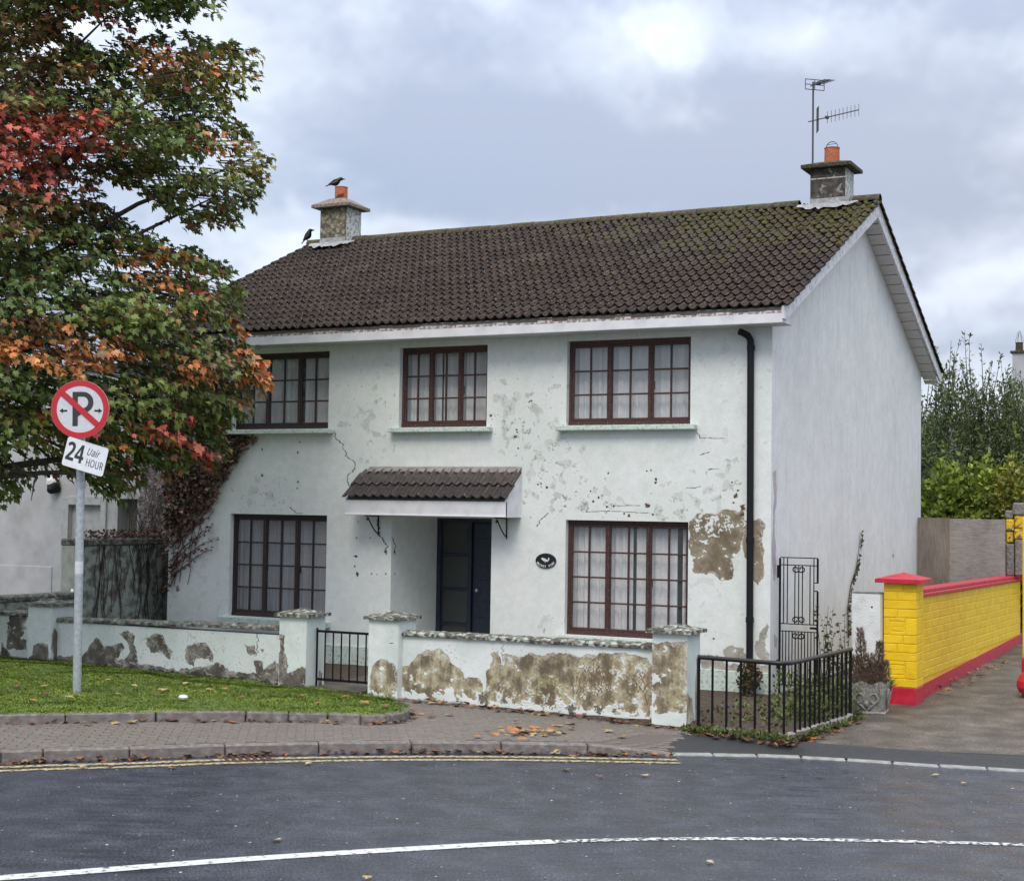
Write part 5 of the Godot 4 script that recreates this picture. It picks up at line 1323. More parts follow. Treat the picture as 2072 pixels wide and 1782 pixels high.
# ---------------------------------------------------------------- garden wall with piers, gate and railing
var WP: Plaster
func wall_paint():
	WP = Plaster.new()
	WP.start(self, 2048, 256, Vector2(-11.0, 1.15), 2048.0 / 11.6, 501, Color(0.57, 0.635, 0.60), Color(0.70, 0.735, 0.72))
	var tan_ = [[0, Color(0.13, 0.105, 0.07)], [80, Color(0.22, 0.18, 0.12)], [125, Color(0.33, 0.275, 0.185)], [165, Color(0.41, 0.37, 0.24)], [200, Color(0.50, 0.47, 0.37)], [255, Color(0.62, 0.61, 0.55)]]
	var brown = [[0, Color(0.075, 0.066, 0.055)], [110, Color(0.125, 0.11, 0.092)], [170, Color(0.18, 0.165, 0.14)], [255, Color(0.26, 0.245, 0.21)]]
	var dark = [[0, Color(0.032, 0.03, 0.027)], [128, Color(0.065, 0.06, 0.053)], [255, Color(0.11, 0.10, 0.088)]]
	var z = 3.06
	var C6 = func(a): return crop_z(600, 1050, 2.5457, z, a)
	var C7 = func(a): return crop_z(1200, 1050, 2.5457, z, a)
	var C3 = func(a): return crop_z(0, 1150, 2.5457, z, a)
	# right run: most of the paint gone
	WP.peel(C6.call([985, 1500, 1010, 1490, 1060, 1460, 1100, 1410, 1215, 1385, 1270, 1420, 1290, 1470, 1350, 1500, 1370, 1560, 1470, 1570, 1492, 1645, 1500, 1700, 1400, 1720, 1100, 1690, 985, 1650]), self, tan_, 4.0, 70, 0.20, 0.5)
	var right = C6.call([1500, 1720, 1512, 1530, 1550, 1500, 1545, 1430, 1590, 1395, 1605, 1480, 1630, 1480, 1630, 1420])
	right.append_array(C7.call([95, 1500, 97, 1420, 180, 1440, 260, 1410, 330, 1430, 400, 1400, 560, 1430, 750, 1410, 870, 1410, 1000, 1440, 1035, 1500, 1035, 1820, 700, 1780, 300, 1740, 0, 1720]))
	WP.peel(right, self, tan_, 4.0, 66, 0.18, 0.5)
	WP.flecks(C7.call([830, 1560])[0], Vector2(0.5, 0.25), 150, Color(0.66, 0.69, 0.67), 0.9, 60)
	WP.flecks(C7.call([250, 1680])[0], Vector2(0.9, 0.2), 146, Color(0.62, 0.64, 0.6), 0.85, 60)
	WP.flecks(C7.call([560, 1690])[0], Vector2(0.9, 0.16), 146, Color(0.62, 0.64, 0.6), 0.85, 60)
	for e in [[520, 1560], [600, 1500], [900, 1560], [330, 1600], [680, 1540]]:
		# rain runs down the bare plaster
		var p = C7.call(e)[0]
		for k in 7: WP.crack([p + Vector2(k * 0.03, rr(0, 0.1)), p + Vector2(k * 0.03 + rr(-0.01, 0.01), -rr(0.1, 0.35))], 0.008, Color(0.15, 0.10, 0.05))
	for e in [[520, 1765, 0.07], [690, 1765, 0.06], [1495, 1700, 0.08]]:
		var p = (C7 if e[0] < 1400 else C6).call([e[0], e[1]])[0]
		WP.hole(p, e[2], Color(0.13, 0.115, 0.09))
	# yellow-green algae
	WP.flecks(C7.call([200, 1640])[0], Vector2(0.5, 0.2), 138, Color(0.36, 0.34, 0.17), 0.45, 0, false)
	WP.flecks(C7.call([450, 1600])[0], Vector2(0.4, 0.2), 142, Color(0.36, 0.34, 0.17), 0.4, 0, false)
	# right pier (front at 3.18)
	var Q7 = func(a): return crop_z(1200, 1050, 2.5457, 3.18, a)
	var Q6 = func(a): return crop_z(600, 1050, 2.5457, 3.18, a)
	var Q3 = func(a): return crop_z(0, 1150, 2.5457, 3.18, a)
	WP.peel(Q7.call([1027, 1345, 1080, 1350, 1245, 1330, 1245, 1780, 1030, 1790]), self, tan_, 4.0, 80, 0.14, 0.5)
	WP.flecks(Q7.call([1070, 1590])[0], Vector2(0.09, 0.14), 105, Color(0.68, 0.71, 0.7), 0.95, 70, false)
	WP.flecks(Q7.call([1160, 1690])[0], Vector2(0.16, 0.1), 128, Color(0.37, 0.35, 0.17), 0.5, 0, false)
	# gate piers
	WP.peel(Q6.call([780, 1560, 815, 1480, 860, 1450, 930, 1470, 955, 1540, 955, 1690, 780, 1690]), self, tan_, 3.0, 70, 0.14, 0.5)
	WP.peel(Q6.call([215, 1290, 250, 1300, 248, 1400, 270, 1440, 262, 1540, 330, 1510, 385, 1500, 385, 1650, 215, 1640]), self, brown, 3.0, 40)
	# left run: damp foot and patches
	WP.peel(C3.call([350, 1180, 420, 1170, 520, 1170, 560, 1100, 600, 1050, 640, 1110, 700, 1110, 750, 1090, 770, 1130, 740, 1190, 760, 1220, 860, 1230, 930, 1230, 1100, 1260, 1200, 1250, 1360, 1220, 1440, 1260, 1560, 1290, 1640, 1290, 1742, 1220, 1742, 1380, 350, 1290]), self, brown, 4.0, 56, -99.0, 0.5)
	WP.peel(C3.call([740, 1030, 800, 1020, 850, 1050, 840, 1100, 850, 1160, 860, 1230, 740, 1220, 800, 1150, 790, 1080]), self, brown, 4.0, 40)
	WP.peel(C3.call([905, 1060, 960, 1040, 1010, 1040, 1030, 1090, 1090, 1150, 1060, 1200, 1010, 1150, 940, 1150, 910, 1110]), self, brown, 4.0, 56, -99.0, 0.5)
	WP.peel(C3.call([1160, 1110, 1220, 1090, 1290, 1100, 1325, 1160, 1320, 1210, 1260, 1190, 1220, 1200, 1200, 1240, 1160, 1190]), self, brown, 4.0, 50)
	WP.peel(C3.call([1530, 1110, 1590, 1110, 1600, 1160, 1570, 1180]), self, brown, 3.0, 40); WP.peel(C3.call([1620, 1130, 1645, 1130, 1640, 1155]), self, brown, 2.0, 30)
	WP.peel(C3.call([1590, 1200, 1640, 1210, 1650, 1260, 1720, 1200, 1742, 1300, 1600, 1300]), self, brown, 3.0, 50)
	WP.peel(C3.call([350, 1215, 600, 1225, 900, 1250, 1200, 1270, 1500, 1310, 1742, 1330, 1742, 1420, 350, 1310]), self, dark, 4.0, 48)
	WP.peel(Q3.call([205, 1110, 245, 1085, 305, 1110, 310, 1250, 170, 1240, 170, 1180, 205, 1170]), self, brown, 3.0, 35)
	WP.peel(C3.call([45, 900, 165, 880, 160, 1000, 120, 1060, 165, 1080, 160, 1130, 45, 1140]), self, brown, 5.0, 66)
	WP.peel(C3.call([0, 1090, 40, 1130, 90, 1210, 0, 1200]), self, dark, 4.0, 60)
	WP.crack(C3.call([1605, 1020, 1612, 1100, 1600, 1180]), 0.006); WP.crack(C6.call([1612, 1340, 1612, 1480]), 0.01, Color(0.4, 0.4, 0.38)); WP.crack(C6.call([950, 1345, 940, 1350]), 0.02)
	WP.flecks(Vector2(-7.5, 0.4), Vector2(2.6, 0.45), 158, Color(0.36, 0.39, 0.35), 0.5, -30)
	WP.flecks(Vector2(-2.2, 0.55), Vector2(1.9, 0.25), 166, Color(0.42, 0.42, 0.4), 0.5, -30)
	WP.material(self, "garden_plaster", 0.9, 1.4)

func plaster_box(x0, x1, y0, y1, zf, zb) -> ArrayMesh:
	# walls share one plaster map along x; side faces take it up where the front leaves off
	var b = MB.new()
	var uv = func(x, y): return WP.uv(x, y)
	var n = maxi(1, int((x1 - x0) / 0.5))
	for i in n:
		var a = lerpf(x0, x1, i / float(n)); var c = lerpf(x0, x1, (i + 1) / float(n))
		b.quad(Vector3(a, y0, zf), Vector3(c, y0, zf), Vector3(c, y1, zf), Vector3(a, y1, zf), uv.call(a, y0), uv.call(c, y0), uv.call(c, y1), uv.call(a, y1))
	var d = zf - zb
	var off = 0.06
	b.quad(Vector3(x1, y0, zf), Vector3(x1, y0, zb), Vector3(x1, y1, zb), Vector3(x1, y1, zf), uv.call(x1 - d - 0.3, y0 + 0.75), uv.call(x1 - 0.3, y0 + 0.75), uv.call(x1 - 0.3, y1), uv.call(x1 - d - 0.3, y1))
	b.quad(Vector3(x0, y0, zb), Vector3(x0, y0, zf), Vector3(x0, y1, zf), Vector3(x0, y1, zb), uv.call(x0 + d, y0), uv.call(x0, y0), uv.call(x0, y1), uv.call(x0 + d, y1))
	b.quad(Vector3(x1, y0, zb), Vector3(x0, y0, zb), Vector3(x0, y1, zb), Vector3(x1, y1, zb), uv.call(x1, y0), uv.call(x0, y0), uv.call(x0, y1), uv.call(x1, y1))
	b.quad(Vector3(x0, y1, zf), Vector3(x1, y1, zf), Vector3(x1, y1, zb), Vector3(x0, y1, zb), uv.call(x0, y1), uv.call(x1, y1), uv.call(x1, y1 - 0.1), uv.call(x0, y1 - 0.1))
	return b.mesh()
func pier_cap(size, thick, peak) -> ArrayMesh:
	var b = MB.new()
	var h = size / 2; var k = h - 0.02
	var f = FastNoiseLite.new(); f.seed = int(size * 1000) + rng.randi() % 99; f.frequency = 9.0
	var n = 6
	var top = func(x, z):
		var r = maxf(absf(x), absf(z)) / h
		return thick + peak * (1.0 - r) + 0.008 * f.get_noise_2d(x, z)
	for i in n:
		for j in n:
			var q = []
			for e in [[0, 0], [0, 1], [1, 1], [1, 0]]:
				var x = lerpf(-h, h, (i + e[0]) / float(n)); var z = lerpf(-h, h, (j + e[1]) / float(n))
				q.append(Vector3(x, top.call(x, z), z))
			b.quad(q[0], q[1], q[2], q[3])
	for s in 4:
		var t = Basis(Vector3.UP, s * PI / 2)
		for i in n:
			var x0 = lerpf(-h, h, i / float(n)); var x1 = lerpf(-h, h, (i + 1) / float(n))
			var a = t * Vector3(x0, 0, h); var c = t * Vector3(x1, 0, h)
			b.quad(a, c, Vector3(c.x, top.call(c.x, c.z), c.z), Vector3(a.x, top.call(a.x, a.z), a.z))
	b.quad_out(Vector3(-h, 0, -h), Vector3(h, 0, -h), Vector3(h, 0, h), Vector3(-h, 0, h), Vector3.DOWN)
	return b.mesh()
func coping_row(parent, x0, x1, ya, yb, zmid, width, count, m):
	for k in count:
		var a = lerpf(x0, x1, k / float(count)); var c = lerpf(x0, x1, (k + 1) / float(count))
		var b = MB.new()
		var L = c - a - 0.006; var n = 8
		# rounded top, crumbling edge
		var prof = [Vector2(-width / 2, 0.0), Vector2(-width / 2, 0.035), Vector2(-width / 2 + 0.03, 0.055), Vector2(0, 0.068), Vector2(width / 2 - 0.03, 0.055), Vector2(width / 2, 0.035), Vector2(width / 2, 0.0)]
		var rings = []
		for i in n + 1:
			var ring = []
			for p in prof: ring.append(Vector3(lerpf(-L / 2, L / 2, i / float(n)), p.y + rr(-0.007, 0.007), p.x + rr(-0.006, 0.006)))
			rings.append(ring)
		for i in n:
			for j in prof.size() - 1:
				b.quad_out(rings[i][j], rings[i + 1][j], rings[i + 1][j + 1], rings[i][j + 1], Vector3(0, prof[j].y + prof[j + 1].y + 0.02, (prof[j].x + prof[j + 1].x)))
		for e in [0, n]:
			for j in range(1, prof.size() - 1): b.tri_out(rings[e][0], rings[e][j], rings[e][j + 1], Vector3(-1 if e == 0 else 1, 0, 0))
			
		b.quad_out(rings[0][0], rings[n][0], rings[n][6], rings[0][6], Vector3.DOWN)
		var y0 = lerpf(ya, yb, k / float(count)); var y1 = lerpf(ya, yb, (k + 1) / float(count))
		put(b.mesh(), "coping_stone", m, parent, Transform3D(Basis(Vector3.BACK, atan2(y1 - y0, c - a)), Vector3((a + c) / 2, (y0 + y1) / 2 + rr(-0.004, 0.004), zmid)))
func pier(parent, u0, u1, cap_v, m, cap = 0.545):
	var x0 = onz(u0, 1350, WALL_Z).x; var x1 = onz(u1, 1350, WALL_Z).x
	var yt = onz((u0 + u1) / 2, cap_v, WALL_Z).y
	var p = put(plaster_box(x0, x1, gp(x0) - 0.2, yt, WALL_Z, WALL_Z - (x1 - x0)), "pier", M.garden_plaster, parent)
	put(pier_cap(cap, 0.042, 0.068), "pier_cap", m, p, Transform3D(Basis(), Vector3((x0 + x1) / 2, yt, WALL_Z - (x1 - x0) / 2)))
	return [x0, x1, yt]

func make_garden_walls():
	wall_paint()
	var zf = 3.06; var zb = 2.86; var zm = 2.96
	# left run
	var gl = thing("garden_wall", "low garden wall with damp dark foot between grass verge and lower window", "wall", Vector3.ZERO)
	var a = pier(gl, 53.4, 101.9, 1226.4, M.cap_left)
	var b = pier(gl, 563.5, 618.4, 1247.5, M.lichen_cap)
	put(plaster_box(a[1] - 0.02, b[0] + 0.02, gp(b[0]) - 0.2, 0.66, zf, zb), "wall_panel", M.garden_plaster, gl)
	coping_row(gl, a[1] + 0.0, b[0], 0.655, 0.735, zm, 0.28, 5, M.cap_left)
	put(plaster_box(-11.0, a[0] + 0.02, gp(a[0]) - 0.2, 0.72, zf, zb), "wall_panel", M.garden_plaster, gl)
	coping_row(gl, -11.0, a[0], 0.715, 0.715, zm, 0.28, 1, M.cap_left)
	# right run
	var gr = thing("garden_wall", "low garden wall with most of its white paint peeled off beside the footpath", "wall", Vector3.ZERO)
	var c = pier(gr, 744.5, 804.4, 1254.0, M.lichen_cap)
	var d = pier(gr, 1320.0, 1390.4, 1281.5, M.lichen_cap, 0.56)
	put(plaster_box(c[1] - 0.02, d[0] + 0.02, gp(d[0]) - 0.2, 0.765, zf, zb), "wall_panel", M.garden_plaster, gr)
	coping_row(gr, c[1], d[0], 0.752, 0.772, zm, 0.28, 4, M.lichen_cap)
	# garden gate of plain bars between the gate piers
	var g = thing("garden_gate", "small black iron bar gate between two white piers", "gate", Vector3((b[1] + c[0]) / 2, 0, 2.98))
	var w = c[0] - b[1] - 0.05
	for y in [0.74, 0.11]:
		var rb = MB.new(); rb.cbox(Vector3(0, y, 0), Vector3(w, 0.032, 0.014), 0.003); put(rb.mesh(), "rail", M.black_iron, g)
	for k in 8:
		var bm = MB.new(); var x = lerpf(-w / 2 + 0.01, w / 2 - 0.01, k / 7.0)
		bm.tube([Vector3(x, 0.02 if k in [0, 7] else 0.09, 0), Vector3(x, 0.75 if k > 0 else 0.78, 0)], 0.0105 if not k in [0, 7] else 0.014, 8); put(bm.mesh(), "bar", M.black_iron, g)
	var la = MB.new(); la.cbox(Vector3(w / 2 - 0.03, 0.42, 0.012), Vector3(0.11, 0.03, 0.02), 0.004); put(la.mesh(), "latch", M.black_iron, g)
	# railing round the corner bed
	var rl = thing("railing", "black iron railing turning the corner beside the driveway", "railing", Vector3.ZERO)
	var P = [Vector3(0.13, 0.72, 3.16), Vector3(0.6, 0.715, 3.18), Vector3(1.05, 0.71, 3.2), Vector3(1.14, 0.71, 3.19), Vector3(1.20, 0.71, 3.10), Vector3(1.24, 0.71, 2.7), Vector3(1.37, 0.72, 1.06)]
	var top = MB.new(); top.tube(P, 0.026, 8); put(top.mesh(), "top_rail", M.iron_gloss, rl)
	var spots = []
	for k in 7: spots.append(Vector3(lerpf(0.14, 1.16, k / 6.0), 0, lerpf(3.16, 3.19, k / 6.0)))
	for k in 13: spots.append(Vector3(lerpf(1.215, 1.365, (k + 0.4) / 12.4), 0, lerpf(3.02, 1.08, (k + 0.4) / 12.4)))
	for i in spots.size():
		var s = spots[i]; var bm = MB.new()
		bm.tube([Vector3(s.x, -0.14, s.z), Vector3(s.x, 0.70, s.z)], 0.0145 if not i in [0, 19] else 0.02, 8); put(bm.mesh(), "bar", M.black_iron, rl)
	var kb = MB.new()
	for k in 9: kb.cbox(Vector3(lerpf(0.2, 1.1, k / 8.0), -0.115 + rr(-0.008, 0.008), 3.18 + rr(-0.012, 0.012)), Vector3(0.125, 0.09, 0.07), 0.02)
	for k in 16: kb.cbox(Vector3(lerpf(1.2, 1.36, k / 15.0), -0.115 + rr(-0.01, 0.01) - 0.0 * k, lerpf(3.1, 1.1, k / 15.0)), Vector3(0.075, 0.09, 0.15), 0.02)
	put(kb.mesh(), "footing", M.concrete, rl)
	var rb = MB.new(); rb.tube([Vector3(0.14, 0.60, 3.17), Vector3(0.14, -0.1, 3.17)], 0.016, 8)
	put(rb.mesh(), "end_post", M.black_iron, rl)

# ---------------------------------------------------------------- right side: side gate, planter, yellow wall, boards, shrubs
func leaf_mesh(w := 0.5) -> ArrayMesh:
	# a simple pointed leaf, folded along its rib, length 1 along +y... base at origin
	var b = MB.new()
	var t = Vector3(0, 1, -0.08); var m0 = Vector3(0, 0.45, 0.0); var l = Vector3(-w * 0.5, 0.45, 0.09); var r = Vector3(w * 0.5, 0.45, 0.09)
	for q in [[Vector3.ZERO, m0, l], [Vector3.ZERO, r, m0], [m0, t, l], [m0, r, t]]:
		var n = (q[1] - q[0]).cross(q[2] - q[0]).normalized()
		b.tri(q[0], q[1], q[2], n, n, n)
	return b.mesh()
func aim(d: Vector3, spin: float) -> Basis:
	# basis whose y looks along d
	var y = d.normalized()
	var x = y.cross(Vector3.UP if absf(y.y) < 0.95 else Vector3.RIGHT).normalized()
	return Basis(x, y, x.cross(y)) * Basis(Vector3.UP, spin)

func shrub(called, label, cat, where: Vector3, r: Vector3, count, leaf: ArrayMesh, size, colors: Array, up_shoots = 0, group = "", stem_h = 1.0, hole = 0.0):
	var o = thing(called, label, cat, where, 0.0, group)
	var xf = []; var cs = []
	var f = FastNoiseLite.new(); f.seed = rng.randi() % 9999; f.frequency = 0.9; f.fractal_octaves = 3
	var tries = 0
	while xf.size() < count and tries < count * 6:
		tries += 1
		var d = Vector3(rr(-1, 1), rr(-1, 1), rr(-1, 1))
		if d.length() > 1.0 or d.length() < 0.1: continue
		var e = d.length()
		var lim = 0.86 + 0.35 * f.get_noise_3dv(d.normalized() * 2.2)
		if e > lim or (e < 0.55 and rng.randf() < 0.6): continue
		var p = Vector3(d.x * r.x, (d.y + 1.0) * r.y, d.z * r.z)
		if hole > 0.0 and f.get_noise_3dv(p * 1.6 + Vector3(50, 0, 0)) > hole: continue
		var out = (d * 0.8 + Vector3(rr(-1, 1), rr(-0.5, 1.0), rr(-1, 1))).normalized()
		xf.append(Transform3D(aim(out, rr(0, TAU)) * Basis().scaled(Vector3.ONE * size * rr(0.7, 1.3)), p))
		var t = minf(rng.randf(), 0.999)          # every leaf its own tone
		var k = t * (colors.size() - 1)
		cs.append(colors[int(k)].lerp(colors[mini(int(k) + 1, colors.size() - 1)], k - int(k)) * rr(0.75, 1.2))
	var stems = MB.new()
	for i in 9:
		var a = rr(0, TAU); var top = Vector3(cos(a) * r.x * 0.6, r.y * rr(0.9, 1.6), sin(a) * r.z * 0.6)
		stems.tube([Vector3(cos(a) * 0.06, -0.1, sin(a) * 0.06), top * 0.5 + Vector3(0, 0.1, 0), top], [0.03, 0.02, 0.008], 6)
	for s in up_shoots:
		var a = Vector3(rr(-0.8, 0.8) * r.x, r.y * rr(1.3, 1.7), rr(-0.7, 0.7) * r.z); var h = rr(0.35, 0.95) * stem_h
		var tip = a + Vector3(rr(-0.32, 0.32), h * rr(0.7, 1.1) + r.y * 0.2, rr(-0.25, 0.25))
		stems.tube([a, a.lerp(tip, 0.5) + Vector3(rr(-0.03, 0.03), 0, 0), tip], [0.012, 0.008, 0.003], 5)
		for k in int(12 * stem_h + 8):
			var q = a.lerp(tip, rng.randf())
			var out = Vector3(rr(-1, 1), rr(0.2, 1.2), rr(-1, 1))
			xf.append(Transform3D(aim(out, rr(0, TAU)) * Basis().scaled(Vector3.ONE * size * rr(0.7, 1.15)), q))
			cs.append(colors[0].lerp(colors[1], rng.randf()) * rr(0.8, 1.2))
	put(stems.mesh(), "stem", M.bark, o)
	stuff(multi(leaf, "foliage", M.leaf, o, xf, cs))
	return o

func brick_wall():
	var o = thing("brick_wall", "bright yellow painted brick wall with red plinth and coping along the driveway", "wall", Vector3.ZERO)
	var xf = 1.72
	var z0 = -1.22; var z1 = -10.1
	var y_top = func(z): return lerpf(1.275, 1.19, (z - z0) / (z1 - z0))
	var base = func(z): return drive_y(z) - 0.06
	# core: painted joints a little behind the brick faces
	var cb = MB.new()
	cb.prism(PackedVector2Array([Vector2(-z0, base.call(z0) - 0.1), Vector2(-z1, base.call(z1) - 0.1), Vector2(-z1, y_top.call(z1)), Vector2(-z0, y_top.call(z0))]), 0.0, 0.21, Transform3D(Basis(Vector3(0, 0, -1), Vector3.UP, Vector3(1, 0, 0)), Vector3(xf - 0.222, 0, 0)))
	put(cb.mesh(), "wall_core", M.yellow_paint_b, o)
	var bh = 0.112; var bl = 0.232
	var slope = (y_top.call(z1) - y_top.call(z0)) / (z1 - z0)
	var bm = box_mesh(Vector3(0.03, bh - 0.007, bl - 0.006), 0.006)
	var list = []
	for r in 11:
		var k = 0
		var z = z0 - 0.02 - (0.0 if r % 2 == 0 else bl / 2)
		while z - bl > z1:
			var zc = z - bl / 2
			var y = y_top.call(zc) - bh * (r + 0.5)
			var foot = drive_y(zc) + 0.20
			if y - bh / 2 > foot - 0.03: list.append(Transform3D(Basis(Vector3.RIGHT, -atan(slope)) * Basis(Vector3.UP, rr(-0.006, 0.006)), Vector3(xf - 0.0185 + rr(-0.0015, 0.0015), y, zc)))
			z -= bl
	list.sort_custom(func(a, b): return a.origin.distance_to(EYE) < b.origin.distance_to(EYE))
	var rest = []
	for i in list.size():
		if i < 300: put(bm, "brick", M.yellow_paint if rng.randf() < 0.7 else M.yellow_paint_b, o, list[i])
		else: rest.append(list[i])
	if rest.size(): stuff(multi(bm, "brick_field", M.yellow_paint, o, rest))
	# red plinth and coping
	var pb = MB.new()
	pb.prism(PackedVector2Array([Vector2(-z0, drive_y(z0) - 0.1), Vector2(-z1, drive_y(z1) - 0.1), Vector2(-z1, drive_y(z1) + 0.175), Vector2(-z0, drive_y(z0) + 0.20)]), 0.0, 0.235, Transform3D(Basis(Vector3(0, 0, -1), Vector3.UP, Vector3(1, 0, 0)), Vector3(xf - 0.231, 0, 0)))
	put(pb.mesh(), "plinth", M.red_paint, o)
	var n = 9
	for k in n:
		var za = lerpf(z0, z1, k / float(n)); var zb = lerpf(z0, z1, (k + 1) / float(n))
		for lay in 2:
			var kb = MB.new(); var w = 0.30 if lay == 0 else 0.24; var th = 0.05 if lay == 0 else 0.055
			kb.cbox(Vector3.ZERO, Vector3(w, th, za - zb - 0.004), 0.01)
			var y = (y_top.call(za) + y_top.call(zb)) / 2 + (0.025 if lay == 0 else 0.0775)
			put(kb.mesh(), "coping", M.red_paint, o, Transform3D(Basis(Vector3.RIGHT, -atan(slope)), Vector3(xf - 0.11, y, (za + zb) / 2)))
	# gate pier
	var p = thing("brick_pier", "yellow painted brick pier with red pyramid cap and red foot", "pier", Vector3.ZERO)
	var px0 = 1.335; var px1 = 1.775; var pz0 = -0.76; var pz1 = -1.20; var pt = 1.475
	var core = MB.new(); core.box(Vector3((px0 + px1) / 2, (pt - 0.2) / 2, (pz0 + pz1) / 2), Vector3(px1 - px0 - 0.02, pt + 0.2, pz0 - pz1 - 0.02)); put(core.mesh(), "pier_core", M.yellow_paint_b, p)
	var foot = MB.new(); foot.cbox(Vector3((px0 + px1) / 2, -0.03, (pz0 + pz1) / 2), Vector3(px1 - px0 + 0.006, 0.236, pz0 - pz1 + 0.006), 0.008); put(foot.mesh(), "foot", M.red_paint, p)
	var ch = (pt - 0.09) / 12.0
	for r in 12:
		var y = 0.09 + ch * (r + 0.5)
		var pieces = []      # [centre x or z, length, front?, height]
		var W = px1 - px0; var D = pz0 - pz1
		if r in [2, 7]: continue          # second half of the decorative double courses
		var hh = ch * (2.0 if r in [1, 6] else 1.0)
		if r in [1, 6]: y += ch * 0.5
		var cuts = [0.0, W] if r % 3 == 0 else ([0.0, 0.42 * W, W] if r % 2 == 0 else [0.0, 0.6 * W, W])
		if r in [1, 6]: cuts = [0.0, 0.19 * W, 0.66 * W, W]
		for k in cuts.size() - 1:
			var wdt = cuts[k + 1] - cuts[k]
			if r in [1, 6] and k == 1:
				# two bricks set in a frame
				for s in 2:
					var ib = MB.new(); ib.cbox(Vector3(px0 + (cuts[k] + cuts[k + 1]) / 2, y + (s - 0.5) * ch * 0.52, pz0 - 0.012), Vector3(wdt - 0.04, ch * 0.5, 0.02), 0.004); put(ib.mesh(), "brick", M.yellow_paint, p)
				for s in [-1.0, 1.0]:
					var fb2 = MB.new(); fb2.cbox(Vector3(px0 + (cuts[k] + cuts[k + 1]) / 2, y + s * ch * 0.8, pz0 - 0.013), Vector3(wdt - 0.01, ch * 0.34, 0.026), 0.004); put(fb2.mesh(), "brick", M.yellow_paint, p)
				continue
			var b = MB.new(); b.cbox(Vector3(px0 + (cuts[k] + cuts[k + 1]) / 2, y, pz0 - 0.013 + rr(-0.002, 0.002)), Vector3(wdt - 0.009, hh - 0.010, 0.028), 0.005)
			put(b.mesh(), "brick", M.yellow_paint if (r + k) % 3 else M.yellow_paint_b, p)
		var sb = MB.new(); sb.cbox(Vector3(px1 - 0.014, y, (pz0 + pz1) / 2 - 0.02), Vector3(0.028, hh - 0.010, D - 0.052), 0.005); put(sb.mesh(), "brick", M.yellow_paint, p)
		var sl = MB.new(); sl.cbox(Vector3(px0 + 0.014, y, (pz0 + pz1) / 2 - 0.02), Vector3(0.028, hh - 0.010, D - 0.052), 0.005); put(sl.mesh(), "brick", M.yellow_paint, p)
	var cap = MB.new()
	var cw = 0.315; var mid = Vector3((px0 + px1) / 2, pt, (pz0 + pz1) / 2)
	var q = [Vector3(-cw, 0, cw), Vector3(cw, 0, cw), Vector3(cw, 0, -cw), Vector3(-cw, 0, -cw)]
	for k in 4:
		var a = mid + q[k]; var b = mid + q[(k + 1) % 4]; var u = Vector3.UP * 0.055
		cap.quad_out(a, b, b + u, a + u, q[k] + q[(k + 1) % 4]); cap.tri_out(a + u, b + u, mid + Vector3.UP * 0.14, q[k] + q[(k + 1) % 4] + Vector3.UP)
	cap.quad_out(mid + q[0], mid + q[1], mid + q[2], mid + q[3], Vector3.DOWN)
	put(cap.mesh(), "cap", M.red_paint, p)

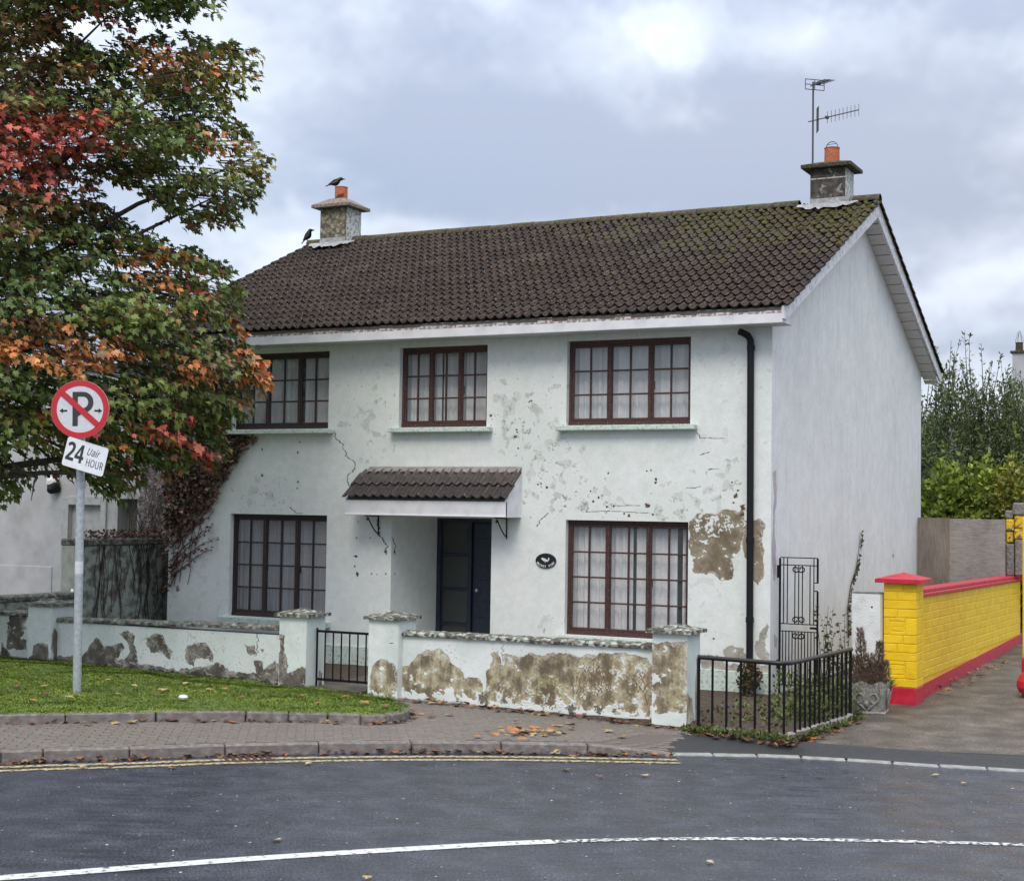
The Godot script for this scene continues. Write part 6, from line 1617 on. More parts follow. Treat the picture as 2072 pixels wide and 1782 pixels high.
func make_right_side():
	brick_wall()
	# short white wall end beside the yellow pier
	var wp = thing("white_pier", "short plain white rendered wall end beside the yellow brick pier", "pier", Vector3(1.13, 0, -0.62))
	var b = MB.new(); b.cbox(Vector3(0, 0.58, -0.12), Vector3(0.385, 1.5, 0.24), 0.012); put(b.mesh(), "body", M.white_render, wp)
	var t = MB.new(); t.cbox(Vector3(0, 1.335, -0.12), Vector3(0.395, 0.012, 0.25), 0.004); put(t.mesh(), "top_edge", M.kerb_stone, wp)
	var hb = MB.new(); hb.tube([Vector3(0.085, 1.15, -0.02), Vector3(0.085, 1.15, 0.004)], 0.013, 10); put(hb.mesh(), "bolt_hole", M.print_black, wp)
	# ornamental side gate
	var g = thing("side_gate", "tall narrow black iron gate with scrolls beside the gable", "gate", Vector3(0.055, 0, -0.25))
	var gw = 0.52; var top = 1.79
	for x in [0.0, gw]:
		var f = MB.new()
		if x == 0.0: f.cbox(Vector3(0, 0.86, 0), Vector3(0.028, 1.84, 0.02), 0.004)
		else:
			# the lock stile is broken by a gap
			f.cbox(Vector3(x, 1.62, 0), Vector3(0.026, 0.33, 0.02), 0.004); f.cbox(Vector3(x, 0.68, 0), Vector3(0.026, 1.33, 0.02), 0.004)
			f.cbox(Vector3(x - 0.02, 1.46, 0), Vector3(0.045, 0.014, 0.016), 0.003); f.cbox(Vector3(x - 0.02, 1.35, 0), Vector3(0.045, 0.014, 0.016), 0.003)
		put(f.mesh(), "stile", M.black_iron, g)
	for y in [top, 1.69, 0.90, 0.80, 0.08]:
		var f = MB.new(); f.cbox(Vector3(gw / 2, y, 0), Vector3(gw, 0.013, 0.016), 0.003); put(f.mesh(), "rail", M.black_iron, g)
	for k in 9:
		var x = lerpf(0.0, gw, (k + 1) / 10.0)
		var bar = MB.new()
		bar.tube([Vector3(x, 0.90, 0), Vector3(x, top if k in [0, 1, 8] else 1.69, 0)], 0.0075, 6)
		if k != 2 and k != 6: put(bar.mesh(), "bar", M.black_iron, g)
	for k in 11:
		var x = lerpf(0.0, gw, (k + 1) / 12.0)
		var bar = MB.new(); bar.tube([Vector3(x, 0.08, 0), Vector3(x, 0.80, 0)], 0.0075, 6); put(bar.mesh(), "bar", M.black_iron, g)
	for y in [[1.63, 1.0], [0.96, -1.0], [0.74, 1.0]]:
		var sc = MB.new()
		for s in [-1.0, 1.0]:
			var pts = []
			for k in 15:
				var a = k / 14.0 * TAU * 1.1
				var r = 0.052 * (1.0 - 0.45 * k / 14.0)
				pts.append(Vector3(gw * 0.5 + s * (0.045 - r * cos(a) * 0.85), y[0] + y[1] * (0.05 - r - r * sin(a) * 0.7 - 0.005), 0.004))
			sc.tube(pts, 0.009, 5)
		put(sc.mesh(), "scroll", M.black_iron, g)
	var la = MB.new(); la.cbox(Vector3(gw - 0.05, 0.855, 0.012), Vector3(0.10, 0.028, 0.03), 0.006); put(la.mesh(), "latch", M.black_iron, g)
	var hg = MB.new(); hg.cbox(Vector3(-0.02, 1.6, 0.006), Vector3(0.035, 0.17, 0.03), 0.004); hg.cbox(Vector3(-0.02, 0.35, 0.006), Vector3(0.035, 0.12, 0.03), 0.004); put(hg.mesh(), "hinge", M.black_iron, g)
	# planter with relief, dying conifers in it
	var pl = thing("planter", "ornate grey concrete planter with scrolled relief in front of the yellow pier", "planter", Vector3(1.36, drive_y(0.2) - 0.0, 0.12), 0.12)
	var pm = MB.new()
	var W0 = 0.20; var W1 = 0.275; var H = 0.40; var n = 12
	var shape = func(a, y):
		# rounded square that widens upwards, wavy lip
		var k = y / H
		var r = lerpf(W0, W1, pow(k, 0.7)) / pow(pow(absf(cos(a)), 3.2) + pow(absf(sin(a)), 3.2), 1 / 3.2)
		var yy = y + (0.022 * sin(a * 8.0) if k > 0.99 else 0.0)
		return Vector3(cos(a) * r, yy, sin(a) * r)
	var S = 32
	for i in 8:
		for k in S:
			var y0 = H * i / 8.0; var y1 = H * (i + 1) / 8.0
			var a0 = TAU * k / S; var a1 = TAU * (k + 1) / S
			pm.quad_out(shape.call(a0, y0), shape.call(a1, y0), shape.call(a1, y1), shape.call(a0, y1), Vector3(cos(a0), 0, sin(a0)))
	for k in S:
		var a0 = TAU * k / S; var a1 = TAU * (k + 1) / S
		var A = shape.call(a0, H); var B = shape.call(a1, H)
		pm.quad_out(A, B, B * Vector3(0.88, 0.97, 0.88), A * Vector3(0.88, 0.97, 0.88), Vector3.UP)
		pm.quad_out(A * Vector3(0.88, 0.97, 0.88), B * Vector3(0.88, 0.97, 0.88), B * Vector3(0.86, 0.6, 0.86), A * Vector3(0.86, 0.6, 0.86), Vector3(-cos(a0), 0, -sin(a0)))
	pm.cbox(Vector3(0, 0.012, 0), Vector3(0.46, 0.035, 0.46), 0.012)
	put(pm.mesh(), "bowl", M.planter_stone, pl)
	for face in 4:
		var rel = MB.new()
		var fz = func(x, y): return lerpf(W0, W1, pow(clampf(y / H, 0, 1), 0.7)) + 0.004
		var tb = Basis(Vector3.UP, face * PI / 2)
		for s in [-1.0, 1.0]:
			var pts = []
			for k in 13:
				var a = k / 12.0
				var x = s * (0.02 + 0.16 * sin(a * PI * 0.62)); var y = 0.06 + 0.27 * a
				pts.append(tb * Vector3(x, y, fz.call(x, y)))
			rel.tube(pts, 0.014, 6)
			var p2 = []
			for k in 10:
				var a = k / 9.0 * TAU * 0.8
				var x = s * (0.09 + 0.05 * cos(a)); var y = 0.20 + 0.06 * sin(a)
				p2.append(tb * Vector3(x, y, fz.call(x, y)))
			rel.tube(p2, 0.012, 6)
		rel.lathe([Vector2(0, -0.055), Vector2(0.035, -0.03), Vector2(0.042, 0.0), Vector2(0.03, 0.035), Vector2(0, 0.05)], 10, Transform3D(tb * Basis().scaled(Vector3(1, 1, 0.5)), tb * Vector3(0.0, 0.13, fz.call(0, 0.13) - 0.004)))
		put(rel.mesh(), "relief", M.planter_stone, pl)
	var soil = MB.new(); soil.lathe([Vector2(0.24, 0), Vector2(0.12, 0.02), Vector2(0, 0.03)], 12, Transform3D(Basis(), Vector3(0, 0.31, 0))); put(soil.mesh(), "soil", M.earth, pl)
	var lf = leaf_mesh(0.35)
	# dying dwarf conifer
	var cf = thing("dwarf_conifer", "dead brown dwarf conifer standing in the concrete planter", "conifer", Vector3(1.36, drive_y(0.2) + 0.31, 0.12))
	var st = MB.new(); var xf = []; var cs = []
	for q in [[-0.12, 0.74, 0.10], [0.15, 0.58, 0.10], [0.0, 0.42, 0.22], [0.20, 0.34, 0.15], [-0.18, 0.38, 0.14], [0.06, 0.3, 0.2]]:
		var base = Vector3(q[0] * 0.6, 0, 0.0); var tip = Vector3(q[0], q[1], rr(-0.03, 0.03))
		st.tube([base, base.lerp(tip, 0.5), tip], [0.016, 0.011, 0.004], 6)
		for k in 1000:
			var a = rng.randf(); var r = q[2] * (1.25 - a) * sqrt(rng.randf())
			var g2 = rr(0, TAU); var p = base.lerp(tip, a) + Vector3(cos(g2) * r, 0, sin(g2) * r)
			xf.append(Transform3D(aim(Vector3(cos(g2) * 0.6, 1.0, sin(g2) * 0.6) + Vector3(rr(-0.3, 0.3), 0, rr(-0.3, 0.3)), rr(0, TAU)) * Basis().scaled(Vector3(0.6, 1.0, 0.6) * rr(0.03, 0.065)), p))
			cs.append(Color(0.11, 0.068, 0.05).lerp(Color(0.24, 0.16, 0.12), rng.randf()) if rng.randf() > 0.10 else Color(0.12, 0.12, 0.05))
	put(st.mesh(), "stem", M.vine_stem, cf); stuff(multi(lf, "foliage", M.dry, cf, xf, cs))
	# grass spilling from the planter
	var gx = []; var gc = []
	for k in 260:
		var a = rr(0, TAU); var r = rr(0.15, 0.27)
		gx.append(Transform3D(aim(Vector3(cos(a) * 0.8, rr(0.2, 1.2), sin(a) * 0.8), rr(0, TAU)) * Basis().scaled(Vector3(0.12, 1, 0.3) * rr(0.10, 0.2)), Vector3(cos(a) * r, 0.30 + rr(0, 0.05), sin(a) * r) + pl.position))
		gc.append(Color(0.07, 0.085, 0.02).lerp(Color(0.17, 0.17, 0.05), rng.randf()))
	stuff(tag(multi(lf, "planter_grass", M.leaf, self, gx, gc), "thin grass tuft growing round the planter rim", "grass"))
	# scrambling plant behind the gate and a creeper climbing the gable
	var greens = [Color(0.03, 0.05, 0.015), Color(0.06, 0.085, 0.02), Color(0.11, 0.12, 0.03)]
	var leafw = leaf_mesh(0.7)
	var sp = thing("scrambling_plant", "thin stemmed leafy plant growing between side gate and white wall end", "plant", Vector3(0.78, -0.1, -0.35))
	var sb = MB.new(); var sx = []; var sc2 = []
	for k in 16:
		var x = rr(-0.35, 0.26); var p0 = Vector3(x * 0.6, 0, rr(-0.1, 0.1)); var h = rr(0.5, 1.28); var p2 = p0 + Vector3(rr(-0.15, 0.15), h, rr(-0.1, 0.1))
		var p1 = p0.lerp(p2, 0.55) + Vector3(rr(-0.06, 0.06), 0, 0)
		sb.tube([p0, p1, p2], [0.006, 0.005, 0.002], 5)
		for j in 26:
			var a = rng.randf(); var p = p0.lerp(p1, a * 2) if a < 0.5 else p1.lerp(p2, a * 2 - 1)
			sx.append(Transform3D(aim(Vector3(rr(-1, 1), rr(-0.5, 0.6), rr(-0.4, 1)), rr(0, TAU)) * Basis().scaled(Vector3.ONE * rr(0.03, 0.065)), p))
			sc2.append(greens[rng.randi() % 3] * rr(0.8, 1.3))
	put(sb.mesh(), "stem", M.vine_stem, sp); stuff(multi(leafw, "foliage", M.leaf, sp, sx, sc2))
	var cr = thing("ivy_shoot", "single ivy shoot climbing the gable above the white wall end", "ivy", Vector3(0.0, 0.0, -2.2))
	var ib = MB.new(); var ix = []; var ic = []
	var path = []
	for q in [[1717, 1290], [1716, 1230], [1722, 1185], [1733, 1150], [1738, 1115], [1743, 1075]]:
		var p = onx(q[0], q[1], 0.015); path.append(p - cr.position)
	ib.tube(path, [0.009, 0.008, 0.007, 0.006, 0.004, 0.002], 6)
	for k in 150:
		var a = pow(rng.randf(), 1.3) * (path.size() - 1.001); var p = path[int(a)].lerp(path[int(a) + 1], a - int(a))
		ix.append(Transform3D(aim(Vector3(0.5, rr(-0.6, 0.9), rr(-1, 1)), rr(0, TAU)) * Basis().scaled(Vector3.ONE * rr(0.035, 0.075)), p + Vector3(0.01, 0, rr(-0.02, 0.02))))
		ic.append(Color(0.04, 0.05, 0.02).lerp(Color(0.09, 0.08, 0.03), rng.randf()))
	put(ib.mesh(), "stem", M.vine_stem, cr); stuff(multi(leafw, "foliage", M.leaf, cr, ix, ic))
	# weeds behind the railing and at its foot
	var wx = []; var wc = []
	for k in 2600:
		var p: Vector3
		if k < 420: p = Vector3(rr(0.0, 1.25), rr(-0.15, -0.07), rr(3.2, 3.38))
		elif k < 1350: p = Vector3(rr(0.7, 1.36), rr(-0.13, 0.12 + 0.22 * rng.randf()), rr(0.5, 2.2))
		elif k < 1750: p = Vector3(rr(0.1, 1.0), rr(-0.1, 0.28), rr(-0.2, 0.25))
		elif k < 2300: p = Vector3(rr(-0.2, 1.2), rr(-0.07, -0.02), rr(0.3, 3.0))
		else:
			var zz = rr(0.7, 3.2); p = Vector3(1.40 - 0.06 * (zz - 1.0) + rr(-0.05, 0.06), rr(-0.17, -0.1), zz)
		wx.append(Transform3D(aim(Vector3(rr(-1, 1), rr(0.1, 1.4), rr(-1, 1)), rr(0, TAU)) * Basis().scaled(Vector3.ONE * rr(0.03, 0.075)), p))
		wc.append(greens[rng.randi() % 3].lerp(Color(0.12, 0.16, 0.03), rr(0, 0.6)))
	stuff(tag(multi(leafw, "weeds", M.leaf, self, wx, wc), "green weeds growing at the foot of the black railing", "weeds"))
	shrub("small_shrub", "small reddish green shrub at the foot of the downpipe", "shrub", Vector3(-0.2, -0.05, 0.28), Vector3(0.17, 0.24, 0.15), 420, leafw, 0.055, [Color(0.10, 0.03, 0.025), Color(0.08, 0.06, 0.02), Color(0.05, 0.075, 0.02)])
	# plywood boards closing the gap behind
	var z = -9.05
	var la0 = onz(1857, 1200, z); var lm = onz(1921, 1200, z); var lr = onz(2035, 1200, z)
	for i in 2:
		var x0 = la0.x if i == 0 else lm.x + 0.004; var x1 = lm.x if i == 0 else lr.x
		var pb = MB.new(); var y1 = 2.345 if i == 0 else 2.335
		pb.quad(Vector3(x0, -0.05, z), Vector3(x1, -0.05, z), Vector3(x1, y1, z), Vector3(x0, y1, z), Vector2(0.0, 1.0), Vector2(0.0, 0.6), Vector2(0.95, 0.6), Vector2(0.95, 1.0)) if i == 0 else pb.quad(Vector3(x0, -0.05, z + 0.006), Vector3(x1, -0.05, z + 0.006), Vector3(x1, y1, z + 0.006), Vector3(x0, y1, z + 0.006), Vector2(0.1, 0.98), Vector2(0.7, 0.98), Vector2(0.7, 0.05), Vector2(0.1, 0.05))
		pb.quad_out(Vector3(x1, -0.05, z - 0.02), Vector3(x1, -0.05, z), Vector3(x1, y1, z), Vector3(x1, y1, z - 0.02), Vector3.RIGHT)
		pb.quad_out(Vector3(x0, y1, z - 0.02), Vector3(x1, y1, z - 0.02), Vector3(x1, y1, z), Vector3(x0, y1, z), Vector3.UP)
		pb.quad_out(Vector3(x0, -0.05, z - 0.02), Vector3(x1, -0.05, z - 0.02), Vector3(x1, y1, z - 0.02), Vector3(x0, y1, z - 0.02), Vector3.FORWARD)
		var o = put(pb.mesh(), "plywood_sheet", M.ply_a if i == 0 else M.ply_b)
		tag(o, ["narrow dark weathered plywood sheet against the back of the gable", "wide grey plywood sheet with swirling grain closing the gap"][i], "plywood", "plywood sheets closing the passage")
	# broken block pier behind the yellow wall's far end
	var bp = thing("block_pier", "crumbling block pier with flaking yellow paint behind the boards", "pier", Vector3.ZERO)
	var bz = -9.3
	var blocks = [[2036, 2052, 1100, 1165, 0], [2036, 2050, 1075, 1098, 2], [2036, 2052, 1050, 1074, 1], [2034, 2050, 1032, 1049, 0], [2054, 2072, 1092, 1165, 0], [2052, 2074, 1070, 1091, 1], [2053, 2074, 1043, 1069, 1], [2050, 2074, 1017, 1042, 0]]
	for q in blocks:
		var a = onz(q[0], q[3], bz); var c = onz(q[1], q[2], bz)
		var m = MB.new(); m.cbox(Vector3((a.x + c.x) / 2, (a.y + c.y) / 2, bz - 0.15 + rr(-0.02, 0.02)), Vector3(c.x - a.x, c.y - a.y - 0.008, 0.3), 0.02)
		put(m.mesh(), "block", [M.block_grey, M.flaking_yellow, M.flaking_yellow][q[4]], bp)
	# yellow gate pillar at the far side of the drive, red foot with a round red guard
	var yp = thing("yellow_pillar", "plain yellow pillar with red foot at the driveway's far side", "pillar", Vector3(3.16, drive_y(-2.6), -2.95))
	var yb = MB.new(); yb.cbox(Vector3(0, 1.5, 0), Vector3(0.62, 1.98, 0.6), 0.01); put(yb.mesh(), "shaft", M.yellow_paint, yp)
	var yr = MB.new(); yr.cbox(Vector3(0, 0.25, 0), Vector3(0.645, 0.52, 0.63), 0.012); put(yr.mesh(), "foot", M.red_paint, yp)
	var yg = thing("guard_stone", "rounded glossy red guard at the foot of the yellow pillar", "guard", Vector3(3.00, drive_y(-2.5), -2.42))
	var gm = MB.new(); gm.lathe([Vector2(0.03, 0.0), Vector2(0.04, 0.05), Vector2(0.16, 0.06), Vector2(0.195, 0.13), Vector2(0.19, 0.22), Vector2(0.15, 0.30), Vector2(0.10, 0.35), Vector2(0.10, 0.6), Vector2(0.0, 0.62)], 20); put(gm.mesh(), "body", M.red_paint, yg)
	# shrubs behind the boards
	var dk = [Color(0.075, 0.105, 0.038), Color(0.115, 0.15, 0.055), Color(0.17, 0.21, 0.085)]
	var br = [Color(0.08, 0.12, 0.018), Color(0.18, 0.25, 0.034), Color(0.36, 0.42, 0.06)]
	var thin = leaf_mesh(0.38)
	var P = func(u, zz): return onz(u, 1045, zz)
	shrub("tall_shrub", "tall dark shrub with upright shoots against the back of the house", "shrub", Vector3(P.call(1925, -13.0).x, 0.0, -13.0), Vector3(0.95, 2.85, 1.0), 10500, thin, 0.105, dk, 34, "tall dark shrubs behind the boards", 1.0)
	shrub("tall_shrub", "tall dark shrub with slim shoots behind the bright hedge", "shrub", Vector3(P.call(2010, -13.4).x, 0.0, -13.4), Vector3(0.95, 2.8, 1.0), 10500, thin, 0.105, dk, 28, "tall dark shrubs behind the boards", 0.8)
	shrub("tall_shrub", "tall dark shrub below the far chimney", "shrub", Vector3(P.call(2085, -13.2).x, 0.0, -13.2), Vector3(0.95, 2.75, 1.0), 10000, thin, 0.105, dk, 26, "tall dark shrubs behind the boards", 0.7)
	shrub("tall_shrub", "tall dark shrub half hidden behind the gable's back corner", "shrub", Vector3(P.call(1860, -13.6).x, 0.0, -13.6), Vector3(0.9, 2.5, 0.9), 6500, thin, 0.105, dk, 14, "tall dark shrubs behind the boards", 0.8)
	shrub("hedge_bush", "bright green bush spilling over the narrow plywood sheet", "bush", Vector3(P.call(1905, -10.6).x, 0.3, -10.6), Vector3(0.8, 1.6, 0.7), 4200, leafw, 0.13, br, 3, "bright bushes above the boards")
	shrub("hedge_bush", "bright yellow green bush above the wide plywood sheet", "bush", Vector3(P.call(1985, -10.9).x, 0.3, -10.9), Vector3(0.85, 1.68, 0.7), 4400, leafw, 0.13, br, 3, "bright bushes above the boards")
	shrub("hedge_bush", "yellow leaved bush beside the crumbling block pier", "bush", Vector3(P.call(2062, -10.5).x, 0.3, -10.5), Vector3(0.7, 1.72, 0.6), 3600, leafw, 0.10, [Color(0.08, 0.11, 0.015), Color(0.18, 0.2, 0.025), Color(0.34, 0.3, 0.04)], 0, "bright bushes above the boards")
	# a house far behind, only its chimney clear of the leaves
	var cw2 = at(2067, 706, 52.0)
	var fh = thing("far_house", "distant pale house with a chimney rising over the shrubs", "house", Vector3(cw2.x - 1.5, 0, cw2.z + 3.0))
	var c = cw2 - fh.position
	var wall = MB.new(); wall.box(Vector3(1.5, 2.1, -3), Vector3(9, 4.2, 7)); put(wall.mesh(), "wall", M.white_render, fh)
	var rf = MB.new(); rf.prism(PackedVector2Array([Vector2(-3.9, 4.1), Vector2(3.9, 4.1), Vector2(0, 5.7)]), -3.2, 6.2, Transform3D(Basis(Vector3(0, 0, 1), Vector3.UP, Vector3(1, 0, 0)), Vector3(0, 0, -3))); put(rf.mesh(), "roof", M.slate, fh)
	var cm = MB.new(); cm.cbox(Vector3(c.x, c.y - 1.65, c.z), Vector3(0.5, 3.0, 0.5), 0.01); put(cm.mesh(), "chimney", M.grey_render, fh)
	var cc = MB.new(); cc.cbox(Vector3(c.x, c.y - 0.12, c.z), Vector3(0.64, 0.08, 0.64), 0.01); put(cc.mesh(), "chimney_cap", M.chimney_cap_dark, fh)
	var pot = MB.new(); pot.lathe([Vector2(0.13, 0), Vector2(0.12, 0.26), Vector2(0.14, 0.30), Vector2(0.0, 0.30)], 12, Transform3D(Basis(), Vector3(c.x - 0.06, c.y - 0.075, c.z))); put(pot.mesh(), "chimney_pot", M.chimney_cap_dark, fh)
	var cage = MB.new()
	for k in 6:
		var a = TAU * k / 6.0
		cage.tube([Vector3(c.x - 0.06 + cos(a) * 0.14, c.y + 0.26, c.z + sin(a) * 0.14), Vector3(c.x - 0.06 + cos(a) * 0.03, c.y + 0.62, c.z + sin(a) * 0.03)], 0.012, 5)
	put(cage.mesh(), "chimney_cowl", M.galvanised, fh)

# ---------------------------------------------------------------- left side: boundary wall, neighbour, creeper
func make_left_side():
	var bx = -10.9; var th = 0.29; var zs = 1.45
	var bw = thing("boundary_wall", "stepped side boundary wall with mossy cap and dried vine stems", "wall", Vector3.ZERO)
	var lo = MB.new(); lo.box(Vector3(bx - th / 2, 0.38, (zs + 4.4) / 2), Vector3(th, 1.0, 4.4 - zs)); put(lo.mesh(), "low_wall", M.green_wall, bw)
	var hi = MB.new(); hi.box(Vector3(bx - th / 2, 0.78, (zs - 7.5) / 2), Vector3(th, 1.84, zs + 7.5)); put(hi.mesh(), "high_wall", M.green_wall, bw)
	var en = MB.new(); en.cbox(Vector3(bx - th / 2, 1.29, zs + 0.006), Vector3(th + 0.004, 0.82, 0.02), 0.005); put(en.mesh(), "end_face", M.cream_render, bw)
	for k in 5:
		var z = lerpf(zs + 0.02, -7.4, (k + 0.5) / 5.0)
		var c = MB.new(); c.cbox(Vector3(bx - th / 2, 1.755 + rr(-0.01, 0.01), z), Vector3(th + 0.08, 0.12, 1.77), 0.025); put(c.mesh(), "cap_stone", M.cap_left, bw)
	for k in 3:
		var z = lerpf(4.4, zs, (k + 0.5) / 3.0)
		var c = MB.new(); c.cbox(Vector3(bx - th / 2, 0.925 + rr(-0.008, 0.008), z), Vector3(th + 0.07, 0.10, 0.97), 0.025); put(c.mesh(), "cap_stone", M.cap_left, bw)
	# dried vines over it
	var lw = leaf_mesh(0.75)
	var dv = thing("dried_vine", "bare brown vine stems hanging over the side boundary wall", "vine", Vector3(bx, 0, 0.5))
	var sb = MB.new(); var xf = []; var cs = []
	for k in 46:
		var z = rr(-1.6, 0.55); var p = Vector3(0.03, 1.83, z); var pts = [Vector3(-0.12, 1.84, z + rr(-0.1, 0.1)), p]
		var n = 6; var drop = rr(0.5, 1.75)
		for j in n:
			p += Vector3(0, -drop / n, rr(-0.07, 0.07)); p.x = 0.014 + rr(0, 0.02); pts.append(p)
		sb.tube(pts, rr(0.003, 0.007), 4)
	for k in 900:
		# dead leaves on the cap
		var z = rr(-3.2, 0.6)
		xf.append(Transform3D(aim(Vector3(rr(-1, 1), rr(0, 1), rr(-1, 1)), rr(0, TAU)) * Basis().scaled(Vector3.ONE * rr(0.03, 0.08)), Vector3(rr(-0.34, 0.05), rr(1.80, 1.92), z)))
		cs.append(Color(0.06, 0.03, 0.022).lerp(Color(0.17, 0.075, 0.05), rng.randf()))
	put(sb.mesh(), "stem", M.vine_stem, dv); stuff(multi(lw, "foliage", M.dry, dv, xf, cs))
	# neighbour's building
	var nb = thing("neighbour_building", "plain grey rendered building next door with a blocked doorway", "building", Vector3(-18.5, 0, -2.0))
	var zf = -2.0
	var wall = MB.new()
	var X = func(u): return onz(u, 1050, zf).x + 18.5
	var Y = func(u, v): return onz(u, v, zf).y
	var hole_a = [X.call(140), X.call(205), 0.0, Y.call(170, 1022)]; var hole_b = [X.call(240), X.call(277), 0.0, Y.call(258, 1010)]
	holes_wall(wall, -9.0, X.call(277) + 0.06, -0.3, 4.9, [hole_a, hole_b], 0.0, func(x, y): return Vector2(x, y), Vector3.BACK)
	for h in [hole_a, hole_b]:
		# reveals
		wall.quad(Vector3(h[0], h[2], 0), Vector3(h[0], h[2], -0.25), Vector3(h[0], h[3], -0.25), Vector3(h[0], h[3], 0)); wall.quad(Vector3(h[1], h[2], -0.25), Vector3(h[1], h[2], 0), Vector3(h[1], h[3], 0), Vector3(h[1], h[3], -0.25)); wall.quad(Vector3(h[0], h[3], 0), Vector3(h[0], h[3], -0.25), Vector3(h[1], h[3], -0.25), Vector3(h[1], h[3], 0))
	wall.box(Vector3(-1.4, 2.3, -3.75), Vector3(15.2, 5.2, 6.9))
	put(wall.mesh(), "wall", M.grey_render, nb)
	var band = MB.new(); band.cbox(Vector3((-9.0 + X.call(108)) / 2, 0.43, 0.008), Vector3(X.call(108) + 9.0, 1.46, 0.026), 0.006); put(band.mesh(), "lower_band", M.grey_render, nb)
	var tr = MB.new()
	tr.cbox(Vector3((X.call(126) + X.call(140)) / 2, 1.1, 0.02), Vector3(X.call(140) - X.call(126), 2.75, 0.05), 0.006); tr.cbox(Vector3((X.call(205) + X.call(216)) / 2, 1.1, 0.02), Vector3(X.call(216) - X.call(205), 2.75, 0.05), 0.006)
	tr.cbox(Vector3((X.call(140) + X.call(205)) / 2, hole_a[3] + 0.085, 0.022), Vector3(X.call(205) - X.call(140), 0.16, 0.046), 0.006)
	put(tr.mesh(), "door_surround", M.grey_trim, nb)
	var pa = MB.new(); pa.cbox(Vector3((hole_a[0] + hole_a[1]) / 2, 1.1, -0.10), Vector3(hole_a[1] - hole_a[0] + 0.04, 2.7, 0.05), 0.004); put(pa.mesh(), "blocked_door", M.grey_trim, nb)
	var tb = MB.new(); tb.cbox(Vector3((X.call(230) + X.call(240)) / 2, 1.1, 0.015), Vector3(X.call(240) - X.call(230), 2.6, 0.05), 0.006); tb.cbox(Vector3((X.call(240) + X.call(285)) / 2, hole_b[3] + 0.06, 0.018), Vector3(X.call(285) - X.call(240), 0.11, 0.05), 0.006); put(tb.mesh(), "window_surround", M.grey_trim, nb)
	var db = MB.new(); db.cbox(Vector3((hole_b[0] + hole_b[1]) / 2, 1.1, -0.23), Vector3(hole_b[1] - hole_b[0] + 0.04, 2.7, 0.04), 0.004); put(db.mesh(), "inner_door", M.grey_green_door, nb)
	# rough stone end of it
	var st = MB.new()
	var x0 = X.call(277) + 0.06; var x1 = x0 + 0.85
	var f = FastNoiseLite.new(); f.seed = 8; f.frequency = 2.2; f.fractal_octaves = 3
	for i in 14:
		for j in 46:
			var q = []
			for e in [[0, 0], [1, 0], [1, 1], [0, 1]]:
				var x = lerpf(x0, x1, (i + e[0]) / 14.0); var y = lerpf(-0.2, 4.6, (j + e[1]) / 46.0)
				q.append(Vector3(x, y, 0.03 + 0.05 * f.get_noise_2d(x * 2, y * 2)))
			st.quad(q[0], q[1], q[2], q[3])
	st.box(Vector3((x0 + x1) / 2, 2.2, -0.6), Vector3(x1 - x0, 4.8, 1.1))
	put(st.mesh(), "stone_end", M.stone_rough, nb)
	var vs = MB.new()
	for k in 60:
		var p = Vector3(rr(x0 - 0.1, x1), rr(0.5, 1.8), 0.09); var pts = [p]
		for j in 7:
			p += Vector3(rr(-0.14, 0.12), rr(0.02, 0.26), 0); p.z = 0.085 + rr(-0.01, 0.03); pts.append(p)
		vs.tube(pts, rr(0.004, 0.009), 4)
	put(vs.mesh(), "vine_stems", M.vine_stem, nb)
	var vent = MB.new()
	var vx = X.call(289); var vx1 = X.call(303); var vy0 = Y.call(296, 947); var vy1 = Y.call(296, 915)
	for k in 5: vent.cbox(Vector3((vx + vx1) / 2, lerpf(vy0, vy1, k / 4.0), 0.12), Vector3(vx1 - vx, 0.018, 0.02), 0.003)
	for k in 4: vent.cbox(Vector3(lerpf(vx, vx1, k / 3.0), (vy0 + vy1) / 2, 0.118), Vector3(0.016, vy1 - vy0, 0.016), 0.003)
	put(vent.mesh(), "vent_grille", M.kerb_stone, nb)
	var rf = MB.new(); rf.prism(PackedVector2Array([Vector2(-3.5, 4.9), Vector2(3.5, 4.9), Vector2(3.5, 4.98), Vector2(-3.5, 4.98)]), -9.3, 6.3, Transform3D(Basis(Vector3(0, 0, 1), Vector3.UP, Vector3(1, 0, 0)), Vector3(0, 0, -3.4))); put(rf.mesh(), "roof", M.slate, nb)
	var lp = thing("wall_lamp", "round white and dark bulkhead lamp on the grey wall next door", "lamp", onz(108, 976, zf + 0.06))
	var l1 = MB.new(); l1.lathe([Vector2(0.0, -0.01), Vector2(0.12, 0.0), Vector2(0.12, 0.05), Vector2(0.10, 0.10), Vector2(0.05, 0.14), Vector2(0, 0.15)], 18, Transform3D(Basis(Vector3.RIGHT, PI / 2 - 0.5), Vector3.ZERO)); put(l1.mesh(), "globe", M.print_white, lp)
	var l2 = MB.new(); l2.lathe([Vector2(0.13, -0.02), Vector2(0.14, 0.02), Vector2(0.13, 0.05), Vector2(0.06, 0.16), Vector2(0.0, 0.17)], 18, Transform3D(Basis(Vector3.RIGHT, PI / 2 + 0.7), Vector3(0.02, -0.07, 0.0))); put(l2.mesh(), "hood", M.black_plastic, lp)
	make_creeper()

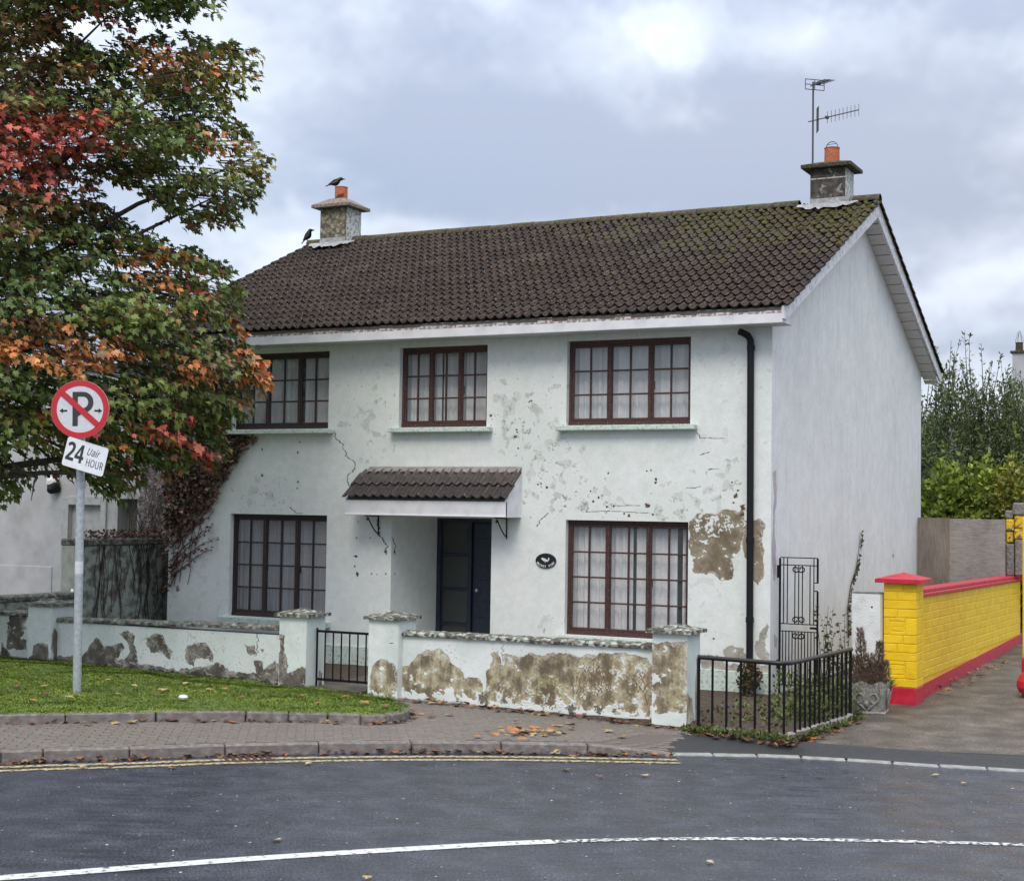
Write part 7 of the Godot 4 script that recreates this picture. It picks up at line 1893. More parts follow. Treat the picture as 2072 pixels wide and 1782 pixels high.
func make_creeper():
	var cr = thing("wall_creeper", "brown and red creeper spreading over the house corner beside the windows", "creeper", Vector3(-10.2, 0, 0.0))
	var lf = leaf_mesh(0.85)
	# where it grows on the facade, read off the picture
	var edge = [[340, 1168], [352, 1150], [380, 1105], [405, 1065], [430, 1030], [442, 1005], [460, 968], [482, 935], [505, 900], [528, 884], [500, 880], [470, 876], [466, 800], [450, 700], [440, 650], [300, 640], [300, 1170]]
	var poly = PackedVector2Array()
	for e in edge:
		var p = onz(e[0], e[1], 0.0); poly.append(Vector2(p.x, p.y))
	var xf = []; var cs = []
	var f = FastNoiseLite.new(); f.seed = 44; f.frequency = 1.7; f.fractal_octaves = 3
	var tries = 0
	while xf.size() < 8000 and tries < 90000:
		tries += 1
		var p = Vector2(rr(-10.28, -8.4), rr(0.6, 4.9))
		if not in_poly(p, poly): continue
		var inset = 9.0
		for i in poly.size():
			var q = Geometry2D.get_closest_point_to_segment(p, poly[i], poly[(i + 1) % poly.size()])
			if i < 10: inset = minf(inset, q.distance_to(p))
		# thinner towards its lower edge where single shoots show
		var keep = clampf(inset / 0.8 + (p.y - 2.1) * 0.55, 0.04, 1.0)
		if rng.randf() > keep or f.get_noise_2d(p.x, p.y) > 0.28: continue
		if p.x > -9.05 and p.y > US - 0.05: continue
		var z = rr(0.02, 0.13) * clampf(inset * 2.0, 0.4, 1.0)
		xf.append(Transform3D(aim(Vector3(rr(-0.7, 0.7), rr(-1.2, 0.3), rr(0.2, 1.0)), rr(-0.6, 0.6)) * Basis().scaled(Vector3.ONE * rr(0.045, 0.10)), Vector3(p.x + 10.2, p.y, z)))
		var t = rng.randf()
		var green = clampf((p.y - 2.9) * 0.7 + f.get_noise_2d(p.x * 0.7 + 9, p.y * 0.7), 0, 1)
		var c = Color(0.085, 0.056, 0.038).lerp(Color(0.24, 0.155, 0.105), t)
		if rng.randf() < green * 0.55: c = Color(0.04, 0.05, 0.018).lerp(Color(0.12, 0.12, 0.04), t)
		if rng.randf() < 0.03: c = Color(0.32, 0.06, 0.045)
		if rng.randf() < 0.10: c = Color(0.48, 0.32, 0.24)
		cs.append(c)
	# also round the corner, on the side of the house towards the passage
	for k in 2200:
		var y = rr(0.9, 4.8)
		xf.append(Transform3D(aim(Vector3(-1, rr(-1.2, 0.3), rr(-0.7, 0.7)), rr(-0.6, 0.6)) * Basis().scaled(Vector3.ONE * rr(0.05, 0.10)), Vector3(-0.05 - rr(0.02, 0.14), y, -rr(0.0, 2.2))))
		cs.append(Color(0.085, 0.05, 0.036).lerp(Color(0.2, 0.11, 0.075), rng.randf()))
	stuff(multi(lf, "foliage", M.dry, cr, xf, cs))
	# stems fanning out to the right
	var fans = [[345, 1165, 405, 1120, 425, 1112], [343, 1150, 390, 1105, 440, 1088], [342, 1135, 395, 1085, 430, 1060], [342, 1110, 390, 1070, 432, 1035], [344, 1085, 395, 1045, 438, 1010], [343, 1060, 380, 1020, 420, 985], [343, 1190, 352, 1165, 360, 1150], [342, 1040, 390, 990, 450, 950], [350, 1100, 400, 1062, 440, 1000], [342, 1160, 370, 1128, 400, 1110], [360, 1045, 410, 1020, 428, 1000], [345, 1145, 372, 1112, 415, 1078]]
	var sb = MB.new(); var lx = []; var lc = []
	for q in fans:
		var a = onz(q[0], q[1], 0.02); var b = onz(q[2], q[3], 0.02); var c = onz(q[4], q[5], 0.02)
		var pts = []
		for k in 9:
			var t = k / 8.0
			var p = a.lerp(b, t).lerp(b.lerp(c, t), t) + Vector3(rr(-0.012, 0.012), rr(-0.015, 0.015), 0.0)
			p.z = 0.016; pts.append(p - cr.position)
			for j in 4:
				lx.append(Transform3D(aim(Vector3(rr(-0.7, 0.7), rr(-1.2, 0.3), rr(0.2, 1.0)), rr(-0.6, 0.6)) * Basis().scaled(Vector3.ONE * rr(0.03, 0.075)), p - cr.position + Vector3(rr(-0.05, 0.05), rr(-0.05, 0.05), 0.02)))
				lc.append(Color(0.06, 0.028, 0.02).lerp(Color(0.20, 0.06, 0.04), rng.randf()))
		sb.tube(pts, [0.009, 0.0085, 0.008, 0.0075, 0.007, 0.006, 0.005, 0.004, 0.003], 5)
	for k in 24:
		var x = rr(-0.05, 0.5); var y = rr(1.0, 2.2); var pts = []
		for j in 8: pts.append(Vector3(x + j * rr(0.01, 0.07), y + j * 0.22, 0.015))
		sb.tube(pts, 0.006, 4)
	put(sb.mesh(), "stem", M.vine_stem, cr); stuff(multi(lf, "shoot_leaves", M.dry, cr, lx, lc))

# ---------------------------------------------------------------- the maple
func maple_leaf(curl := 0.18) -> ArrayMesh:
	# five lobes, stalk at the origin, tip along +y, one unit long
	var half = [Vector2(0, 0.0), Vector2(0.30, -0.02), Vector2(0.24, 0.16), Vector2(0.56, 0.24), Vector2(0.40, 0.40), Vector2(0.50, 0.68), Vector2(0.22, 0.58), Vector2(0.0, 1.0)]
	var b = MB.new()
	var mid = Vector2(0, 0.32)
	var lift = func(p): return Vector3(p.x, p.y, curl * absf(p.x) - curl * 0.9 * p.y * p.y)
	for s in [1.0, -1.0]:
		for k in half.size() - 1:
			var A = half[k] * Vector2(s, 1); var B = half[k + 1] * Vector2(s, 1)
			var q = [lift.call(mid), lift.call(A), lift.call(B)]
			if s < 0: q = [q[0], q[2], q[1]]
			var n = (q[1] - q[0]).cross(q[2] - q[0]).normalized()
			b.tri(q[0], q[1], q[2], n, n, n)
	return b.mesh()
var maple_mesh

func edge_distance(p: Vector2, poly: PackedVector2Array) -> float:
	var d = 1e9
	for i in poly.size():
		d = minf(d, Geometry2D.get_closest_point_to_segment(p, poly[i], poly[(i + 1) % poly.size()]).distance_to(p))
	return d

func make_tree():
	maple_mesh = maple_leaf()
	var root = Vector3(-10.15, gp(-10.15) + 0.08, 5.95)
	var t = thing("maple_tree", "maple tree turning from green to red and orange beside the parking sign", "tree", root)
	# outline of the crown as it shows from the road (and what lies left of the frame)
	var outline = PackedVector2Array([Vector2(-620, 720), Vector2(-650, 300), Vector2(-520, -150), Vector2(-220, -400), Vector2(120, -330), Vector2(320, -170), Vector2(440, -60), Vector2(442, 20), Vector2(330, 40), Vector2(250, 62), Vector2(150, 38), Vector2(120, 60), Vector2(200, 92), Vector2(300, 72), Vector2(380, 66), Vector2(440, 85), Vector2(515, 102), Vector2(512, 165), Vector2(450, 195), Vector2(480, 250), Vector2(560, 298), Vector2(556, 338), Vector2(520, 370), Vector2(490, 430), Vector2(440, 448), Vector2(385, 452), Vector2(325, 425), Vector2(275, 374), Vector2(190, 352), Vector2(195, 398), Vector2(245, 442), Vector2(310, 470), Vector2(365, 480), Vector2(425, 508), Vector2(455, 535), Vector2(484, 590), Vector2(466, 650), Vector2(518, 690), Vector2(548, 728), Vector2(530, 800), Vector2(455, 850), Vector2(440, 925), Vector2(360, 952), Vector2(285, 955), Vector2(255, 985), Vector2(210, 1004), Vector2(170, 965), Vector2(112, 945), Vector2(60, 962), Vector2(0, 1005), Vector2(-150, 1010), Vector2(-350, 980), Vector2(-520, 900)])
	# where the leaves have turned: [x, y, rx, ry, kind]; kinds 0 red, 1 orange, 2 russet, 3 olive
	var turned_ = [[110, 270, 140, 60, 0], [60, 330, 110, 75, 0], [30, 300, 60, 40, 1], [150, 370, 110, 70, 2], [60, 130, 130, 130, 2], [200, 40, 55, 30, 0], [40, 420, 90, 60, 2], [120, 690, 160, 40, 1], [200, 720, 110, 45, 1], [60, 660, 110, 40, 2], [320, 540, 60, 40, 1], [345, 575, 50, 30, 0], [470, 740, 60, 60, 2], [520, 730, 45, 50, 1], [380, 740, 45, 40, 1], [350, 650, 40, 26, 1], [430, 930, 45, 40, 0], [445, 880, 30, 50, 2], [340, 880, 26, 36, 0], [430, 480, 50, 40, 2], [360, 465, 40, 24, 0], [450, 160, 90, 60, 3], [500, 320, 80, 50, 3], [430, 300, 40, 30, 1], [330, 150, 50, 40, 2], [300, 110, 40, 30, 1], [470, 640, 40, 50, 1], [100, 860, 60, 60, 3], [250, 880, 60, 60, 3], [430, 130, 70, 40, 2], [480, 400, 40, 40, 2], [300, 960, 60, 30, 2], [-150, 200, 180, 160, 2], [-250, 600, 160, 120, 3], [-100, 700, 120, 60, 1], [140, 950, 50, 40, 3]]
	var pal = [[Color(0.34, 0.05, 0.05), Color(0.55, 0.12, 0.085)], [Color(0.42, 0.13, 0.045), Color(0.60, 0.25, 0.085)], [Color(0.13, 0.085, 0.038), Color(0.27, 0.15, 0.07)], [Color(0.14, 0.15, 0.03), Color(0.27, 0.25, 0.055)]]
	var xf = []; var cs = []
	var clump = FastNoiseLite.new(); clump.seed = 23; clump.frequency = 0.62; clump.fractal_octaves = 3
	var tone = FastNoiseLite.new(); tone.seed = 71; tone.frequency = 0.5; tone.fractal_octaves = 3
	var twigs = MB.new()
	var limb_ends = [[450, 120, 20.2], [525, 315, 20.4], [430, 400, 20.0], [440, 560, 20.6], [515, 740, 21.2], [420, 900, 20.4], [240, 960, 19.4], [100, 330, 19.2], [60, 660, 19.2], [220, 30, 20.0], [40, 900, 19.6], [-150, -150, 19.5], [-300, 300, 19.0], [-300, 700, 20.5], [150, -200, 20.5]]
	var sprays = 0; var tries = 0
	while sprays < 2450 and tries < 60000:
		tries += 1
		var uv = Vector2(rr(-650, 570), rr(-410, 1010))
		if not in_poly(uv, outline): continue
		if uv.x < -120 and rng.randf() < 0.75: continue
		if (uv.y < -120) and rng.randf() < 0.5: continue
		var ed = edge_distance(uv, outline)
		var half = 2.2 * sqrt(clampf(ed / 260.0, 0.02, 1.0))
		var depth = 20.4 + rr(-half, half)
		if depth < 18.35: depth = 18.35 + rr(0, 0.4)
		var c = at(uv.x, uv.y, depth)
		if clump.get_noise_3dv(c * 1.4) < -0.13 - 0.12 * clampf(ed / 120.0, 0, 1): continue
		sprays += 1
		# a spray: leaves along a drooping flat fan that grows away from the trunk
		var out = (c - (root + Vector3(0, 4.4, 0))); out.y *= 0.35; out = out.normalized()
		var side = out.cross(Vector3.UP).normalized()
		var n = int(rr(15, 26))
		var spread = rr(0.22, 0.40)
		spread = minf(spread, ed / F * depth * 0.75 + 0.09)
		if spread < 0.2: n = int(n * 0.65)
		var kind = -1
		var jitter = Vector2(rr(-25, 25), rr(-22, 22))
		for p in turned_:
			var e = ((uv.x + jitter.x - p[0]) / p[2]) ** 2 + ((uv.y + jitter.y - p[1]) / p[3]) ** 2
			if e < 0.8 and (depth < 20.4 or rng.randf() < 0.3) and rng.randf() < (0.95 if p[4] != 2 else 0.75): kind = p[4]; break
		var tn = clampf(0.5 + tone.get_noise_3dv(c * 1.2), 0, 1)
		var start = c - out * spread * 1.1 + Vector3(0, 0.06, 0)
		twigs.tube([start - root, c - root, c + out * spread - Vector3(0, 0.07, 0) - root], [0.009, 0.006, 0.003], 4, false)
		for k in n:
			var a = rr(-1, 1); var b = rr(-1, 1)
			var p = c + out * a * spread + side * b * spread * (1.0 - 0.35 * absf(a)) + Vector3(0, rr(-0.09, 0.07) - 0.10 * maxf(a, 0), 0)
			# blades hang, tips out and down
			var tip = (out * rr(0.2, 1.0) + side * rr(-0.8, 0.8) + Vector3(0, rr(-1.0, 0.1), 0)).normalized()
			var nrm = (Vector3(0, rr(0.3, 1.0), 0) + out * rr(-0.2, 0.9) + side * rr(-0.6, 0.6)).normalized()
			var xx = tip.cross(nrm).normalized()
			var bas = Basis(xx, tip, xx.cross(tip).normalized())
			xf.append(Transform3D(bas * Basis().scaled(Vector3(rr(0.8, 1.05), 1.0, rr(0.6, 2.4)) * rr(0.075, 0.125)), p - root))
			var col: Color
			if kind < 0:
				col = Color(0.052, 0.088, 0.022).lerp(Color(0.13, 0.165, 0.038), clampf(tn + rr(-0.25, 0.25), 0, 1))
				if rng.randf() < 0.05: col = Color(0.16, 0.12, 0.03)
				elif rng.randf() < 0.04: col = Color(0.2, 0.08, 0.04)
			else:
				col = pal[kind][0].lerp(pal[kind][1], rng.randf()).lerp(Color(0.09, 0.085, 0.025), 0.55 * pow(rng.randf(), 1.5))
				if rng.randf() < 0.09: col = Color(0.055, 0.075, 0.02)
				elif rng.randf() < 0.12: col = pal[rng.randi() % 3][0]
			cs.append(col * rr(1.15, 1.8))
	stuff(multi(maple_mesh, "crown", M.leaf, t, xf, cs))
	# trunk and limbs
	var tb = MB.new()
	tb.tube([Vector3(0, -0.25, 0), Vector3(0.02, 0.1, 0), Vector3(0.04, 1.2, 0.03), Vector3(0.0, 2.4, 0.0), Vector3(-0.05, 3.6, 0.0), Vector3(0.02, 5.4, -0.1), Vector3(0.1, 7.4, -0.1)], [0.30, 0.23, 0.19, 0.175, 0.15, 0.10, 0.03], 12)
	put(tb.mesh(), "trunk", M.bark, t)
	for e in limb_ends:
		var tip = at(e[0], e[1], e[2]) - root
		var y0 = clampf(tip.y * 0.55, 1.9, 5.2)
		var a = Vector3(0, y0, 0); var m1 = a.lerp(tip, 0.35) + Vector3(0, 0.35, 0); var m2 = a.lerp(tip, 0.7) + Vector3(rr(-0.15, 0.15), 0.22, rr(-0.15, 0.15))
		var lb = MB.new(); lb.tube([a, m1, m2, tip], [0.085, 0.055, 0.03, 0.01], 7, false)
		for k in 5:
			var q = m1.lerp(tip, rr(0.0, 0.9)); var w = q + Vector3(rr(-0.7, 0.7), rr(-0.5, 0.5), rr(-0.7, 0.7))
			lb.tube([q, q.lerp(w, 0.5) + Vector3(0, 0.08, 0), w], [0.022, 0.013, 0.005], 5, false)
		put(lb.mesh(), "limb", M.bark, t)
	put(twigs.mesh(), "twigs", M.bark, t)

# ---------------------------------------------------------------- parking sign
func letters(text: String, em: float, bold := true, depth := 0.002) -> TextMesh:
	var tm = TextMesh.new()
	var sf = SystemFont.new(); sf.font_names = PackedStringArray(["Droid Sans"]); sf.font_weight = 700 if bold else 400
	tm.font = sf
	tm.text = text; tm.font_size = 64; tm.pixel_size = em / 64.0; tm.depth = depth; tm.curve_step = 1.0
	return tm

func make_sign():
	var base = ong(155, 1406, 0.09)
	base.y = verge_y(base.x, base.z)
	var s = thing("parking_sign", "round red and white no parking sign on a galvanised post standing in the grass", "sign", base)
	var depth = -(CB.inverse() * (base - EYE)).z
	var top = at(163.6, 900, depth) - base
	var pb = MB.new(); pb.tube([Vector3(0, -0.15, 0), top * 0.5, top + top.normalized() * 0.55], 0.049, 18)
	put(pb.mesh(), "post", M.galvanised, s)
	var clip = MB.new(); clip.tube([top * 0.415 + Vector3(-0.06, 0, 0.03), top * 0.415 + Vector3(-0.075, 0, 0.05)], 0.022, 10); put(clip.mesh(), "bolt", M.print_white, s)
	var st = MB.new(); st.tube([top * 0.485, top * 0.535], 0.0505, 18); put(st.mesh(), "sticker", M.sign_white, s)
	# round plate: faces the road, a little towards the camera
	var R = 58.7 / F * depth
	var X = CB.x.normalized(); var Z = (CB.z + Vector3(0, 0.02, 0)).normalized(); var Yv = Z.cross(X).normalized(); X = Yv.cross(Z).normalized()
	var B = Basis(X, Yv, Z)
	var cen = at(165.5, 828.5, depth) - base + Z * 0.075
	var d = put(disc(R, 0.0, 0.012), "sign_plate", M.sign_white, s, Transform3D(B, cen))
	put(disc(R * 0.995, R * 0.80, 0.003), "red_ring", M.sign_red, d, Vector3(0, 0, 0.012))
	var sl = MB.new()
	sl.prism(PackedVector2Array([Vector2(-0.10, -0.815) * R, Vector2(0.10, -0.815) * R, Vector2(0.10, 0.815) * R, Vector2(-0.10, 0.815) * R]), 0.0, 0.003, Transform3D(Basis(Vector3.BACK, 0.84), Vector3(0, 0.01 * R, 0.0165)))
	put(sl.mesh(), "red_bar", M.sign_red, d)
	# letter P from a stem and a bowl
	var P = PackedVector2Array([Vector2(-0.257, -0.575), Vector2(-0.075, -0.575), Vector2(-0.075, -0.13)])
	for k in 13:
		var a = -PI / 2 + PI * k / 12.0; P.append(Vector2(0.10 + 0.36 * cos(a), 0.235 + 0.365 * sin(a)))
	P.append(Vector2(-0.257, 0.60))
	var hole = PackedVector2Array([Vector2(-0.075, 0.05)])
	var Q = PackedVector2Array()
	for p in P: Q.append(p * R)
	var lp = MB.new()
	# stem, and the bowl as a bent band
	lp.prism(PackedVector2Array([Vector2(-0.257, -0.575) * R, Vector2(-0.075, -0.575) * R, Vector2(-0.075, 0.60) * R, Vector2(-0.257, 0.60) * R]), 0.0, 0.002, Transform3D(Basis(), Vector3(0, 0, 0.0125)))
	var o = []; var i = []
	o.append(Vector2(-0.075, 0.60)); i.append(Vector2(-0.075, 0.435))
	for k in 15:
		var a = PI / 2 - PI * k / 14.0
		o.append(Vector2(0.11 + 0.35 * cos(a), 0.24 + 0.36 * sin(a))); i.append(Vector2(0.10 + 0.18 * cos(a), 0.24 + 0.195 * sin(a)))
	o.append(Vector2(-0.075, -0.25)); i.append(Vector2(-0.075, 0.045))
	for k in o.size() - 1:
		lp.quad_out(v3(o[k] * R, 0.0145), v3(o[k + 1] * R, 0.0145), v3(i[k + 1] * R, 0.0145), v3(i[k] * R, 0.0145), Vector3.BACK)
		lp.quad_out(v3(o[k] * R, 0.0125), v3(o[k + 1] * R, 0.0125), v3(o[k + 1] * R, 0.0145), v3(o[k] * R, 0.0145), v3(o[k] - Vector2(0.1, 0.24), 0))
	put(lp.mesh(), "letter_p", M.sign_black, d)
	for sg in [-1.0, 1.0]:
		var ar = MB.new()
		var c = Vector2(-0.565 if sg < 0 else 0.62, -0.05)
		var pts = PackedVector2Array()
		for p in [Vector2(0.14, 0.0), Vector2(0.02, 0.085), Vector2(0.02, 0.03), Vector2(-0.125, 0.03), Vector2(-0.125, -0.03), Vector2(0.02, -0.03), Vector2(0.02, -0.085)]: pts.append((c + Vector2(p.x * sg, p.y)) * R)
		ar.prism(pts, 0.0, 0.002, Transform3D(Basis(), Vector3(0, 0, 0.0125)))
		put(ar.mesh(), "arrow", M.print_black, d)
	# the sagging plate below: turned away and tipped back
	var px = CB * (Vector3(71.8, -25.8, -36.0).normalized()); var py = CB * (Vector3(5.5, 56.6, -29.6).normalized())
	var pbz = px.cross(py).normalized(); py = pbz.cross(px).normalized()
	var PB = Basis(px, py, pbz)
	var pw = 84.4 / F * depth; var ph = 64.0 / F * depth
	var pc = at(171.9, 923.9, depth - 0.13) - base
	var pl = MB.new(); var rr0 = 0.03; var poly = PackedVector2Array()
	for q in [[1, 1, 0.0], [-1, 1, PI / 2], [-1, -1, PI], [1, -1, 3 * PI / 2]]:
		for k in 5:
			var a = q[2] + PI / 2 * k / 4.0
			poly.append(Vector2(q[0] * (pw / 2 - rr0) + cos(a) * rr0, q[1] * (ph / 2 - rr0) + sin(a) * rr0))
	pl.prism(poly, 0.0, 0.006)
	var e = put(pl.mesh(), "time_plate", M.sign_white, s, Transform3D(PB, pc))
	put(letters("24", ph * 0.62 / 0.71), "numerals", M.print_black, e, Transform3D(Basis().scaled(Vector3(0.60, 1, 1)), Vector3(-pw * 0.255, ph * 0.02, 0.0072)))
	put(letters("HOUR", ph * 0.26 / 0.71, false), "lettering", M.print_black, e, Transform3D(Basis().scaled(Vector3(0.56, 1, 1)), Vector3(pw * 0.245, -ph * 0.175, 0.0072)))
	put(letters("Uair", ph * 0.25 / 0.71, false), "lettering", M.print_black, e, Transform3D(Basis(Vector3(0.62, 0, 0), Vector3(0.18, 1, 0), Vector3(0, 0, 1)), Vector3(pw * 0.17, ph * 0.195, 0.0072)))
	var br = MB.new(); br.cbox((pc + top * 0.98) / 2 + PB.z * 0.0, Vector3(0.06, 0.05, 0.10), 0.006); put(br.mesh(), "bracket", M.galvanised, s)
func v3(p: Vector2, z: float) -> Vector3: return Vector3(p.x, p.y, z)
func disc(r_out, r_in, thick) -> ArrayMesh:
	var b = MB.new(); var n = 64
	for k in n:
		var a = TAU * k / n; var c = TAU * (k + 1) / n
		var A = Vector3(cos(a), sin(a), 0); var C = Vector3(cos(c), sin(c), 0); var t = Vector3(0, 0, thick)
		if r_in > 0.0:
			b.quad_out(A * r_out + t, C * r_out + t, C * r_in + t, A * r_in + t, Vector3.BACK); b.quad_out(A * r_in, C * r_in, C * r_in + t, A * r_in + t, -A)
			b.quad_out(A * r_out, C * r_out, C * r_in, A * r_in, Vector3.FORWARD)
		else:
			b.tri_out(t, A * r_out + t, C * r_out + t, Vector3.BACK); b.tri_out(Vector3.ZERO, A * r_out, C * r_out, Vector3.FORWARD)
		b.quad_out(A * r_out, C * r_out, C * r_out + t, A * r_out + t, A)
	return b.mesh()

# ---------------------------------------------------------------- small things
func bird(label, where: Vector3, heading: float, upright: float, group):
	var b = thing("crow", label, "bird", where, heading, group)
	# body lofted along a spine: beak, head, neck, breast, belly, rump, tail (x forward)
	var spine = [[0.185, 0.0, 0.003, 0.003], [0.165, 0.004, 0.008, 0.009], [0.14, 0.01, 0.013, 0.015], [0.125, 0.014, 0.026, 0.028], [0.10, 0.016, 0.036, 0.036], [0.075, 0.006, 0.038, 0.039], [0.045, -0.012, 0.048, 0.052], [0.0, -0.03, 0.06, 0.066], [-0.05, -0.036, 0.056, 0.060], [-0.09, -0.034, 0.042, 0.042], [-0.125, -0.034, 0.028, 0.022], [-0.17, -0.040, 0.026, 0.010], [-0.23, -0.048, 0.030, 0.006]]
	var m = MB.new(); var S = 12
	var tilt = Basis(Vector3.BACK, upright)
	var rings = []
	var leg = 0.075
	for q in spine:
		var ring = []
		var hd = q[0] > 0.06
		for k in S:
			var a = TAU * k / S
			var p = tilt * Vector3(q[0], q[1], 0) + Vector3(0, 0.135, 0)
			if hd: p = tilt * Vector3(0.075, 0.006, 0) + Basis(Vector3.BACK, upright * 0.15) * Vector3(q[0] - 0.075, q[1] - 0.006, 0) + Vector3(0, 0.135, 0)
			ring.append(p + tilt * Vector3(0, sin(a) * q[3], 0) + Vector3(0, 0, cos(a) * q[2]))
		rings.append(ring)
	for i in rings.size() - 1:
		var c0 = Vector3(); for p in rings[i]: c0 += p / S
		var c1 = Vector3(); for p in rings[i + 1]: c1 += p / S
		for k in S:
			var p = rings[i][k]; var q = rings[i][(k + 1) % S]; var r = rings[i + 1][(k + 1) % S]; var w = rings[i + 1][k]
			var np = (p - c0).normalized(); var nq = (q - c0).normalized(); var nr = (r - c1).normalized(); var nw = (w - c1).normalized()
			m.tri(p, q, r, np, nq, nr); m.tri(p, r, w, np, nr, nw)
	put(m.mesh(), "body", M.bird, b)
	for s in [-1.0, 1.0]:
		var wg = MB.new()
		var pts = [Vector3(0.04, 0.01, 0.052 * s), Vector3(-0.03, 0.02, 0.066 * s), Vector3(-0.17, -0.028, 0.03 * s), Vector3(-0.06, -0.045, 0.06 * s), Vector3(0.02, -0.035, 0.06 * s)]
		var v = []
		for p in pts: v.append(tilt * p + Vector3(0, 0.135, 0))
		for k in [1, 2, 3]: wg.tri_out(v[0], v[k], v[k + 1], Vector3(0, 0.1, s))
		put(wg.mesh(), "wing", M.bird_wing, b)
		var lg = MB.new(); var foot = Vector3(0.0, 0.0, 0.02 * s)
		lg.tube([tilt * Vector3(-0.01, -0.08, 0.022 * s) + Vector3(0, 0.135, 0), Vector3(-0.008, 0.04, 0.02 * s), foot], [0.008, 0.004, 0.004], 6)
		for a in [-0.5, 0.0, 0.5, PI]: lg.tube([foot + Vector3(0, 0.004, 0), foot + Vector3(cos(a) * 0.028, 0.003, sin(a) * 0.028)], [0.004, 0.002], 5)
		put(lg.mesh(), "leg", M.bird, b)

func make_small_things():
	# the crows
	var mid = Vector3(-10.1, 8.12 + 0.20 - 0.02 + 0.26, -4.665)
	bird("black crow crouching on the rim of the left terracotta chimney pot", mid + Vector3(-0.10, 0.0, 0.03), 0.45, 0.30, "")
	var rp = onz(622, 484, RIDGE_Z)
	bird("black crow sitting upright on the roof ridge end", Vector3(rp.x, RIDGE_Y + 0.125, RIDGE_Z), 0.45, 0.85, "")
	# aerial strapped to the right chimney
	var ae = thing("tv_aerial", "rusty television aerial mast with two antennas on the right chimney", "aerial", Vector3(-0.80, 7.75, -4.72))
	var ms = MB.new(); ms.tube([Vector3(0, 0, 0), Vector3(0.0, 1.82, 0)], 0.016, 8); put(ms.mesh(), "mast", M.aerial_metal, ae)
	var off = ae.position
	for a in 2:
		var b = MB.new()
		var p0 = onz(1647, 172, -4.72) - off if a == 0 else onz(1650, 243, -4.72) - off
		var p1 = onz(1706, 180, -4.72) - off if a == 0 else onz(1729, 213, -4.72) - off
		if a == 0: p1 += Vector3(-0.1, 0.05, 0.45)
		else: p1 += Vector3(0.0, 0, -0.3)
		var dir = (p1 - p0).normalized()
		b.tube([p0 - dir * 0.12, p1], 0.010, 6)
		var cross_ = dir.cross(Vector3.UP).normalized() if a == 0 else Vector3.UP
		for k in 9:
			var c = p0.lerp(p1, 0.28 + 0.72 * k / 8.0)
			b.tube([c - cross_ * 0.10, c + cross_ * 0.10], 0.0045, 5)
		# reflector frame
		var up = Vector3.UP if a == 0 else dir.cross(Vector3.UP).normalized()
		var w = cross_ * (0.20 if a == 1 else 0.17); var h = up * 0.085
		var c0 = p0 + dir * 0.04
		for q in [[-1, -1, 1, -1], [-1, 1, 1, 1], [-1, -1, -1, 1], [1, -1, 1, 1], [-1, 0, 1, 0], [0, -1, 0, 1]]:
			b.tube([c0 + w * q[0] + h * q[1], c0 + w * q[2] + h * q[3]], 0.0075, 5)
		b.cbox(p0 + dir * 0.20, Vector3(0.06, 0.05, 0.06), 0.01)
		put(b.mesh(), "antenna", M.aerial_metal, ae)
	# house name plate
	var np = thing("name_plate", "oval black plaque with a white bird and lettering beside the lower window", "plaque", Vector3(-3.345, 1.65, 0.004))
	var pb = MB.new(); var n = 48
	for k in n:
		var a = TAU * k / n; var c = TAU * (k + 1) / n
		var A = Vector3(cos(a) * 0.166, sin(a) * 0.110, 0); var C = Vector3(cos(c) * 0.166, sin(c) * 0.110, 0); var t = Vector3(0, 0, 0.018)
		pb.tri_out(t, A * 0.96 + t, C * 0.96 + t, Vector3.BACK); pb.quad_out(A, C, C * 0.96 + t, A * 0.96 + t, A)
	put(pb.mesh(), "plate", M.plate_black, np)
	# figure and letters from a closer look: plate spans 310..1365 x 440..1190 in the enlarged view
	var fig = PackedVector2Array()
	for q in [[630, 665], [720, 668], [830, 705], [890, 745], [930, 770], [965, 760], [970, 690], [1005, 640], [1035, 690], [1035, 760], [985, 800], [965, 850], [900, 850], [820, 830], [760, 835], [720, 800], [650, 745], [625, 700]]: fig.append(Vector2((q[0] - 838) / 527.0 * 0.166, -(q[1] - 812) / 375.0 * 0.110))
	var fb = MB.new(); fb.prism(fig, 0.018, 0.021); put(fb.mesh(), "figure", M.print_white, np)
	var dt = MB.new(); dt.tube([Vector3(-0.004, -0.021, 0.018), Vector3(-0.004, -0.021, 0.0205)], 0.007, 8); put(dt.mesh(), "stud", M.print_white, np)
	var word = "BRIDGE VIEW"
	for k in word.length():
		if word[k] == " ": continue
		var a = lerpf(PI + 0.40, TAU - 0.40, k / float(word.length() - 1))
		var p = Vector3(cos(a) * 0.136, sin(a) * 0.078, 0.0195)
		var ang = (a - 3 * PI / 2) * 0.62
		put(letters(word[k], 0.046, true, 0.002), "letter", M.print_white, np, Transform3D(Basis(Vector3.BACK, ang) * Basis().scaled(Vector3(0.9, 1, 1)), p))
	# drain grating in the gutter
	var gr = thing("drain_grating", "rusty iron drain grating in the gutter below the kerb", "drain", Vector3(-3.16, gp(-3.16) - 0.106, 7.27), atan2(0.72, 0.69))
	for k in 7:
		var g = MB.new(); g.cbox(Vector3(-0.21 + k * 0.07, 0.004, 0), Vector3(0.035, 0.016, 0.30), 0.004); put(g.mesh(), "bar", M.frame_wood, gr)
	var fr = MB.new()
	for s in [-1.0, 1.0]: fr.cbox(Vector3(0, 0.003, 0.165 * s), Vector3(0.5, 0.018, 0.03), 0.004)
	put(fr.mesh(), "frame", M.frame_wood, gr)
	# white pebble on the grass
	var pp = ong(370, 1418, 0.09); pp.y = verge_y(pp.x, pp.z) + 0.04
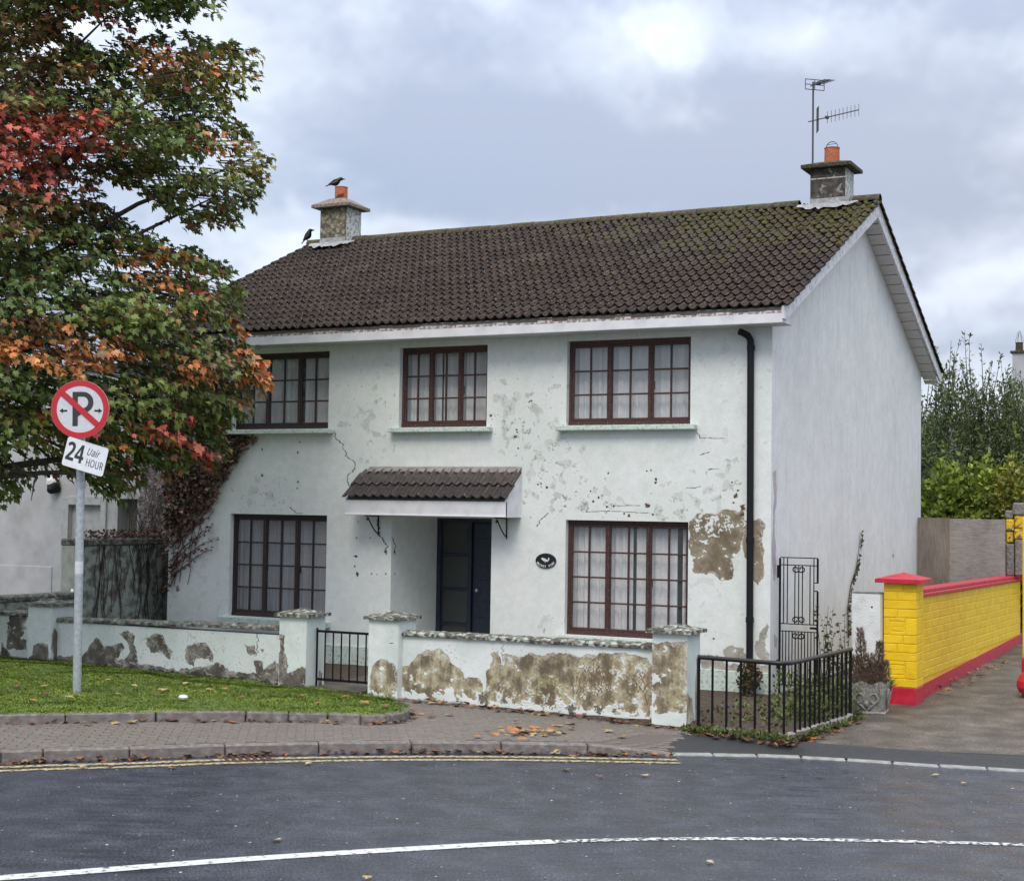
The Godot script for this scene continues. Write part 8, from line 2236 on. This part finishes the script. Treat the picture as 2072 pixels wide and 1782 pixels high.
	var peb = MB.new(); peb.lathe([Vector2(0.0, -0.035), Vector2(0.05, -0.022), Vector2(0.062, 0.0), Vector2(0.05, 0.022), Vector2(0.0, 0.034)], 14)
	tag(put(peb.mesh(), "pebble", M.pebble, self, Transform3D(Basis().scaled(Vector3(1.0, 0.9, 0.8)), pp)), "smooth white pebble lying in the grass verge", "pebble")
	fallen_leaves()

func fallen_leaves():
	var lm = maple_leaf(0.12)
	var pal = [Color(0.40, 0.29, 0.11), Color(0.42, 0.17, 0.06), Color(0.36, 0.09, 0.05), Color(0.20, 0.09, 0.05), Color(0.47, 0.36, 0.17), Color(0.12, 0.06, 0.04)]
	var mats = []
	for i in pal.size():
		mats.append(mat("fallen_leaf_%d" % i, pal[i], 0.6))
	# single leaves read off the picture: [x, y, ground offset, colour, size]
	var spots = []
	for q in [[85, 1407], [130, 1414], [235, 1408], [318, 1406], [330, 1398], [415, 1399], [450, 1396], [476, 1402], [490, 1414], [560, 1408], [610, 1412], [690, 1418], [706, 1413], [775, 1430], [30, 1390], [95, 1392], [60, 1420], [215, 1380], [265, 1390], [378, 1385], [520, 1400], [640, 1425], [730, 1424]]: spots.append([q[0], q[1], 0.115, rng.randi() % 6, "fallen maple leaf lying on the grass verge", "fallen leaves on the verge"])
	for q in [[80, 1462], [180, 1466], [208, 1459], [238, 1463], [262, 1461], [345, 1460], [410, 1462], [470, 1463], [540, 1461], [565, 1459], [850, 1445], [870, 1450], [905, 1448], [1010, 1440], [845, 1420], [880, 1423], [1090, 1430], [1150, 1466], [1240, 1480], [1260, 1492], [960, 1492]]: spots.append([q[0], q[1], 0.004, rng.randi() % 6, "fallen maple leaf lying on the paved footpath", "fallen leaves on the footpath"])
	for q in [[170, 1552], [228, 1551], [345, 1556], [628, 1545], [1147, 1559], [1222, 1573], [1308, 1572], [1590, 1572], [565, 1702], [1660, 1573], [1900, 1570], [1955, 1586], [1430, 1745], [745, 1776]]: spots.append([q[0], q[1], -0.102, [0, 4, 1, 3][rng.randi() % 4], "fallen leaf lying flat on the road", "fallen leaves on the road"])
	for q in [[1643, 1513, 1], [1660, 1512, 4], [1715, 1505, 5], [1770, 1508, 3], [1900, 1480, 2], [1840, 1470, 0], [1950, 1500, 3], [1990, 1480, 2], [2030, 1525, 1], [1700, 1500, 1], [1870, 1450, 4], [1930, 1452, 4]]: spots.append([q[0], q[1], -0.075, q[2], "fallen leaf lying on the driveway crossing", "fallen leaves on the driveway"])
	for q in [[1450, 1481, 1], [1470, 1484, 4], [1500, 1486, 1], [1530, 1487, 0], [1560, 1488, 1], [1590, 1491, 4], [1608, 1493, 1], [1630, 1494, 1], [1430, 1482, 0], [1485, 1478, 1]]: spots.append([q[0], q[1], -0.02, q[2], "orange and yellow fallen leaf at the railing's foot", "fallen leaves at the railing"])
	for s in spots:
		var p = ong(s[0], s[1], s[2])
		if s[2] == 0.115: p.y = verge_y(p.x, p.z) + 0.035
		var o = put(lm, "fallen_leaf", mats[s[3]], self, Transform3D(Basis(Vector3.UP, rr(0, TAU)) * Basis(Vector3.RIGHT, -PI / 2 + rr(-0.12, 0.12)) * Basis().scaled(Vector3.ONE * (rr(0.08, 0.14) if s[2] > -0.1 else rr(0.06, 0.10))), p + Vector3(0, 0.016, 0)))
		tag(o, s[4], "leaf", s[5])
	# drifts of litter in the gutters and along wall feet
	var xf = []; var cs = []
	var line = func(a: Vector2, b: Vector2, w: float, count: int, y: Callable):
		for k in count:
			var t = rng.randf(); var p = a.lerp(b, t); var nn = Vector2(b.y - a.y, a.x - b.x).normalized()
			p += nn * w * (rng.randf() - 0.2)
			xf.append(Transform3D(Basis(Vector3.UP, rr(0, TAU)) * Basis(Vector3.RIGHT, -PI / 2 + rr(-0.7, 0.7)) * Basis().scaled(Vector3.ONE * rr(0.03, 0.095)), Vector3(p.x, y.call(p.x) + rr(0.008, 0.03), p.y)))
			cs.append(pal[rng.randi() % 6].lerp(Color(0.09, 0.045, 0.03), rr(0.2, 0.9)))
	for i in range(3, KERB.size() - 1): line.call(KERB[i + 1], KERB[i], 0.13, 34, func(x): return gp(x) - 0.11)
	for i in range(3, EDGE.size() - 1): line.call(EDGE[i + 1], EDGE[i], 0.10, 9, func(x): return gp(x))
	line.call(Vector2(0.1, 3.10), Vector2(-3.9, 3.10), 0.28, 190, func(x): return gp(x))
	line.call(Vector2(1.4, 3.32), Vector2(0.1, 3.32), 0.16, 70, func(x): return gp(x) - 0.02)
	line.call(Vector2(1.42, 3.15), Vector2(1.47, 1.0), 0.14, 70, func(x): return gp(x) - 0.03)
	line.call(Vector2(1.75, -9.5), Vector2(1.75, -1.4), 0.35, 120, func(x): return -0.06)
	for k in 60:
		# the heap on the footpath
		var c = ong(1075 + rng.randfn(0, 38), 1481 + rng.randfn(0, 6), 0.0)
		xf.append(Transform3D(Basis(Vector3.UP, rr(0, TAU)) * Basis(Vector3.RIGHT, -PI / 2 + rr(-0.6, 0.6)) * Basis().scaled(Vector3.ONE * rr(0.06, 0.12)), c + Vector3(0, rr(0.01, 0.04), 0)))
		cs.append([pal[0], pal[1], pal[1], pal[3]][rng.randi() % 4])
	stuff(tag(multi(lm, "leaf_litter", M.dry, self, xf, cs), "brown leaf litter drifted along kerbs and wall feet", "leaf litter"))
